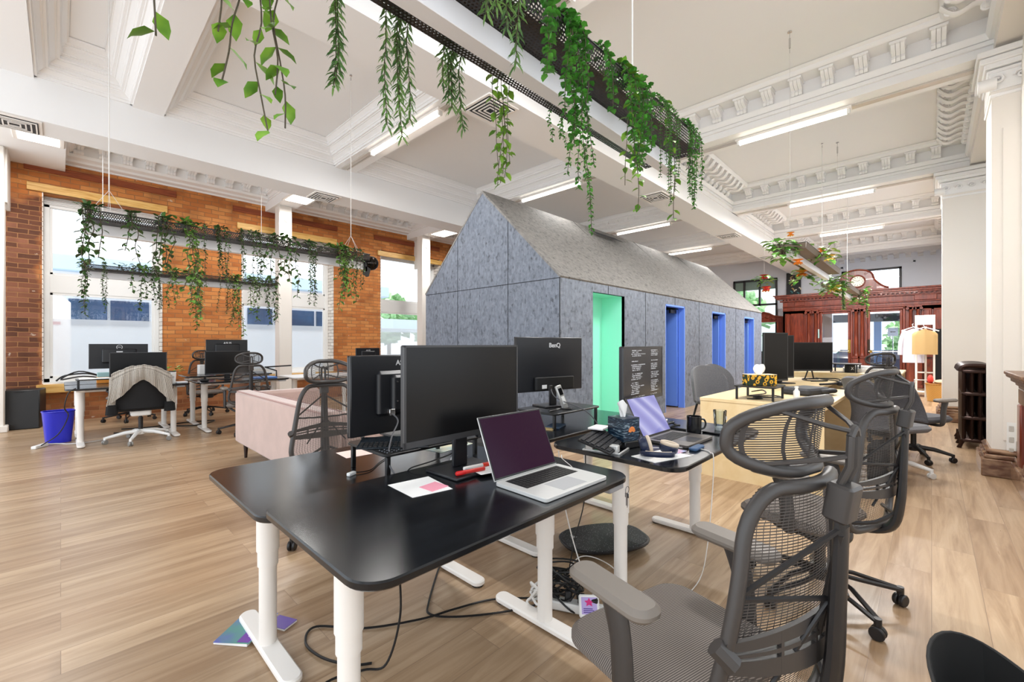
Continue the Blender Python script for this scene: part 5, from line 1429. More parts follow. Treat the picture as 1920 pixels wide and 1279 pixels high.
KINDS = dict(
    ficus=dict(sp=0.050, L=(0.045, 0.075), w=0.30, n=1, ang=0.9, m=L_FIC, st=0.0022, wig=0.02),
    fern=dict(sp=0.0110, L=(0.034, 0.046), w=0.10, n=3, ang=0.80, m=L_FERN, st=0.0018, wig=0.008),
    euc=dict(sp=0.020, L=(0.022, 0.034), w=0.46, n=2, ang=1.2, m=L_EUC, st=0.0018, wig=0.02),
    eucs=dict(sp=0.013, L=(0.013, 0.021), w=0.36, n=2, ang=1.0, m=L_EUC, st=0.0015, wig=0.02),
    small=dict(sp=0.013, L=(0.014, 0.022), w=0.34, n=2, ang=1.0, m=L_DRK, st=0.0015, wig=0.02),
    pearl=dict(sp=0.0075, L=(0.008, 0.012), w=0.42, n=2, ang=1.2, m=L_EUC, st=0.0013, wig=0.006),
    bigl=dict(sp=0.030, L=(0.034, 0.050), w=0.30, n=1, ang=1.0, m=L_FIC, st=0.0018, wig=0.02),
    far=dict(sp=0.026, L=(0.040, 0.070), w=0.30, n=1, ang=1.0, m=L_DRK, st=0.003, wig=0.03),
    farv=dict(sp=0.026, L=(0.040, 0.070), w=0.32, n=1, ang=1.0, m=L_VAR, st=0.003, wig=0.03),
    fars=dict(sp=0.015, L=(0.022, 0.034), w=0.36, n=1, ang=1.0, m=L_DRK, st=0.002, wig=0.015))
def plant(kind, label, x, side, yc, ztray, ends, spread, crown=0, seed=1, group=None):
    """trailing plant rooted in a tray; ends: list of hanging end heights (world z)"""
    random.seed(seed)
    k = KINDS[kind]
    t = thing('trailing_plant', label, 'plant', (x, yc, ztray + 0.03), 0, group)
    lf = MB(); st = MB()
    zr = 0.052
    for zb in ends:
        dx = random.uniform(-spread, spread); s_ = side
        drop = (ztray + 0.03) - zb
        yo = s_ * (0.172 + 0.03 + random.uniform(0, 0.035))
        pts = [Vector((dx * 0.4, s_ * 0.05, 0.0)), Vector((dx * 0.7, s_ * 0.11, zr + 0.03)), Vector((dx, s_ * 0.185, zr + 0.018)), Vector((dx, yo, -0.02))]
        n = max(2, int(drop / 0.09)); px, py = dx, yo
        for i in range(1, n + 1):
            px += random.uniform(-1, 1) * k['wig']; py += random.uniform(-1, 1) * k['wig'] * 0.6
            pts.append(Vector((px, py, -0.02 - (drop - 0.02) * i / n)))
        sm, _ = cr_spline(pts, 6)
        st.tube(sm[::2], k['st'], 4)
        acc = 0; ph = random.uniform(0, 6)
        for a, b in zip(sm[:-1], sm[1:]):
            sl = (b - a).length; acc += sl
            if sl < 1e-6: continue
            d = (b - a) / sl
            while acc > k['sp']:
                acc -= k['sp']
                for j in range(k['n']):
                    ph += 2.4 if k['n'] == 1 else (PI if j else PI / 2 + 0.3)
                    o = Vector((math.cos(ph), math.sin(ph), 0)); o = (o - d * o.dot(d))
                    if o.length < 1e-4: continue
                    o.normalize()
                    dd = (d * math.cos(k['ang'] + random.uniform(-.2, .2)) + o * math.sin(k['ang']))
                    L_ = random.uniform(*k['L'])
                    leaf(lf, b + Vector((random.uniform(-1, 1), random.uniform(-1, 1), 0)) * 0.002, dd, Vector((random.uniform(-.3, .3), random.uniform(-.3, .3), 1)), L_, L_ * k['w'])
    for i in range(crown):
        dx = random.uniform(-spread, spread) * 1.1; dy = random.uniform(-0.15, 0.17)
        L_ = random.uniform(*k['L'])
        a = random.uniform(0, 2 * PI)
        leaf(lf, Vector((dx, dy, random.uniform(0.03, 0.11))), Vector((math.cos(a), math.sin(a), random.uniform(-.4, .7))), Vector((0, 0, 1)), L_, L_ * k['w'])
    obj('foliage', lf, k['m'], t, 60)
    obj('stems', st, M_STEM, t)
    return t
TZ = 2.35; TY = 1.157
def bp(kind, label, x, side, ends, spread, crown=10, seed=1): plant(kind, label, x, side, TY, TZ, ends, spread, crown, seed)
bp('ficus', 'few ficus leaves dangling at the top left corner of the view', 0.13, 1, [1.985, 2.1], 0.03, 3, 2)
bp('ficus', 'large leaved bright ficus vines at the top, nearest the left end', 0.36, 1, [1.845, 1.85, 1.93, 1.95, 2.05], 0.10, 6, 5)
bp('fern', 'feathery green strands hanging just right of the large leaved ficus', 0.64, 1, [2.07, 2.05], 0.035, 10, 3)
bp('fern', 'densest group of feathery strands hanging left of the air vent', 0.82, 1, [1.98, 1.955, 2.035, 2.1], 0.07, 20, 4)
bp('fern', 'feathery strands hanging over the middle of the big planter', 1.06, 1, [2.17, 2.11, 2.2, 2.22, 2.25], 0.11, 20, 5)
bp('fern', 'single feathery strand group on the camera side of the big planter', 0.93, -1, [2.09, 2.2, 2.22, 2.18], 0.10, 14, 6)
bp('bigl', 'light green leafy vines hanging in front of the pod peak', 1.37, 1, [1.90, 1.93, 1.95, 2.02, 1.97], 0.07, 6, 7)
bp('euc', 'short round leaved vine beside the long one', 1.18, -1, [2.12, 2.2, 2.16], 0.05, 16, 8)
bp('euc', 'thick round leaved cluster at the top of the long vine', 1.33, -1, [2.0, 2.05, 1.95, 2.1, 2.0], 0.04, 16, 9)
bp('eucs', 'longest trailing vine of small leaves, reaching below the pod ridge', 1.345, -1, [1.635, 1.72, 1.80, 1.85, 1.9], 0.035, 4, 10)
bp('euc', 'short round leaved sprig right of the longest vine', 1.55, -1, [2.18, 2.25], 0.03, 10, 11)
bp('euc', 'wide round leaved bunch near the right end of the big planter', 1.80, -1, [2.0, 2.05, 2.1, 1.98, 2.12, 2.05, 2.1], 0.13, 34, 12)
bp('bigl', 'pale green sprays below the wide round leaved bunch', 1.77, -1, [1.80, 1.95, 1.9], 0.06, 0, 13)
bp('pearl', 'dense string of beads vine second from the right end', 2.12, -1, [2.1, 2.05, 1.93, 2.0, 2.1, 2.08, 2.04, 1.98], 0.085, 40, 14)
bp('bigl', 'thin pale green sprig tipping out below the beads vine', 2.10, -1, [1.86], 0.02, 0, 15)
bp('eucs', 'dark dense leafy vine at the right end of the big planter', 2.48, -1, [1.965, 2.0, 2.06, 2.1, 2.03, 2.08, 2.0], 0.10, 60, 16)
bp('eucs', 'tiny vine tips under the far side of the big planter', 1.70, 1, [2.25, 2.22, 2.28], 0.12, 6, 17)
# planter before the brick wall
Y1, Z1 = 4.94, 2.20
for i, (kd, x, ends, sp, cr, lab) in enumerate((
        ('far', 0.16, [1.80, 1.85, 1.95, 1.9], 0.06, 8, 'dark leafy bunch at the left end of the nearer brick wall planter'),
        ('far', 0.42, [1.98, 1.85], 0.03, 4, 'thin dark sprig hanging inside the left window on the nearer planter'),
        ('far', 0.62, [1.75, 1.85, 1.9], 0.05, 14, 'dark vine near the right edge of the left window, nearer planter'),
        ('farv', 0.78, [1.45, 1.6, 1.7], 0.06, 40, 'bright leafy vine crossing the brick reveal, nearer planter'),
        ('fars', 1.0, [1.85, 1.8, 1.75, 1.9, 1.95, 1.8], 0.12, 20, 'thin brown green strands before the orange brick, nearer planter'),
        ('fars', 1.28, [1.75, 1.65, 1.7, 1.8, 1.9], 0.10, 60, 'long beaded strands at the middle of the nearer planter'),
        ('far', 1.55, [1.8, 1.75, 1.85, 1.7, 1.95], 0.14, 30, 'dark curly vines before the second window, nearer planter'),
        ('fars', 1.85, [1.7, 1.65, 1.8, 1.62, 1.75], 0.05, 60, 'dense dark strand in front of the first pillar, nearer planter'),
        ('farv', 2.12, [1.80, 1.75, 1.9], 0.10, 50, 'green topped vine right of the first pillar, nearer planter'),
        ('farv', 2.25, [1.60, 1.7, 1.85], 0.05, 30, 'light green vine by the second window reveal, nearer planter'),
        ('fars', 2.40, [1.85, 1.8, 1.9], 0.08, 30, 'small leafy tuft near the round mirror ball, nearer planter'))):
    plant(kd, lab, x, -1, Y1, Z1, ends + [ends[0] + 0.15], sp, int(cr * 1.4), 30 + i)
Y2, Z2 = 8.35, 2.22
for i, (kd, x, ends, sp, cr, lab) in enumerate((
        ('far', 0.24, [1.75, 1.6, 1.9], 0.05, 30, 'dark vine at the left end of the farther brick wall planter'),
        ('fars', 0.42, [1.65, 1.75], 0.02, 4, 'thin strand near the left end of the farther planter'),
        ('far', 0.75, [1.85, 1.7, 1.9, 1.95], 0.18, 60, 'bushy dark vine before the left window, farther planter'),
        ('fars', 0.98, [1.75, 1.8, 1.72], 0.08, 10, 'row of thin strands below the farther planter'),
        ('farv', 1.25, [1.7, 1.75, 1.9], 0.14, 70, 'bright bushy vine beside the left window reveal, farther planter'),
        ('farv', 1.50, [1.45, 1.6, 1.7], 0.08, 30, 'light green trailing vine before the orange brick, farther planter'),
        ('fars', 1.80, [1.6, 1.7, 1.8, 1.75], 0.14, 50, 'leafy strands at the middle of the farther planter'),
        ('farv', 2.02, [1.35, 1.5, 1.6], 0.06, 20, 'longest light green vine of the farther planter'),
        ('farv', 2.25, [1.6, 1.75], 0.05, 40, 'green strand at the edge of the second window, farther planter'),
        ('far', 2.45, [1.55, 1.65, 1.6, 1.7], 0.14, 30, 'dark feathery vines at the right end of the farther planter'))):
    plant(kd, lab, x, -1, Y2, Z2, ends + [ends[0] + 0.12], sp, int(cr * 1.4), 50 + i)
# mirror ball at the end of the near brick wall planter
t = thing('mirror_ball', 'dark mirrored ball hanging at the right end of the brick wall planter', 'ornament', (2.62, 4.90, 2.20))
obj('ball', MB().ball(0, 0, 0, 0.085, n=24, m=14), mat('mirrored dark glass', '2e2824', 0.06, metal=0.9), t, 0)
obj('strap', MB().box(-0.10, -0.06, -0.03, 0.03, -0.12, 0.10, 0.01), M_BLACK, t)
obj('hanging_piece', MB().prism([(-0.09, -0.05), (-0.02, -0.07), (-0.05, -0.17), (-0.1, -0.14)], -0.03, 0.03, 'y'), M_BLACK, t)
# flowers on the entry planters
M_OR = mat('orange petals', 'f09030', 0.6); M_YE = mat('yellow petals', 'f3d264', 0.6); M_RD = mat('red petals', 'd8342c', 0.6); M_WP = mat('cream petals', 'f4f0e6', 0.6); M_PK = mat('coral petals', 'e8696a', .6)
L_BR = leaf_mat('glossy mixed green leaves', '2c6a1e', '7fbe48', 0.35)
random.seed(11)
def bush(label, x, y, z, n, s, fl, hang=0, sz=0.07):
    t = thing('flowering_plant', label, 'plant', (x, y, z), 0, None)
    mb = MB(); st = MB()
    for i in range(n):
        a = random.uniform(0, 2 * PI); q = random.random() ** 0.6
        p = Vector((q * s * math.cos(a), q * s * 0.7 * math.sin(a), random.uniform(-0.75, 0.6) * s))
        L_ = random.uniform(0.7, 1.3) * sz
        leaf(mb, p, Vector((math.cos(a), math.sin(a), random.uniform(-.8, .3))), Vector((0, 0, 1)), L_, L_ * 0.34)
        if i % 4 == 0: st.tube([(0, 0, -0.02), tuple(p * 0.6), tuple(p)], 0.004, 4)
    for i in range(hang):
        px = random.uniform(-s * .6, s * .6)
        for k in range(26):
            L_ = random.uniform(0.02, 0.04); a = random.uniform(0, 6.28)
            leaf(mb, Vector((px + random.uniform(-.02, .02), -s * .6, -k * 0.018)), Vector((math.cos(a), math.sin(a), -.5)), Vector((0, 0, 1)), L_, L_ * .35)
        st.tube([(px, -s * .5, 0.02), (px, -s * .6, -0.45)], 0.003, 4)
    obj('leaves', mb, L_BR, t, 60); obj('stems', st, M_STEM, t)
    for (dx, dy, dz, m, r_) in fl:
        fb = MB()
        for k in range(9):
            a = 2 * PI * k / 9
            leaf(fb, Vector((dx, dy, dz)), Vector((math.cos(a), math.sin(a), 0.5)), Vector((0, 0, 1)), r_, r_ * .42)
            leaf(fb, Vector((dx, dy, dz)), Vector((math.cos(a + .3), math.sin(a + .3), -0.5)), Vector((0, 0, 1)), r_ * 0.9, r_ * .38)
        fb.ball(dx, dy, dz, r_ * 0.3, n=8, m=5)
        obj('flower', fb, m, t, 60)
bush('leafy bunch with orange blooms at the left end of the flower planter', 6.12, 1.32, 2.38, 70, 0.17, [(-.03, -.1, .16, M_OR, .05), (0.05, -.16, -.17, M_OR, .07)], sz=0.10)
bush('leaves with a yellow bloom on the right rim of the flower planter', 7.1, 1.05, 2.44, 34, 0.20, [(-.1, 0, .02, M_OR, .06), (.15, -.05, -.05, M_YE, .09), (.5, -.05, .02, M_WP, .07)], sz=0.11)
bush('leafy spray with an orange bloom on the near face of the flower planter', 7.9, 1.42, 2.28, 30, 0.17, [(-.18, -.02, .0, M_OR, .10), (.1, -.12, .12, M_PK, .06)], sz=0.12)
bush('green and white leaved bunch between the two flower planters', 9.2, 1.22, 2.26, 80, 0.25, [(-.12, -.05, -.10, M_YE, .12)], hang=9, sz=0.12)
bush('pale leaves at the right end of the farther flower planter', 11.6, 1.10, 2.22, 50, 0.24, [], hang=4, sz=0.12)
t = bush('red and orange blooms dangling behind the flower planter', 9.4, 2.32, 2.45, 26, 0.15, [(-.10, -.02, .05, M_RD, .09), (-.05, -.05, -.17, M_RD, .09), (.12, 0, -.17, M_OR, .10)], sz=0.11)
tag(obj('thin_hanging_thread', MB().tube([(9.4, 2.32, 2.55), (9.4, 2.32, 4.4)], 0.0015, 4), M_WIRE), 'thin thread holding the dangling red blooms', 'thread')
# ceiling hooks with loose threads in the right bay
for i, (x, y) in enumerate(((5.15, 1.04), (8.5, 1.07))):
    t = thing('ceiling_hook', ['small turnbuckle hook on the nearest white ceiling panel, thin thread below', 'small turnbuckle hook on the second white ceiling panel'][i], 'hook', (x, y, 4.4))
    obj('hook_plate', MB().cyl(0, 0, -0.01, 0, 0.02, 12), M_CHROME, t)
    obj('turnbuckle', MB().tube([(0, 0, -0.01), (0, 0, -0.22)], 0.003, 6).tube([(0, 0, -0.07), (0, 0, -0.17)], 0.009, 8), M_CHROME, t)
    obj('thread', MB().tube([(0, 0, -0.2), (0.02, 0, -1.9)], 0.0012, 4), M_WIRE, t)

# ================================================================== things on the desks
M_ALU = mat('silver aluminium', 'dcdcda', 0.35, metal=0.35)
M_KEY = mat('black keys', '101012', 0.5)
def wall_screen(name, cols, sc=3.0):
    m, nt, b, N, L = nodes_mat(name)
    tc = N('ShaderNodeTexCoord'); n = N('ShaderNodeTexWave'); n.inputs['Scale'].default_value = sc; n.inputs['Distortion'].default_value = 4; n.inputs['Detail'].default_value = 0.5
    n.inputs['Detail Scale'].default_value = 0.6; n.bands_direction = 'DIAGONAL'
    L(tc.outputs['Object'], n.inputs['Vector'])
    c = ramp(nt, n.outputs[0], [(i / (len(cols) - 1), srgb(h)) for i, h in enumerate(cols)])
    b.inputs['Base Color'].default_value = (0.01, 0.01, 0.01, 1); b.inputs['Roughness'].default_value = 0.15
    L(c, b.inputs['Emission Color']); b.inputs['Emission Strength'].default_value = 0.85
    return m
def laptop(label, loc, rz, w_, d, lid, shellm, screenm, bezel=M_BLACK):
    """origin under the middle of the hinge edge; body extends toward -y, lid leans back by `lid` degrees"""
    t = thing('laptop', label, 'laptop', loc, rz, None)
    a = w_ / 2
    b = obj('laptop_body', MB().rbox(-a, a, -d, 0, 0.001, 0.015, 0.012, 0.002, 4), shellm, t)
    kb = MB()
    rows = 6; cols = 14; kw = (w_ * 0.80) / cols; kd = d * 0.42 / rows
    for r_ in range(rows):
        for c in range(cols):
            if r_ == rows - 1 and 4 <= c <= 8:
                if c == 4: kb.box(-w_ * .40 + kw * 4 + .001, -w_ * .40 + kw * 9 - .001, -d * .10 - kd * (r_ + 1) + .001, -d * .10 - kd * r_ - .001, 0.0155, 0.0168)
                continue
            kb.box(-w_ * .40 + kw * c + .0012, -w_ * .40 + kw * (c + 1) - .0012, -d * .10 - kd * (r_ + 1) + .0012, -d * .10 - kd * r_ - .0012, 0.0155, 0.0168)
    obj('keyboard_well', MB().box(-w_ * .41, w_ * .41, -d * .535, -d * .085, 0.0148, 0.0154), M_BLACK, b, 0)
    obj('keys', kb, M_KEY, b, 0)
    obj('trackpad', MB().box(-w_ * .19, w_ * .19, -d * .94, -d * .57, 0.0148, 0.0153), mat('trackpad ' + shellm.name, 'b4b5b7' if shellm is M_ALU else '3c3d42', 0.3), b, 0)
    M = dict(x=0, y=0.002, z=0.014, rx=-R(lid))
    ld = obj('lid', MB().at(**M).box(-a, a, 0.0, 0.005, 0, d * 0.985, 0.002), shellm, t)
    obj('screen_bezel', MB().at(**M).box(-a + .003, a - .003, -0.0012, 0.0, 0.003, d * .98), bezel, ld, 0)
    so = MB().box(-a + .008, a - .008, -0.0004, 0.0, 0, d * .98 - 0.016)
    s_ = obj('screen', so, screenm, ld, 0)
    mtx = Matrix.Translation((0, 0.002, 0.014)) @ Matrix.Rotation(-R(lid), 4, 'X') @ Matrix.Translation((0, -0.0014, 0.01))
    s_.location = mtx.translation; s_.rotation_euler = (-R(lid), 0, 0)
    return t
M_PLUM = mat('dark plum glossy screen', '10040e', 0.16, emit='341030', es=0.6, spec=0.1)
laptop('open silver laptop with a dark plum screen on the nearest desk', (1.28, 1.145, 0.70), R(-1.5), 0.356, 0.248, 24, M_ALU, M_PLUM)
M_LAV = wall_screen('lavender wave wallpaper', ['8f8fd8', 'a9a9ea', 'c9c9f6', '7f80cf'], 2.2)
laptop('open grey laptop with a lavender wallpaper beside the black mug', (2.32, 1.10, 0.70), R(-1), 0.33, 0.235, 28, mat('dark grey aluminium', '6b6662', 0.35, metal=0.5), M_LAV)

M_PAPER = mat('white paper', 'f3f2f0', 0.7)
def sheet(name, label, cat, pts, z, m, th=0.0008, group=None):
    return tag(obj(name, MB().prism(pts, z, z + th), m, None, 0), label, cat, group)
sheet('paper_sheet', 'white sheet of paper lying under the pink note on the nearest desk', 'paper', [(0.835, 1.44), (0.825, 1.262), (0.975, 1.235), (1.0, 1.42)], 0.7003, M_PAPER)
sheet('sticky_note', 'pink sticky note on the white sheet', 'note', [(0.90, 1.335), (0.905, 1.262), (0.982, 1.268), (0.978, 1.345)], 0.7013, mat('pink note paper', 'ef9db0', .7), 0.001)
t = thing('note_card', 'white card with rows of small writing behind the red markers', 'card', (1.19, 1.285, 0.7135), R(-12))
obj('card', MB().rbox(-0.055, 0.055, -0.045, 0.045, 0, 0.001, 0.006), M_PAPER, t, 0)
mb = MB()
for k in range(6): mb.box(-0.045, 0.03 + 0.012 * ((k * 7) % 3 - 1), 0.032 - k * 0.012, 0.0335 - k * 0.012, 0.001, 0.0013)
obj('writing', mb, mat('pale grey ink', 'a0a0a0', .6), t, 0)
def marker(label, loc, rz, body, cap):
    t = thing('marker_pen', label, 'marker', loc, rz, 'red board markers on the monitor base')
    obj('barrel', MB().at(0, 0, 0, ry=R(90)).lathe([(0.006, -0.06), (0.008, -0.058), (0.008, 0.03)], 14), body, t)
    obj('cap', MB().at(0, 0, 0, ry=R(90)).lathe([(0.0088, 0.03), (0.0088, 0.066), (0.006, 0.070)], 14), cap, t)
M_RED = mat('red marker plastic', 'd42222', 0.4)
marker('red marker nearest the pink note', (1.12, 1.30, 0.7215), R(170), mat('red printed barrel', 'd93a34', .4), M_RED)
t_ = bpy.data.objects['marker_pen']
obj('barrel_print', MB().box(-0.035, 0.01, -0.0086, -0.0078, -0.003, 0.003), M_PAPER, t_, 0)
marker('black and white marker with a red cap behind the other marker', (1.175, 1.335, 0.7215), R(-8), mat('white barrel', 'e9e6e2', .4), mat('bright red cap', 'e23418', .4))

# risers
def riser(label, x0, x1, y0, y1, z0, z1, holes=False, legs=None):
    t = thing('monitor_riser', label, 'stand', ((x0 + x1) / 2, (y0 + y1) / 2, z0), 0, None)
    a, b = (x1 - x0) / 2, (y1 - y0) / 2; h_ = z1 - z0
    obj('shelf', MB().rbox(-a, a, -b, b, h_ - 0.012, h_, 0.03, 0.003, 5), M_BLK2, t)
    for sx in (-1, 1):
        for sy in (-1, 1): obj('leg', MB().box(sx * (a - 0.025) - .009, sx * (a - 0.025) + .009, sy * (b - 0.025) - .009, sy * (b - 0.025) + .009, 0, h_ - 0.012, 0.002), M_BLK2, t)
    if holes:
        mb = MB()
        n = int((x1 - x0) / 0.022)
        for k in range(n):
            for j in range(4): mb.cyl(-a + 0.025 + k * 0.022, -b + 0.03 + j * 0.02, h_ - 0.0002, h_ + 0.0008, 0.003, 6)
        obj('vent_holes', mb, mat('pale hole marks', '8d97a3', .5), t, 0)
    return t
riser('black perforated riser under the left monitor, on the lower desk', 0.90, 1.42, 1.57, 1.92, 0.66, 0.775, True)
riser('black riser carrying the phone, under the charcoal monitor seen from behind', 2.05, 2.55, 1.62, 1.95, 0.70, 0.80)
riser('black riser holding the sunflower tissue box on the plywood desk', 4.24, 4.62, 0.96, 1.30, 0.72, 0.845)
riser('black riser with white papers on the farthest plywood desk', 7.9, 8.35, 0.75, 1.10, 0.80, 0.93)
riser('low black riser on the left window desk, nearer edge', 0.12, 0.50, 7.15, 7.45, 0.70, 0.80)
t = thing('slim_keyboard', 'black and white slim keyboard wedge on the perforated riser', 'keyboard', (1.02, 1.70, 0.7765), R(-38))
obj('keyboard_wedge', MB().prism([(-0.07, 0), (0.07, 0), (0.07, 0.022), (-0.07, 0.006)], -0.15, 0.15, 'x'), mat('glossy dark tray', '20262c', .12), t, 0)
mb = MB()
for k in range(14):
    for j in range(3): mb.box(-0.14 + k * 0.02, -0.126 + k * 0.02, -0.065 + j * 0.02, -0.051 + j * 0.02, 0.006 + j * .003, 0.012 + j * .003, 0.001)
obj('keys', mb, M_KEY, t, 0)
t = thing('adapter_plug', 'small white adapter on a black lead lying on the lower desk', 'adapter', (0.86, 1.78, 0.66), R(20))
obj('plug', MB().box(-0.02, 0.02, -0.01, 0.01, 0, 0.014, 0.003), M_WPLAS, t)
obj('lead', MB().tube([(0.02, 0, 0.007), (0.08, -0.03, 0.004), (0.2, 0.02, 0.004), (0.33, 0.06, 0.004)], 0.0025, 6, smooth=5), M_BLACK, t)
t = thing('computer_mouse', 'white mouse on the lower desk right of the big monitor stand', 'mouse', (1.33, 1.62, 0.66), R(30))
obj('mouse_body', MB().grid(lambda u, v: (0.028 * math.sin(PI * v) ** .6 * math.cos(2 * PI * u), -0.055 * math.cos(PI * v), max(0.0, 0.030 * math.sin(PI * v) ** .6 * math.sin(2 * PI * u))), 20, 12), M_WPLAS, t)
t = thing('printed_map', 'colourful printed sheet in teal and sand lying behind the big monitor', 'print', (1.46, 1.96, 0.6605), R(10))
obj('sheet', MB().box(-0.13, 0.13, -0.13, 0.20, 0, 0.001), mat('teal and sand print', '8fb0b8', .6, col2='d8cfae', nscale=9), t, 0)
sheet('paper_sheet', 'pale pink sheet on the far edge of the lower desk, left of the stand', 'paper', [(0.98, 2.20), (0.97, 2.06), (1.2, 2.04), (1.22, 2.2)], 0.6605, mat('pale pink paper', 'eccfc6', .7))

# phone and bits on the riser of the desk next to the pod
t = thing('desk_phone_handset', 'silver and black handset standing tilted against the charcoal monitor', 'phone', (2.26, 1.70, 0.8005), R(-12))
M_T = dict(rx=R(-14), ry=R(-14))
obj('handset_body', MB().at(0, 0, 0.004, **M_T).box(-0.022, 0.022, -0.011, 0.011, 0, 0.155, 0.005), mat('silver plastic', 'c2c0bc', .3, metal=.4), t)
obj('handset_screen', MB().at(0, 0, 0.004, **M_T).box(-0.014, 0.014, -0.013, -0.011, 0.09, 0.135), M_SCR, t, 0)
obj('button_panel', MB().at(0, 0, 0.004, **M_T).box(-0.012, 0.012, -0.013, -0.011, 0.03, 0.08, .001), M_WPLAS, t, 0)
obj('cradle', MB().box(-0.03, 0.03, -0.03, 0.03, 0, 0.008, 0.003), M_BLACK, t)
t = thing('pen', 'silver and black pen on the phone riser', 'pen', (2.14, 1.70, 0.806), R(8))
obj('barrel', MB().at(0, 0, 0, ry=R(90)).cyl(0, 0, -0.06, 0.03, 0.0045, 10), M_CHD, t); obj('cap', MB().at(0, 0, 0, ry=R(90)).cyl(0, 0, 0.03, 0.07, 0.005, 10), M_CHROME, t)
t = thing('notebook', 'dark blue notebook with a sand edge on the desk below the phone riser', 'notebook', (2.16, 1.70, 0.7005), R(20))
obj('cover', MB().box(-0.07, 0.07, -0.045, 0.045, 0, 0.010, .002), mat('slate blue cover', '3d5168', .5), t); obj('card', MB().box(-0.13, -0.04, -0.02, 0.05, 0.0, 0.004), mat('sand card', 'd6b880', .6), t, 0)
tag(obj('speaker_puck', MB().at(2.10, 1.79, 0.7005).lathe([(0.03, 0), (0.034, 0.006), (0.03, 0.02), (0.0, 0.024)], 20), M_BLACK), 'small black puck beside the notebook below the phone riser', 'speaker')
t = thing('monitor_cable', 'grey cable drooping from the charcoal monitor over the riser', 'cable', (0, 0, 0))
obj('cable', MB().tube([(2.22, 1.79, 0.93), (2.22, 1.74, 0.87), (2.32, 1.60, 0.80), (2.36, 1.53, 0.72), (2.33, 1.49, 0.66), (2.2, 1.48, 0.55)], 0.0035, 6, smooth=6), mat('grey cable', '56565a', .5), t)
obj('connector', MB().box(2.205, 2.235, 1.785, 1.80, 0.92, 0.95, 0.002), M_BLACK, t)
t = thing('monitor_cable', 'grey cable hanging from the left monitor down to the desk gap', 'cable', (0, 0, 0))
obj('cable', MB().tube([(1.06, 1.79, 0.90), (1.06, 1.74, 0.87), (0.98, 1.66, 0.82), (0.93, 1.60, 0.74), (0.94, 1.56, 0.69)], 0.0035, 6, smooth=6), MATS['grey cable'], t)
obj('connector', MB().box(1.045, 1.075, 1.785, 1.81, 0.89, 0.92, 0.002), M_CHROME, t)
tag(obj('stand_cable', MB().tube([(1.2, 1.42, 0.80), (1.14, 1.45, 0.76), (1.06, 1.5, 0.73), (1.0, 1.53, 0.715), (0.99, 1.548, 0.70)], 0.003, 6, smooth=6), M_BLACK), 'black cable passing through the big monitor stand', 'cable')
tag(obj('laptop_cable', MB().tube([(1.45, 1.05, 0.705), (1.50, 1.10, 0.703), (1.57, 1.2, 0.703), (1.62, 1.24, 0.70), (1.66, 1.26, 0.62)], 0.002, 6, smooth=6), M_WIRE), 'white cable running back from the silver laptop', 'cable')

# desk with the mug
t = thing('keyboard_on_stand', 'black keyboard propped on a silver folding stand at the left corner of the mug desk', 'keyboard', (1.89, 1.17, 0.70), R(12))
obj('folding_stand', MB().tube([(-0.10, -0.10, 0.004), (0.12, -0.10, 0.004), (0.12, 0.08, 0.004), (-0.10, 0.08, 0.004)], 0.005, 8, closed=True).box(-0.10, -0.06, -0.09, -0.05, 0.004, 0.04, .004).box(-0.1, -0.06, 0.03, 0.07, 0.004, 0.04, .004).box(.07, .11, -0.09, -0.05, 0.004, 0.05, .004), M_ALU, t)
kb = obj('keyboard_body', MB().at(0, 0, 0.040, ry=R(-4), rx=R(16)).box(-0.16, 0.09, -0.08, 0.09, 0, 0.012, 0.003), M_BLACK, t)
mb = MB().at(0, 0, 0.040, ry=R(-4), rx=R(16))
for k in range(13):
    for j in range(6): mb.box(-0.153 + k * 0.0182, -0.138 + k * 0.0182, -0.072 + j * 0.0262, -0.051 + j * 0.0262, 0.012, 0.018, 0.002)
obj('keys', mb, mat('dark grey keys', '26262a', .45), kb, 0)
t = thing('notepad', 'white spiral notepad resting on the propped keyboard', 'notepad', (1.93, 1.235, 0.785), R(10))
obj('pages', MB().box(-0.055, 0.055, -0.04, 0.04, 0, 0.008, .001), M_PAPER, t); obj('spiral', MB().tube([(-0.055 + k * 0.0035, -0.042, 0.006 + 0.004 * math.sin(k * 2.1)) for k in range(32)], 0.0008, 4), M_CHROME, t)
t = thing('tissue_box', 'dark blue cube tissue box with a lotus picture, beside the propped keyboard', 'tissue box', (1.99, 1.13, 0.735), R(-14))
def lotus():
    m, nt, b, N, L = nodes_mat('dark water tissue box print')
    tc = N('ShaderNodeTexCoord'); mp = N('ShaderNodeMapping'); mp.inputs['Scale'].default_value = (12, 12, 60); L(tc.outputs['Object'], mp.inputs[0])
    n = N('ShaderNodeTexNoise'); n.inputs['Scale'].default_value = 1.4; n.inputs['Detail'].default_value = 6; n.inputs['Distortion'].default_value = 1.5; L(mp.outputs[0], n.inputs['Vector'])
    L(ramp(nt, n.outputs[0], [(0.4, srgb('0b1a2c')), (0.56, srgb('1d3548')), (0.64, srgb('8fa2ac')), (0.7, srgb('22384a'))]), b.inputs['Base Color']); b.inputs['Roughness'].default_value = 0.35
    return m
obj('box', MB().box(-0.056, 0.056, -0.056, 0.056, 0, 0.115, 0.002), lotus(), t, 0)
lm = MB()
for k in range(11):
    a = -PI / 2 + PI * k / 10
    leaf(lm, Vector((0, -0.0575, 0.05)), Vector((math.sin(a), 0, max(0.05, math.cos(a)))), Vector((0, -1, 0.01)), 0.026, 0.006, 0.02)
obj('lotus_picture', lm, mat('orange lotus petals', 'e0803c', .5), t, 0)
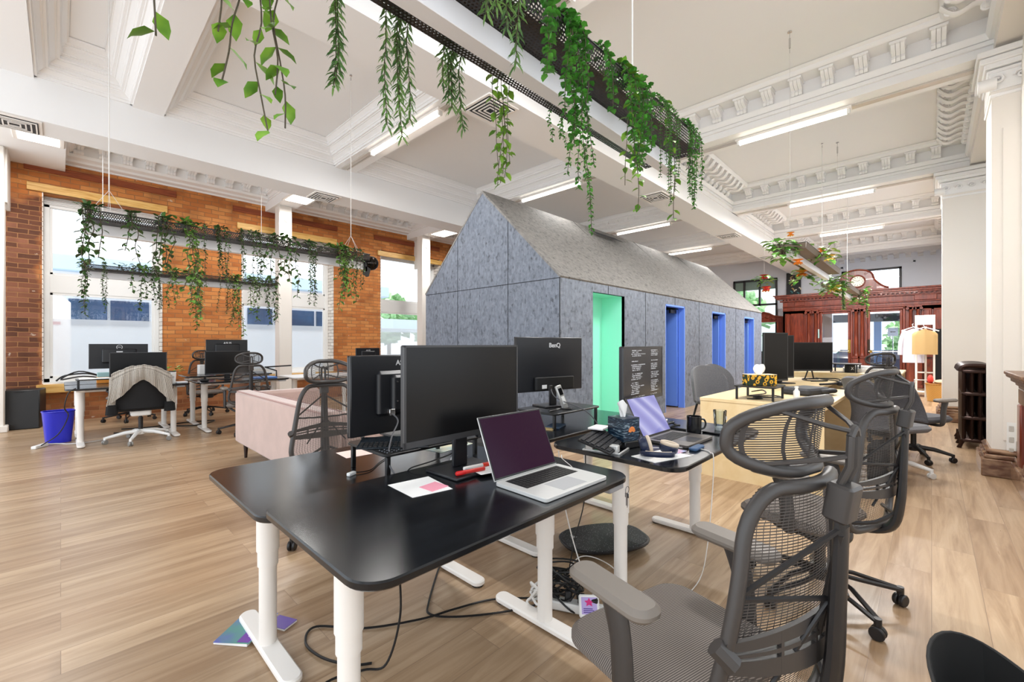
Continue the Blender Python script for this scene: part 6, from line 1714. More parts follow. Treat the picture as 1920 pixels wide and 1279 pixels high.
def tissue(u, v):
    a = 2 * PI * u
    r_ = 0.012 + 0.016 * v + 0.006 * math.sin(3 * a + 4 * v)
    return (r_ * math.cos(a) - 0.012 * v, r_ * 0.6 * math.sin(a), 0.112 + 0.075 * v + 0.012 * v * math.sin(2 * a))
obj('tissue', MB().grid(tissue, 20, 6), M_PAPER, t)
obj('box_riser', MB().box(-0.05, 0.075, -0.06, 0.05, -0.035, 0, 0.004), M_BLK2, t)
def headphones():
    t = thing('headphones', 'navy and sand over-ear headphones lying on white papers', 'headphones', (1.93, 0.93, 0.702), R(35))
    mn = mat('navy headphone shell', '1a2440', .35); ms = mat('sand ear cushion', 'c9b8a4', .6)
    def cup(x, y, z, rx, nm):
        e = obj('ear_cup', MB().at(x, y, z, rx=rx).lathe([(0.0, -0.024), (0.032, -0.024), (0.042, -0.012), (0.042, 0.006), (0.036, 0.012)], 22), mn, t)
        obj('ear_cushion', MB().at(x, y, z, rx=rx).tube([(0.030 * math.cos(a * PI / 10), 0.034 * math.sin(a * PI / 10), 0.018) for a in range(20)], 0.0095, 8, closed=True), ms, e)
    cup(0.0, -0.06, 0.036, R(12), 1); cup(-0.03, 0.05, 0.05, R(75), 2)
    pts = [(0.0, -0.06, 0.03)] + [(-0.05 - 0.075 * math.sin(PI * k / 10), -0.065 * math.cos(PI * k / 10) * 1.1, 0.018 + 0.012 * math.sin(PI * k / 10)) for k in range(11)] + [(-0.03, 0.055, 0.04)]
    obj('headband', MB().tube(pts, 1.0, 8, smooth=4, flat=(0.012, 0.004), up=(0, 0, 1)), mn, t)
    obj('headband_pad', MB().tube([(p[0] + .006, p[1] * .96, p[2]) for p in pts[3:-3]], 1.0, 8, smooth=4, flat=(0.013, 0.005), up=(0, 0, 1)), ms, t)
headphones()
sheet('paper_sheet', 'white papers under the headphones at the near corner of the mug desk', 'paper', [(1.83, 1.0), (1.80, 0.87), (2.03, 0.80), (2.06, 0.95)], 0.7003, M_PAPER, 0.0015)
sheet('picture_card', 'small blue and pink picture card under the headphones cable', 'card', [(2.02, 0.93), (2.01, 0.86), (2.10, 0.85), (2.11, 0.92)], 0.7022, mat('blue pink print', '9fb0d8', .5, col2='d89ab0', nscale=30), 0.001)
tag(obj('blue_pouch', MB().rbox(2.12, 2.24, 0.815, 0.855, 0.7005, 0.715, 0.015, 0.004, 4), mat('slate blue fabric', '36557a', .6)), 'small slate blue pouch in front of the lavender laptop', 'pouch')
t = thing('black_mug', 'black mug with a round handle behind the lavender laptop', 'mug', (2.57, 1.00, 0.7005), R(-46))
obj('mug_body', MB().lathe([(0.0, 0.001), (0.036, 0.001), (0.040, 0.004), (0.041, 0.098), (0.038, 0.098), (0.037, 0.008), (0.0, 0.006)], 28), mat('black glazed mug', '101011', .25), t)
obj('handle', MB().tube([(0.040, 0, 0.080), (0.058, 0, 0.078), (0.068, 0, 0.055), (0.060, 0, 0.030), (0.040, 0, 0.022)], 0.0055, 8, smooth=4), MATS['black glazed mug'], t)
M_CLR = glass_mat('clear drinking glass', 'f4f8f8')
t = thing('drinking_glass', 'clear faceted glass tumbler standing on a black tablet beside the mug', 'glass', (2.70, 0.90, 0.711), 0)
obj('glass_body', MB().lathe([(0.0, 0.0), (0.027, 0.0), (0.029, 0.004), (0.037, 0.118), (0.0355, 0.118), (0.0265, 0.018), (0.0, 0.016)], 14), M_CLR, t, 20)
obj('cut_facets', MB().lathe([(0.0285, 0.001), (0.0305, 0.012), (0.0295, 0.02)], 9), mat('bright cut glass', 'e8ecec', .1, alpha=.5), t, 0)
obj('etched_mark', MB().at(0.004, -0.035, 0.075).box(-0.008, 0.008, -0.001, 0.0, -0.01, 0.01), mat('etched white', 'f4f4f4', .6, alpha=.7), t, 0)
tag(obj('black_tablet', MB().rbox(2.60, 2.86, 0.82, 0.97, 0.7005, 0.711, 0.012, 0.003, 4), mat('glossy black slab', '0c0d10', .15)), 'thin black tablet lying under the drinking glass', 'tablet')
t = thing('white_papers', 'loose white papers at the far edge of the mug desk', 'paper', (2.78, 1.34, 0.7005), R(20))
obj('sheets', MB().box(-0.10, 0.10, -0.07, 0.07, 0, 0.003).at(0.02, 0.01, 0.003, rz=0.3).box(-0.10, 0.08, -0.06, 0.06, 0, 0.003), M_PAPER, t, 0)
tag(obj('dark_cable_tangle', MB().tube([(2.62, 1.2, 0.715), (2.66, 1.16, 0.73), (2.70, 1.2, 0.72), (2.68, 1.14, 0.71), (2.64, 1.12, 0.72), (2.62, 1.16, 0.705), (2.60, 1.06, 0.705)], 0.006, 6, smooth=4), M_BLACK), 'black charger tangle behind the lavender laptop', 'cable')
tag(obj('charging_cable', MB().tube([(2.03, 1.0, 0.705), (2.15, 0.90, 0.703), (2.18, 0.80, 0.704), (2.14, 0.755, 0.704), (2.12, 0.735, 0.69), (2.11, 0.735, 0.55), (2.06, 0.74, 0.3), (2.07, 0.78, 0.12), (2.0, 0.85, 0.01)], 0.0022, 6, smooth=6), M_WIRE), 'thin white cable curling off the near corner of the mug desk', 'cable')

# plywood desk things
t = thing('sunflower_tissue_box', 'tissue box with a sunflower print standing on the black riser', 'tissue box', (4.42, 1.13, 0.846), R(-44))
def sunf():
    m, nt, b, N, L = nodes_mat('sunflower print')
    tc = N('ShaderNodeTexCoord'); v = N('ShaderNodeTexVoronoi'); v.inputs['Scale'].default_value = 26; L(tc.outputs['Object'], v.inputs['Vector'])
    c = ramp(nt, v.outputs['Distance'], [(0.0, srgb('2c1a0c')), (0.2, srgb('2c1a0c')), (0.24, srgb('e8b42c')), (0.42, srgb('e8a020')), (0.48, srgb('1c2a16')), (1, srgb('2c4020'))], 'CONSTANT')
    L(c, b.inputs['Base Color']); b.inputs['Roughness'].default_value = 0.5
    return m
obj('box', MB().box(-0.125, 0.125, -0.06, 0.06, 0, 0.095, 0.002), sunf(), t, 0)
obj('box_top', MB().box(-0.125, 0.125, -0.06, 0.06, 0.095, 0.099), mat('peach box top', 'f2d9b4', .6), t, 0)
obj('tissue', MB().grid(lambda u, v: ((0.02 + 0.035 * math.sin(PI * min(1, v * .8)) + 0.006 * math.sin(6 * PI * u)) * math.cos(2 * PI * u), 0.018 * math.sin(2 * PI * u) * (1 - .4 * v), 0.098 + 0.085 * v + 0.008 * math.sin(4 * PI * u) * v), 20, 6), M_PAPER, t)
t = thing('laptop_sleeve', 'black padded laptop bag lying on the plywood desk', 'bag', (5.15, 0.90, 0.7205), R(-20))
obj('sleeve', MB().rbox(-0.20, 0.20, -0.14, 0.14, 0, 0.07, 0.05, 0.02, 5), mat('charcoal padded nylon', '2e3036', .6), t)
obj('pocket_flap', MB().rbox(0.0, 0.24, -0.19, 0.02, 0.02, 0.06, 0.08, 0.012, 6), mat('charcoal flap', '26272b', .5), t)
tag(obj('white_bottle', MB().at(4.62, 0.88, 0.7205).lathe([(0.024, 0), (0.026, 0.004), (0.026, 0.07), (0.014, 0.085), (0.012, 0.10), (0.016, 0.102), (0.016, 0.115), (0, 0.116)], 16), M_WPLAS), 'small white pump bottle beside the black riser on the plywood desk', 'bottle')
tag(obj('desk_cables', MB().tube([(4.3, 1.2, .724), (4.4, 1.1, .728), (4.5, 1.2, .724), (4.6, 1.0, .73), (4.75, 1.1, .724), (4.55, 1.25, .728), (4.9, 1.2, .724), (5.2, 1.3, .728), (5.0, 1.35, .724)], 0.006, 6, smooth=5), M_BLACK), 'black cable tangle around the riser on the nearest plywood desk', 'cable')
tag(obj('desk_cables', MB().tube([(6.9, 1.15, .725), (7.1, 1.0, .73), (7.0, 1.2, .725), (7.3, 1.3, .73), (7.4, 0.95, .74), (7.2, 0.9, .725), (7.55, 1.2, .73)], 0.008, 6, smooth=5), M_BLACK), 'black cable tangle under the landscape monitor', 'cable')
t = thing('black_headset', 'black on-ear headset lying on the middle plywood desk', 'headset', (6.45, 0.82, 0.7205), R(-40))
obj('ear_pad', MB().cyl(0.06, 0, 0, 0.05, 0.045, 18, ch=.01), M_BLACK, t); obj('ear_pad', MB().cyl(0.17, 0.03, 0, 0.05, 0.045, 18, ch=.01), M_BLACK, t)
obj('headband', MB().tube([(0.05, 0, .03), (-0.05, 0.02, .02), (-0.2, 0.02, .015)], 0.012, 6, smooth=4), M_BLACK, t)
t = thing('white_papers', 'white papers piled on the farthest plywood desk behind the black riser', 'paper', (8.55, 0.75, 0.8005), R(8))
obj('sheets', MB().box(-0.35, 0.25, -0.25, 0.25, 0, 0.05, .004).at(0.05, 0.02, 0.05, rz=0.4).box(-0.2, 0.2, -0.15, 0.15, 0, 0.03, .003), M_PAPER, t)
t = thing('black_card_box', 'small black box with a white x mark under the far riser', 'box', (8.0, 0.86, 0.8005), R(-40))
obj('box', MB().box(-0.05, 0.05, -0.04, 0.04, 0, 0.115, 0.003), M_BLACK, t)
text('x_mark', 'X', 0.06, (0, -0.041, 0.06), (R(90), 0, 0), M_PAPER, t)

# left desks
t = thing('white_tumbler', 'white travel tumbler with a dark lid on the left desk', 'tumbler', (1.02, 7.18, 0.7005), 0)
obj('tumbler_body', MB().lathe([(0.028, 0), (0.031, 0.004), (0.040, 0.15), (0.038, 0.152)], 20), M_WPLAS, t)
obj('lid', MB().cyl(0, 0, 0.152, 0.165, 0.040, 20, ch=.003), M_BLK2, t)
text('tumbler_mark', 'XO', 0.03, (-0.01, -0.0385, 0.085), (R(90), 0, R(8)), M_INK, t)
t = thing('potted_plant', 'small green plant in a pale pot behind the white tumbler', 'plant', (1.08, 7.62, 0.7005), 0)
obj('pot', MB().lathe([(0.035, 0), (0.05, 0.09), (0.046, 0.09), (0.04, 0.07), (0, 0.07)], 16), mat('terracotta pot', 'd07848', .6), t)
mb = MB(); random.seed(4)
for k in range(26):
    a = random.uniform(0, 6.28); r_ = random.uniform(0.03, 0.10)
    leaf(mb, Vector((r_ * math.cos(a), r_ * math.sin(a), random.uniform(0.1, 0.2))), Vector((math.cos(a), math.sin(a), random.uniform(-.3, .6))), Vector((0, 0, 1)), 0.06, 0.02)
obj('leaves', mb, L_BR, t, 60)
tag(obj('phone_cradle', MB().rbox(1.06, 1.18, 7.12, 7.26, 0.7005, 0.72, 0.02, .004, 4), mat('pale plastic case', 'c9ccd2', .4)), 'pale plastic case at the right end of the left desk', 'case')
t = thing('stack_of_books', 'orange and teal boxes stacked on the left desk below the monitor', 'box', (0.42, 7.95, 0.7005), 0)
obj('orange_box', MB().box(-0.09, 0.09, -0.06, 0.06, 0, 0.08, .003), mat('orange carton', 'd98a30', .6), t); obj('teal_box', MB().box(-0.085, 0.085, -0.055, 0.055, 0.08, 0.14, .003), mat('pale teal carton', '9dc0c0', .6), t)
sheet('paper_sheet', 'white sheet on the low riser of the left desk', 'paper', [(0.15, 7.2), (0.48, 7.2), (0.48, 7.42), (0.15, 7.42)], 0.801, M_PAPER, 0.002)
tag(obj('coiled_cables', MB().tube([(-0.05, 9.86, 0.64), (0.05, 9.84, 0.72), (0.3, 9.85, 0.74), (0.5, 9.84, 0.66), (0.25, 9.82, 0.70), (0.0, 9.84, 0.66), (0.2, 9.83, 0.78), (0.45, 9.85, 0.70)], 0.012, 6, smooth=5), M_BLACK), 'black cable coil on the sill of the left window', 'cable')
tag(obj('hanging_power_lead', MB().tube([(0.12, 7.07, 0.71), (0.06, 7.04, 0.66), (0.03, 7.05, 0.5), (0.06, 7.2, 0.38), (-0.02, 7.45, 0.15), (-0.16, 7.5, 0.03)], 0.006, 6, smooth=6), M_BLACK), 'black lead hanging from the left desk past the blue bin', 'cable')
t = thing('power_strip', 'white power strip with a white lead on the floor by the blue bin', 'power strip', (-0.17, 7.55, 0), R(60))
obj('strip', MB().box(-0.10, 0.10, -0.025, 0.025, 0.001, 0.035, .005), M_WPLAS, t)
obj('lead', MB().tube([(0.10, 0, 0.02), (0.16, -0.08, 0.008), (0.10, -0.22, 0.008), (0.16, -0.40, 0.008), (0.3, -0.48, 0.008)], 0.006, 6, smooth=5), M_WIRE, t)
t = thing('pink_white_box', 'white box with a pink flower picture on the desk by the orange brick', 'box', (1.62, 8.35, 0.7405), R(5))
obj('box', MB().box(-0.11, 0.11, -0.06, 0.06, 0, 0.15, .004), M_PAPER, t); obj('picture', MB().box(-0.02, 0.09, -0.061, -0.06, 0.02, 0.12), mat('grey picture', 'a8a8a8', .5), t, 0)
mb = MB()
for k in range(8): leaf(mb, Vector((0.05, -0.063, 0.06)), Vector((math.cos(k * .785), 0, math.sin(k * .785))), Vector((0, -1, 0.01)), 0.04, 0.014, 0.02)
obj('pink_flower', mb, mat('magenta print', 'c42a6c', .5), t, 0)
t = thing('webcam', 'small black webcam on the desk below the small mesh chair headrest', 'webcam', (1.38, 7.25, 0.7005), 0)
obj('body', MB().box(-0.05, 0.05, -0.03, 0.03, 0, 0.04, .01), M_BLACK, t); obj('lens', MB().at(0, -0.03, 0.045, rx=R(90)).cyl(0, 0, 0, 0.01, 0.015, 12), M_SCR, t)
tag(obj('blue_folder', MB().box(2.0, 2.3, 7.2, 7.5, 0.7005, 0.72, 0.003), mat('mid blue folder', '4a76b8', .5)), 'blue folder on the desk behind the small mesh chair', 'folder')
tag(obj('desk_arm_lamp', MB().tube([(2.35, 7.4, 0.70), (2.35, 7.4, 0.80), (2.2, 7.45, 0.86), (2.6, 7.5, 0.87)], 0.012, 6), M_BLK2), 'flat black monitor arm above the desk right of the small mesh chair', 'arm')
tag(obj('white_speaker', MB().box(2.86, 2.96, 7.4, 7.5, 0.7005, 0.80, 0.02), M_WPLAS), 'small white rounded speaker on the pale desk behind the pillar', 'speaker')
tag(obj('floor_cables', MB().tube([(0.5, 8.0, .008), (0.8, 7.9, .008), (1.1, 8.1, .008), (1.4, 7.9, .008), (1.7, 8.2, .008), (1.3, 8.3, .008), (0.9, 8.2, .008), (0.6, 8.3, .008)], 0.008, 6, smooth=6), M_BLACK), 'black cables snaking on the floor under the left desks', 'cable')

# under the near desks
t = thing('balance_board', 'black speckled balance board on the floor under the mug desk', 'balance board', (2.27, 1.42, 0.0), R(-30))
def speck():
    m, nt, b, N, L = nodes_mat('speckled black rubber')
    tc = N('ShaderNodeTexCoord'); v = N('ShaderNodeTexVoronoi'); v.inputs['Scale'].default_value = 110; L(tc.outputs['Object'], v.inputs['Vector'])
    L(ramp(nt, v.outputs['Distance'], [(0.0, (.5, .5, .5)), (0.16, (.3, .3, .3)), (0.2, (.012, .012, .013))]), b.inputs['Base Color']); b.inputs['Roughness'].default_value = 0.6
    return m
def bb(k=1.0):
    out = []
    for i in range(48):
        a = 2 * PI * i / 48; c, s_ = math.cos(a), math.sin(a); f = (abs(c) ** 3.2 + abs(s_) ** 3.2) ** (-1 / 3.2)
        x, y = 0.27 * c * f * k, (0.17 - 0.02 * math.cos(2 * a)) * s_ * f * k
        out.append((x, y, c, s_))
    return out
obj('rubber_base', MB().stack(bb(), [(0.0, 0.12), (0.02, 0.06), (0.045, 0.004), (0.055, 0.0), (0.06, 0.006)]), M_BLACK, t)
obj('top_mat', MB().stack(bb(0.95), [(0.06, 0.0), (0.064, 0.004)]), speck(), t)
obj('corner_badge', MB().prism([(-0.20, 0.02), (-0.16, 0.03), (-0.19, 0.07)], 0.0642, 0.065), mat('grey badge', '9a9a9a', .4), t, 0)
t = thing('extension_block', 'white extension block full of plugs lying behind the middle desk leg', 'power strip', (1.63, 1.16, 0.0), R(-65))
obj('block', MB().rbox(-0.16, 0.16, -0.028, 0.028, 0.004, 0.045, 0.01, 0.006, 4), M_WPLAS, t)
for k in range(4): obj('plug', MB().at(-0.10 + k * 0.06, 0, 0.045, rx=0.3 * (k - 1.5)).box(-0.016, 0.016, -0.014, 0.014, 0, 0.045, 0.005), M_BLACK, t)
obj('socket_holes', MB().box(0.09, 0.10, -0.012, -0.008, 0.0448, 0.0455).box(0.09, 0.10, 0.008, 0.012, 0.0448, 0.0455).box(0.12, 0.13, -0.012, -0.008, 0.0448, 0.0455).box(0.12, 0.13, 0.008, 0.012, 0.0448, 0.0455), M_BLACK, t, 0)
t = thing('badge_adapter', 'white square adapter with a purple and pink badge beside the extension block', 'adapter', (1.61, 1.08, 0.001), R(-50))
ad = dict(rx=R(-38))
obj('adapter_body', MB().at(0, 0, 0.015, **ad).box(-0.045, 0.045, -0.02, 0.0, 0, 0.09, .006), M_WPLAS, t)
obj('badge_label', MB().at(0, 0, 0.015, **ad).box(-0.034, 0.034, -0.0212, -0.02, 0.012, 0.078), mat('lilac label', 'b8a6dc', .5), t, 0)
mb = MB().at(0, 0, 0.015, **ad)
mb.prism([(0.022 * math.cos(PI / 2 + k * PI / 5) * (1 if k % 2 == 0 else .5), 0.058 + 0.018 * math.sin(PI / 2 + k * PI / 5) * (1 if k % 2 == 0 else .5)) for k in range(10)][::-1], -0.0222, -0.0212, 'y')
obj('pink_star', mb, mat('magenta star', 'd4267c', .5), t, 0)
mb = MB().at(0, 0, 0.015, **ad)
for k in range(3): mb.box(-0.026, 0.026 - 0.006 * k, -0.0222, -0.0212, 0.018 + k * 0.007, 0.021 + k * 0.007)
obj('purple_stripes', mb, mat('purple print', '4a2c8c', .5), t, 0)
random.seed(21)
def tangle(name, label, c, s, n, r_, m, zr=(0.01, 0.14)):
    pts = []
    for k in range(n):
        a = k * 2.0 + random.uniform(-.4, .4)
        q = random.uniform(0.5, 1.0)
        pts.append((c[0] + s[0] * q * math.cos(a), c[1] + s[1] * q * math.sin(a), random.uniform(*zr)))
    return tag(obj(name, MB().tube(pts, r_, 6, smooth=6), m), label, 'cable')
tangle('black_cable_bundle', 'bundle of black cables heaped behind the middle desk leg', (1.66, 1.26), (0.12, 0.14), 46, 0.0042, M_BLACK, (0.01, 0.17))
tangle('white_cable_bundle', 'looped white cable bundle tied left of the middle desk leg', (1.52, 1.30), (0.045, 0.06), 18, 0.006, M_WIRE, (0.02, 0.14))
tag(obj('floor_cable', MB().tube([(1.55, 1.33, .03), (1.42, 1.50, .008), (1.25, 1.57, .008), (1.10, 1.62, .008), (0.9, 1.74, .008), (0.76, 1.90, .008), (0.69, 1.83, .008), (0.70, 1.70, .008), (0.76, 1.58, .008), (0.82, 1.53, .008)], 0.005, 6, smooth=8), M_BLACK), 'long black cable looping across the floor under the two near desks', 'cable')
tag(obj('floor_cable', MB().tube([(0.86, 1.42, 0.64), (0.87, 1.42, 0.4), (0.88, 1.43, 0.2), (0.84, 1.46, .03), (0.78, 1.52, .008), (0.66, 1.56, 0.008), (0.5, 1.5, 0.008)], 0.0045, 6, smooth=8), M_BLACK), 'black lead dropping straight down from the nearest desk', 'cable')
tag(obj('floor_cable', MB().tube([(1.5, 1.3, .03), (1.38, 1.40, .008), (1.22, 1.52, .008), (1.15, 1.62, .008), (1.2, 1.7, .008), (1.4, 1.9, 0.008), (1.5, 1.95, 0.1), (1.5, 1.96, 0.62)], 0.005, 6, smooth=8), M_BLACK), 'second black cable crossing toward the far foot of the lower desk', 'cable')
tag(obj('white_floor_cable', MB().tube([(1.75, 1.36, 0.68), (1.76, 1.34, 0.45), (1.72, 1.22, 0.2), (1.66, 1.05, 0.03), (1.58, 0.92, 0.008), (1.48, 0.80, 0.008), (1.5, 0.7, 0.008)], 0.003, 6, smooth=8), M_WIRE), 'white cable dropping between the desks and across the floor', 'cable')
tag(obj('white_floor_cable', MB().tube([(1.74, 1.35, .02), (1.9, 1.33, .10), (2.0, 1.22, .06), (1.95, 1.08, 0.008), (1.8, 1.05, 0.008)], 0.003, 6, smooth=8), M_WIRE), 'white cable arching over the floor near the balance board', 'cable')
tag(obj('black_lead', MB().tube([(1.9, 1.3, 0.68), (1.92, 1.32, 0.4), (1.86, 1.34, 0.2), (1.8, 1.34, 0.03), (1.72, 1.3, 0.02)], 0.003, 6, smooth=8), M_BLACK), 'black lead hanging between the near desk and the mug desk', 'cable')
# magazines
t = thing('magazine_stack', 'green and purple magazines half under the white foot of the left desk leg', 'magazine', (0.552, 2.10, 0.001), R(38))
M_MAG = mat('green magazine cover', '4f9a78', .35, col2='5f62b8', nscale=7); 
obj('cover', MB().at(0, 0, 0, rz=0.05).box(-0.10, 0.10, -0.075, 0.075, 0.011, 0.013), M_MAG, t, 0)
obj('pages', MB().box(-0.098, 0.098, -0.073, 0.073, 0.0005, 0.011), M_PAPER, t, 0)
obj('purple_block', MB().at(0, 0, 0, rz=0.05).box(-0.095, 0.03, -0.07, -0.02, 0.0131, 0.0136), mat('violet print', '6a2f9c', .4), t, 0)
obj('title_lines', MB().at(0, 0, 0, rz=0.05).box(0.03, 0.036, -0.05, 0.05, 0.0131, 0.0137).box(0.045, 0.051, -0.05, 0.045, 0.0131, 0.0137).box(0.06, 0.066, -0.05, 0.02, 0.0131, 0.0137).box(-0.06, -0.02, -0.05, -0.045, 0.0136, 0.0141), M_PAPER, t, 0)
t = thing('magazine', 'violet magazine peeking out right of the left desk leg', 'magazine', (0.70, 2.05, 0.001), R(25))
obj('cover', MB().box(-0.07, 0.0, -0.05, 0.05, 0.008, 0.0095), mat('violet cover', '6b56a8', .4), t, 0); obj('pages', MB().box(-0.069, -0.001, -0.049, 0.049, 0, 0.008), M_PAPER, t, 0)
# black open bag at the lower right
t = thing('black_open_bag', 'black open soft bag at the bottom right corner of the view', 'bag', (1.67, -0.14, 0.0), R(8))
def bagp(u, v, k=1.0):
    a = 2 * PI * u
    r1 = (0.225 + 0.02 * math.sin(2 * a)) * (0.72 + 0.28 * v) * k
    return (r1 * math.cos(a) , 0.62 * r1 * math.sin(a), 0.004 + (0.30 + 0.03 * math.cos(a) + 0.02 * math.sin(2 * a)) * v)
M_BAG = mat('black felt fabric', '101010', .85)
mb = MB().grid(lambda u, v: bagp(u, v), 40, 6, 0.006); mb.grid(lambda u, v: tuple(Vector(bagp(u, 0)) * v + Vector((0, 0, .004)) * (1 - v)), 40, 1)
obj('bag_body', mb, M_BAG, t)
obj('bag_rim', MB().tube([Vector(bagp(i / 40, 1)) for i in range(40)], 0.004, 6, closed=True), mat('black binding', '1c1b1a', .7), t)
obj('strap', MB().tube([bagp(0.62, 1), (-0.22, -0.16, 0.30), (-0.32, -0.05, 0.26), bagp(0.5, .8)], 1.0, 8, smooth=5, flat=(0.016, 0.003), up=(0, 0, 1)), mat('charcoal strap', '3a3836', .8), t)

# ================================================================== right side
t = thing('cast_iron_radiator', 'dark bronze cast iron column radiator against the right wall', 'radiator', (7.30, -0.25, 0))
for k in range(9):
    x = 0.04 + k * 0.105
    mb = MB()
    for y in (-0.02, -0.085, -0.15, -0.215):
        mb.tube([(x, y, 0.10), (x, y, 0.90)], 1.0, 8, flat=(0.040, 0.020), up=(1, 0, 0))
    for z in (0.10, 0.36, 0.64, 0.90): mb.box(x - 0.042, x + 0.042, -0.235, 0.0, z - 0.02, z + 0.02, 0.012)
    mb.tube([(x, -0.245, 0.90), (x, -0.22, 0.955), (x, -0.118, 0.97), (x, -0.015, 0.955), (x, 0.01, 0.90)], 1.0, 8, smooth=4, flat=(0.043, 0.03), up=(1, 0, 0))
    if k in (0, 3, 6, 8):
        for y in (-0.22, -0.01): mb.tube([(x, y, 0.10), (x, y - 0.01 if y < -.1 else y + .012, 0.05), (x, y - .03 if y < -.1 else y + .03, 0.0)], [0.03, 0.018, 0.022], 8)
    obj('radiator_section', mb, M_IRON, t)
t = thing('fireplace_mantel', 'brown wooden fireplace mantel at the right edge of the view', 'mantel', (0, 0, 0))
M_MANT = wood_mat('brown mantel wood', ['4a2f20', '6b4a34', '8a6a50'], (5, 5, 1), .4, 1.0)
mb = MB()
for (z, p) in ((1.0, 0.15), (0.98, 0.14), (0.945, 0.115), (0.915, 0.09), (0.89, 0.075)):
    mb.box(4.45, 5.32 + p * 0.8, -0.60, -0.58 + p, z - 0.03, z, 0.006)
mb.box(4.45, 5.34, -0.60, -0.50, 0.74, 0.87, 0.01)
obj('mantel_shelf', mb, M_MANT, t)
obj('surround', MB().box(4.5, 5.30, -0.60, -0.515, 0.255, 0.745, 0.01).box(5.15, 5.30, -0.6, -0.49, 0.255, 0.745, 0.01), M_MAHOG, t)
obj('hearth', MB().box(4.4, 5.1, -0.60, -0.50, 0.25, 0.305, 0.01), M_MARBLE, t)
t = thing('socket_plate', 'white socket plate with small switches low on the right pier', 'socket', (5.995, -0.52, 0.35))
obj('plate', MB().box(-0.01, 0.0, -0.03, 0.03, -0.16, 0.16, .003), M_WPLAS, t)
for z in (-0.1, 0.0, 0.1): obj('socket', MB().box(-0.018, -0.01, -0.015, 0.015, z - .025, z + .025, .003), mat('pale grey socket', 'bdb9b2', .4), t)
# garment rack and clothes
RX = 13.9
t = thing('garment_rack', 'white metal garment rack tower in front of the mahogany vestibule', 'rack', (RX, 0.10, 0))
for (x, y) in ((-0.15, 0.16), (-0.15, -0.14), (0.15, 0.16), (0.15, -0.14)): obj('post', MB().box(x - .018, x + .018, y - .018, y + .018, 0, 1.86, .003), M_WHITE, t)
obj('top_panel', MB().box(-0.17, 0.17, -0.16, 0.18, 1.84, 1.88, .004).box(-0.165, -0.15, -0.14, 0.16, 1.66, 1.84), M_WHITE, t)
for z in (0.10, 0.55, 1.12): obj('shelf_rail', MB().box(-0.15, 0.15, -0.14, 0.16, z, z + .02, .003), M_WHITE, t)
obj('centre_post', MB().cyl(-0.17, 0.0, 0.0, 1.62, 0.02, 10), mat('pale metal post', 'c4beb4', .4), t)
def garment(name, label, cat, x, y0, y1, z0, z1, m, sleeve=None):
    t = thing(name, label, cat, (x, (y0 + y1) / 2, 0))
    w_ = abs(y1 - y0)
    def g(u, v):
        a = 2 * PI * u
        hw = w_ / 2 * (0.72 + 0.28 * min(1, (1 - v) * 2.2)) if v > 0.8 else w_ / 2
        return (0.07 * math.sin(a) * (1 + .1 * math.sin(7 * a)), hw * math.cos(a), z0 + (z1 - z0) * v - (0.06 * abs(math.cos(a)) if v > .95 else 0))
    obj('body', MB().grid(g, 28, 10), m, t, 60)
    if sleeve: obj('sleeve', MB().tube([(0, sleeve * w_ * .38, z1 - .04), (0, sleeve * (w_ * .55), z1 - .3), (0, sleeve * (w_ * .62), z1 - .62)], [0.05, 0.055, 0.045], 10, smooth=4), m, t)
    obj('hanger', MB().tube([(0, -w_ / 2 - .02, z1 - .05), (0, 0, z1 + .04), (0, w_ / 2 + .02, z1 - .05)], 0.012, 6).tube([(0, 0, z1 + .04), (0, 0.02, z1 + .09), (0, 0, z1 + .12)], 0.006, 6), M_WPLAS, t)
garment('white_coat', 'long white coat hanging on the left of the garment rack', 'coat', RX + 0.02, 0.12, 0.50, 0.78, 1.58, mat('white lavender cloth', 'dcdbe8', .8), 1)
garment('tan_jacket', 'tan jacket on a white hanger at the garment rack', 'jacket', RX - 0.24, -0.10, 0.33, 0.98, 1.56, mat('tan wool', 'b89a68', .85))
t = thing('wicker_basket', 'tan wicker basket on the floor at the foot of the pier', 'basket', (12.9, -0.10, 0))
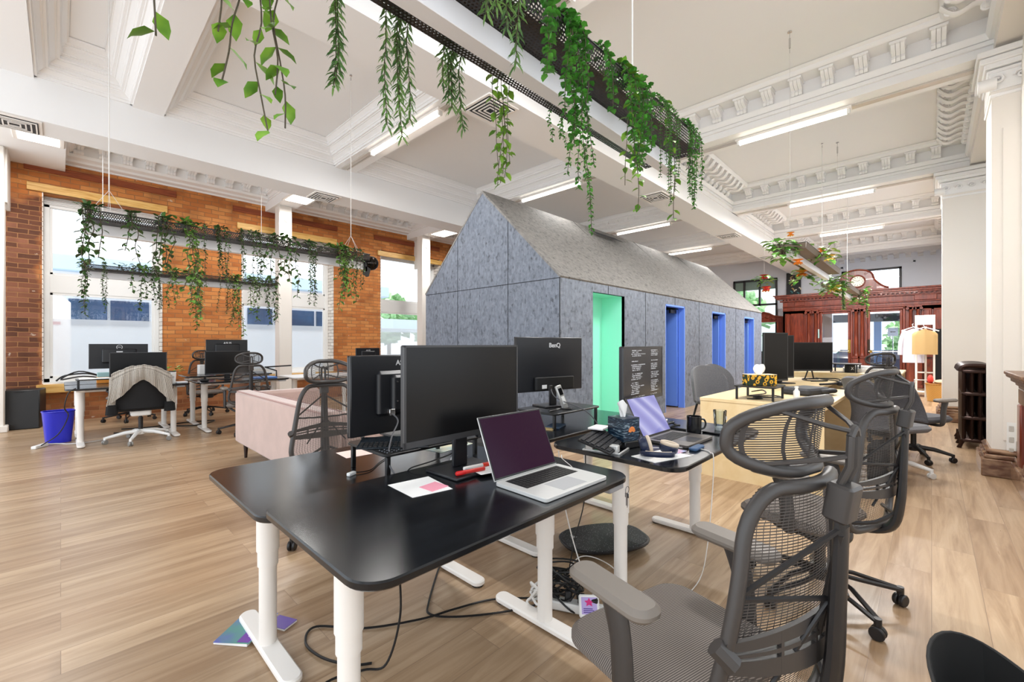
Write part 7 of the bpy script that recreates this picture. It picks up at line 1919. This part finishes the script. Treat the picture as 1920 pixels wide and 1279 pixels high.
def wick():
    m, nt, b, N, L = nodes_mat('tan wicker weave')
    uv = N('ShaderNodeUVMap'); sp = N('ShaderNodeSeparateXYZ'); L(uv.outputs[0], sp.inputs[0])
    f = math_n(nt, 'SINE', math_n(nt, 'MULTIPLY', sp.outputs[0], 200)); g = math_n(nt, 'SINE', math_n(nt, 'MULTIPLY', sp.outputs[1], 90))
    L(mix_rgb(nt, math_n(nt, 'GREATER_THAN', math_n(nt, 'MULTIPLY', f, g), 0.0), srgb('a8742e'), srgb('d9a95c')), b.inputs['Base Color'])
    return m
obj('woven_side', MB().grid(lambda u, v: ((0.17 + .03 * v) * math.cos(2 * PI * u), (0.17 + .03 * v) * math.sin(2 * PI * u), .005 + 0.36 * v), 32, 6, 0.01), wick(), t)
obj('basket_rim', MB().tube([(0.2 * math.cos(k * PI / 16), 0.2 * math.sin(k * PI / 16), 0.37) for k in range(32)], 0.014, 6, closed=True), MATS['tan wicker weave'], t)
tag(obj('red_cushion', MB().at(12.9, 0.02, 0.46).ball(0, 0, 0, 0.12, 0.05, 0.10), mat('red cloth', 'cf3b30', .7)), 'red rounded cloth item on top of the wicker basket', 'cloth')
tag(obj('folded_beige_cloth', MB().at(12.85, -0.15, 0.42).ball(0, 0, 0, 0.18, 0.12, 0.05), mat('beige cloth', 'cfae88', .8)), 'folded beige cloth lying on the wicker basket', 'cloth')
tag(obj('shoe_bench', MB().box(12.5, 13.4, -0.3, 0.35, 0.33, 0.36, .004).box(12.52, 12.55, 0.30, 0.33, 0, 0.33).box(13.35, 13.38, 0.30, 0.33, 0, 0.33) if False else MB().tube([(13.2, 0.30, 0), (13.25, 0.28, 0.42), (13.25, -0.25, 0.42), (13.2, -0.28, 0)], 0.015, 6), M_CHROME), 'bent metal tube stand beside the garment rack', 'stand')
tag(obj('blue_umbrella', MB().at(14.6, -0.28, 0).ball(0, 0, 0.72, 0.06, 0.10, 0.18), mat('blue and white cloth', '5a78b8', .6)), 'blue rounded bag hanging at the edge of the pier', 'bag')
tag(obj('black_coat', MB().box(16.12, 16.25, -0.26, -0.02, 0.02, 1.62, 0.06), mat('black coat cloth', '121212', .9)), 'black coat hanging beside the pier behind the rack', 'coat')
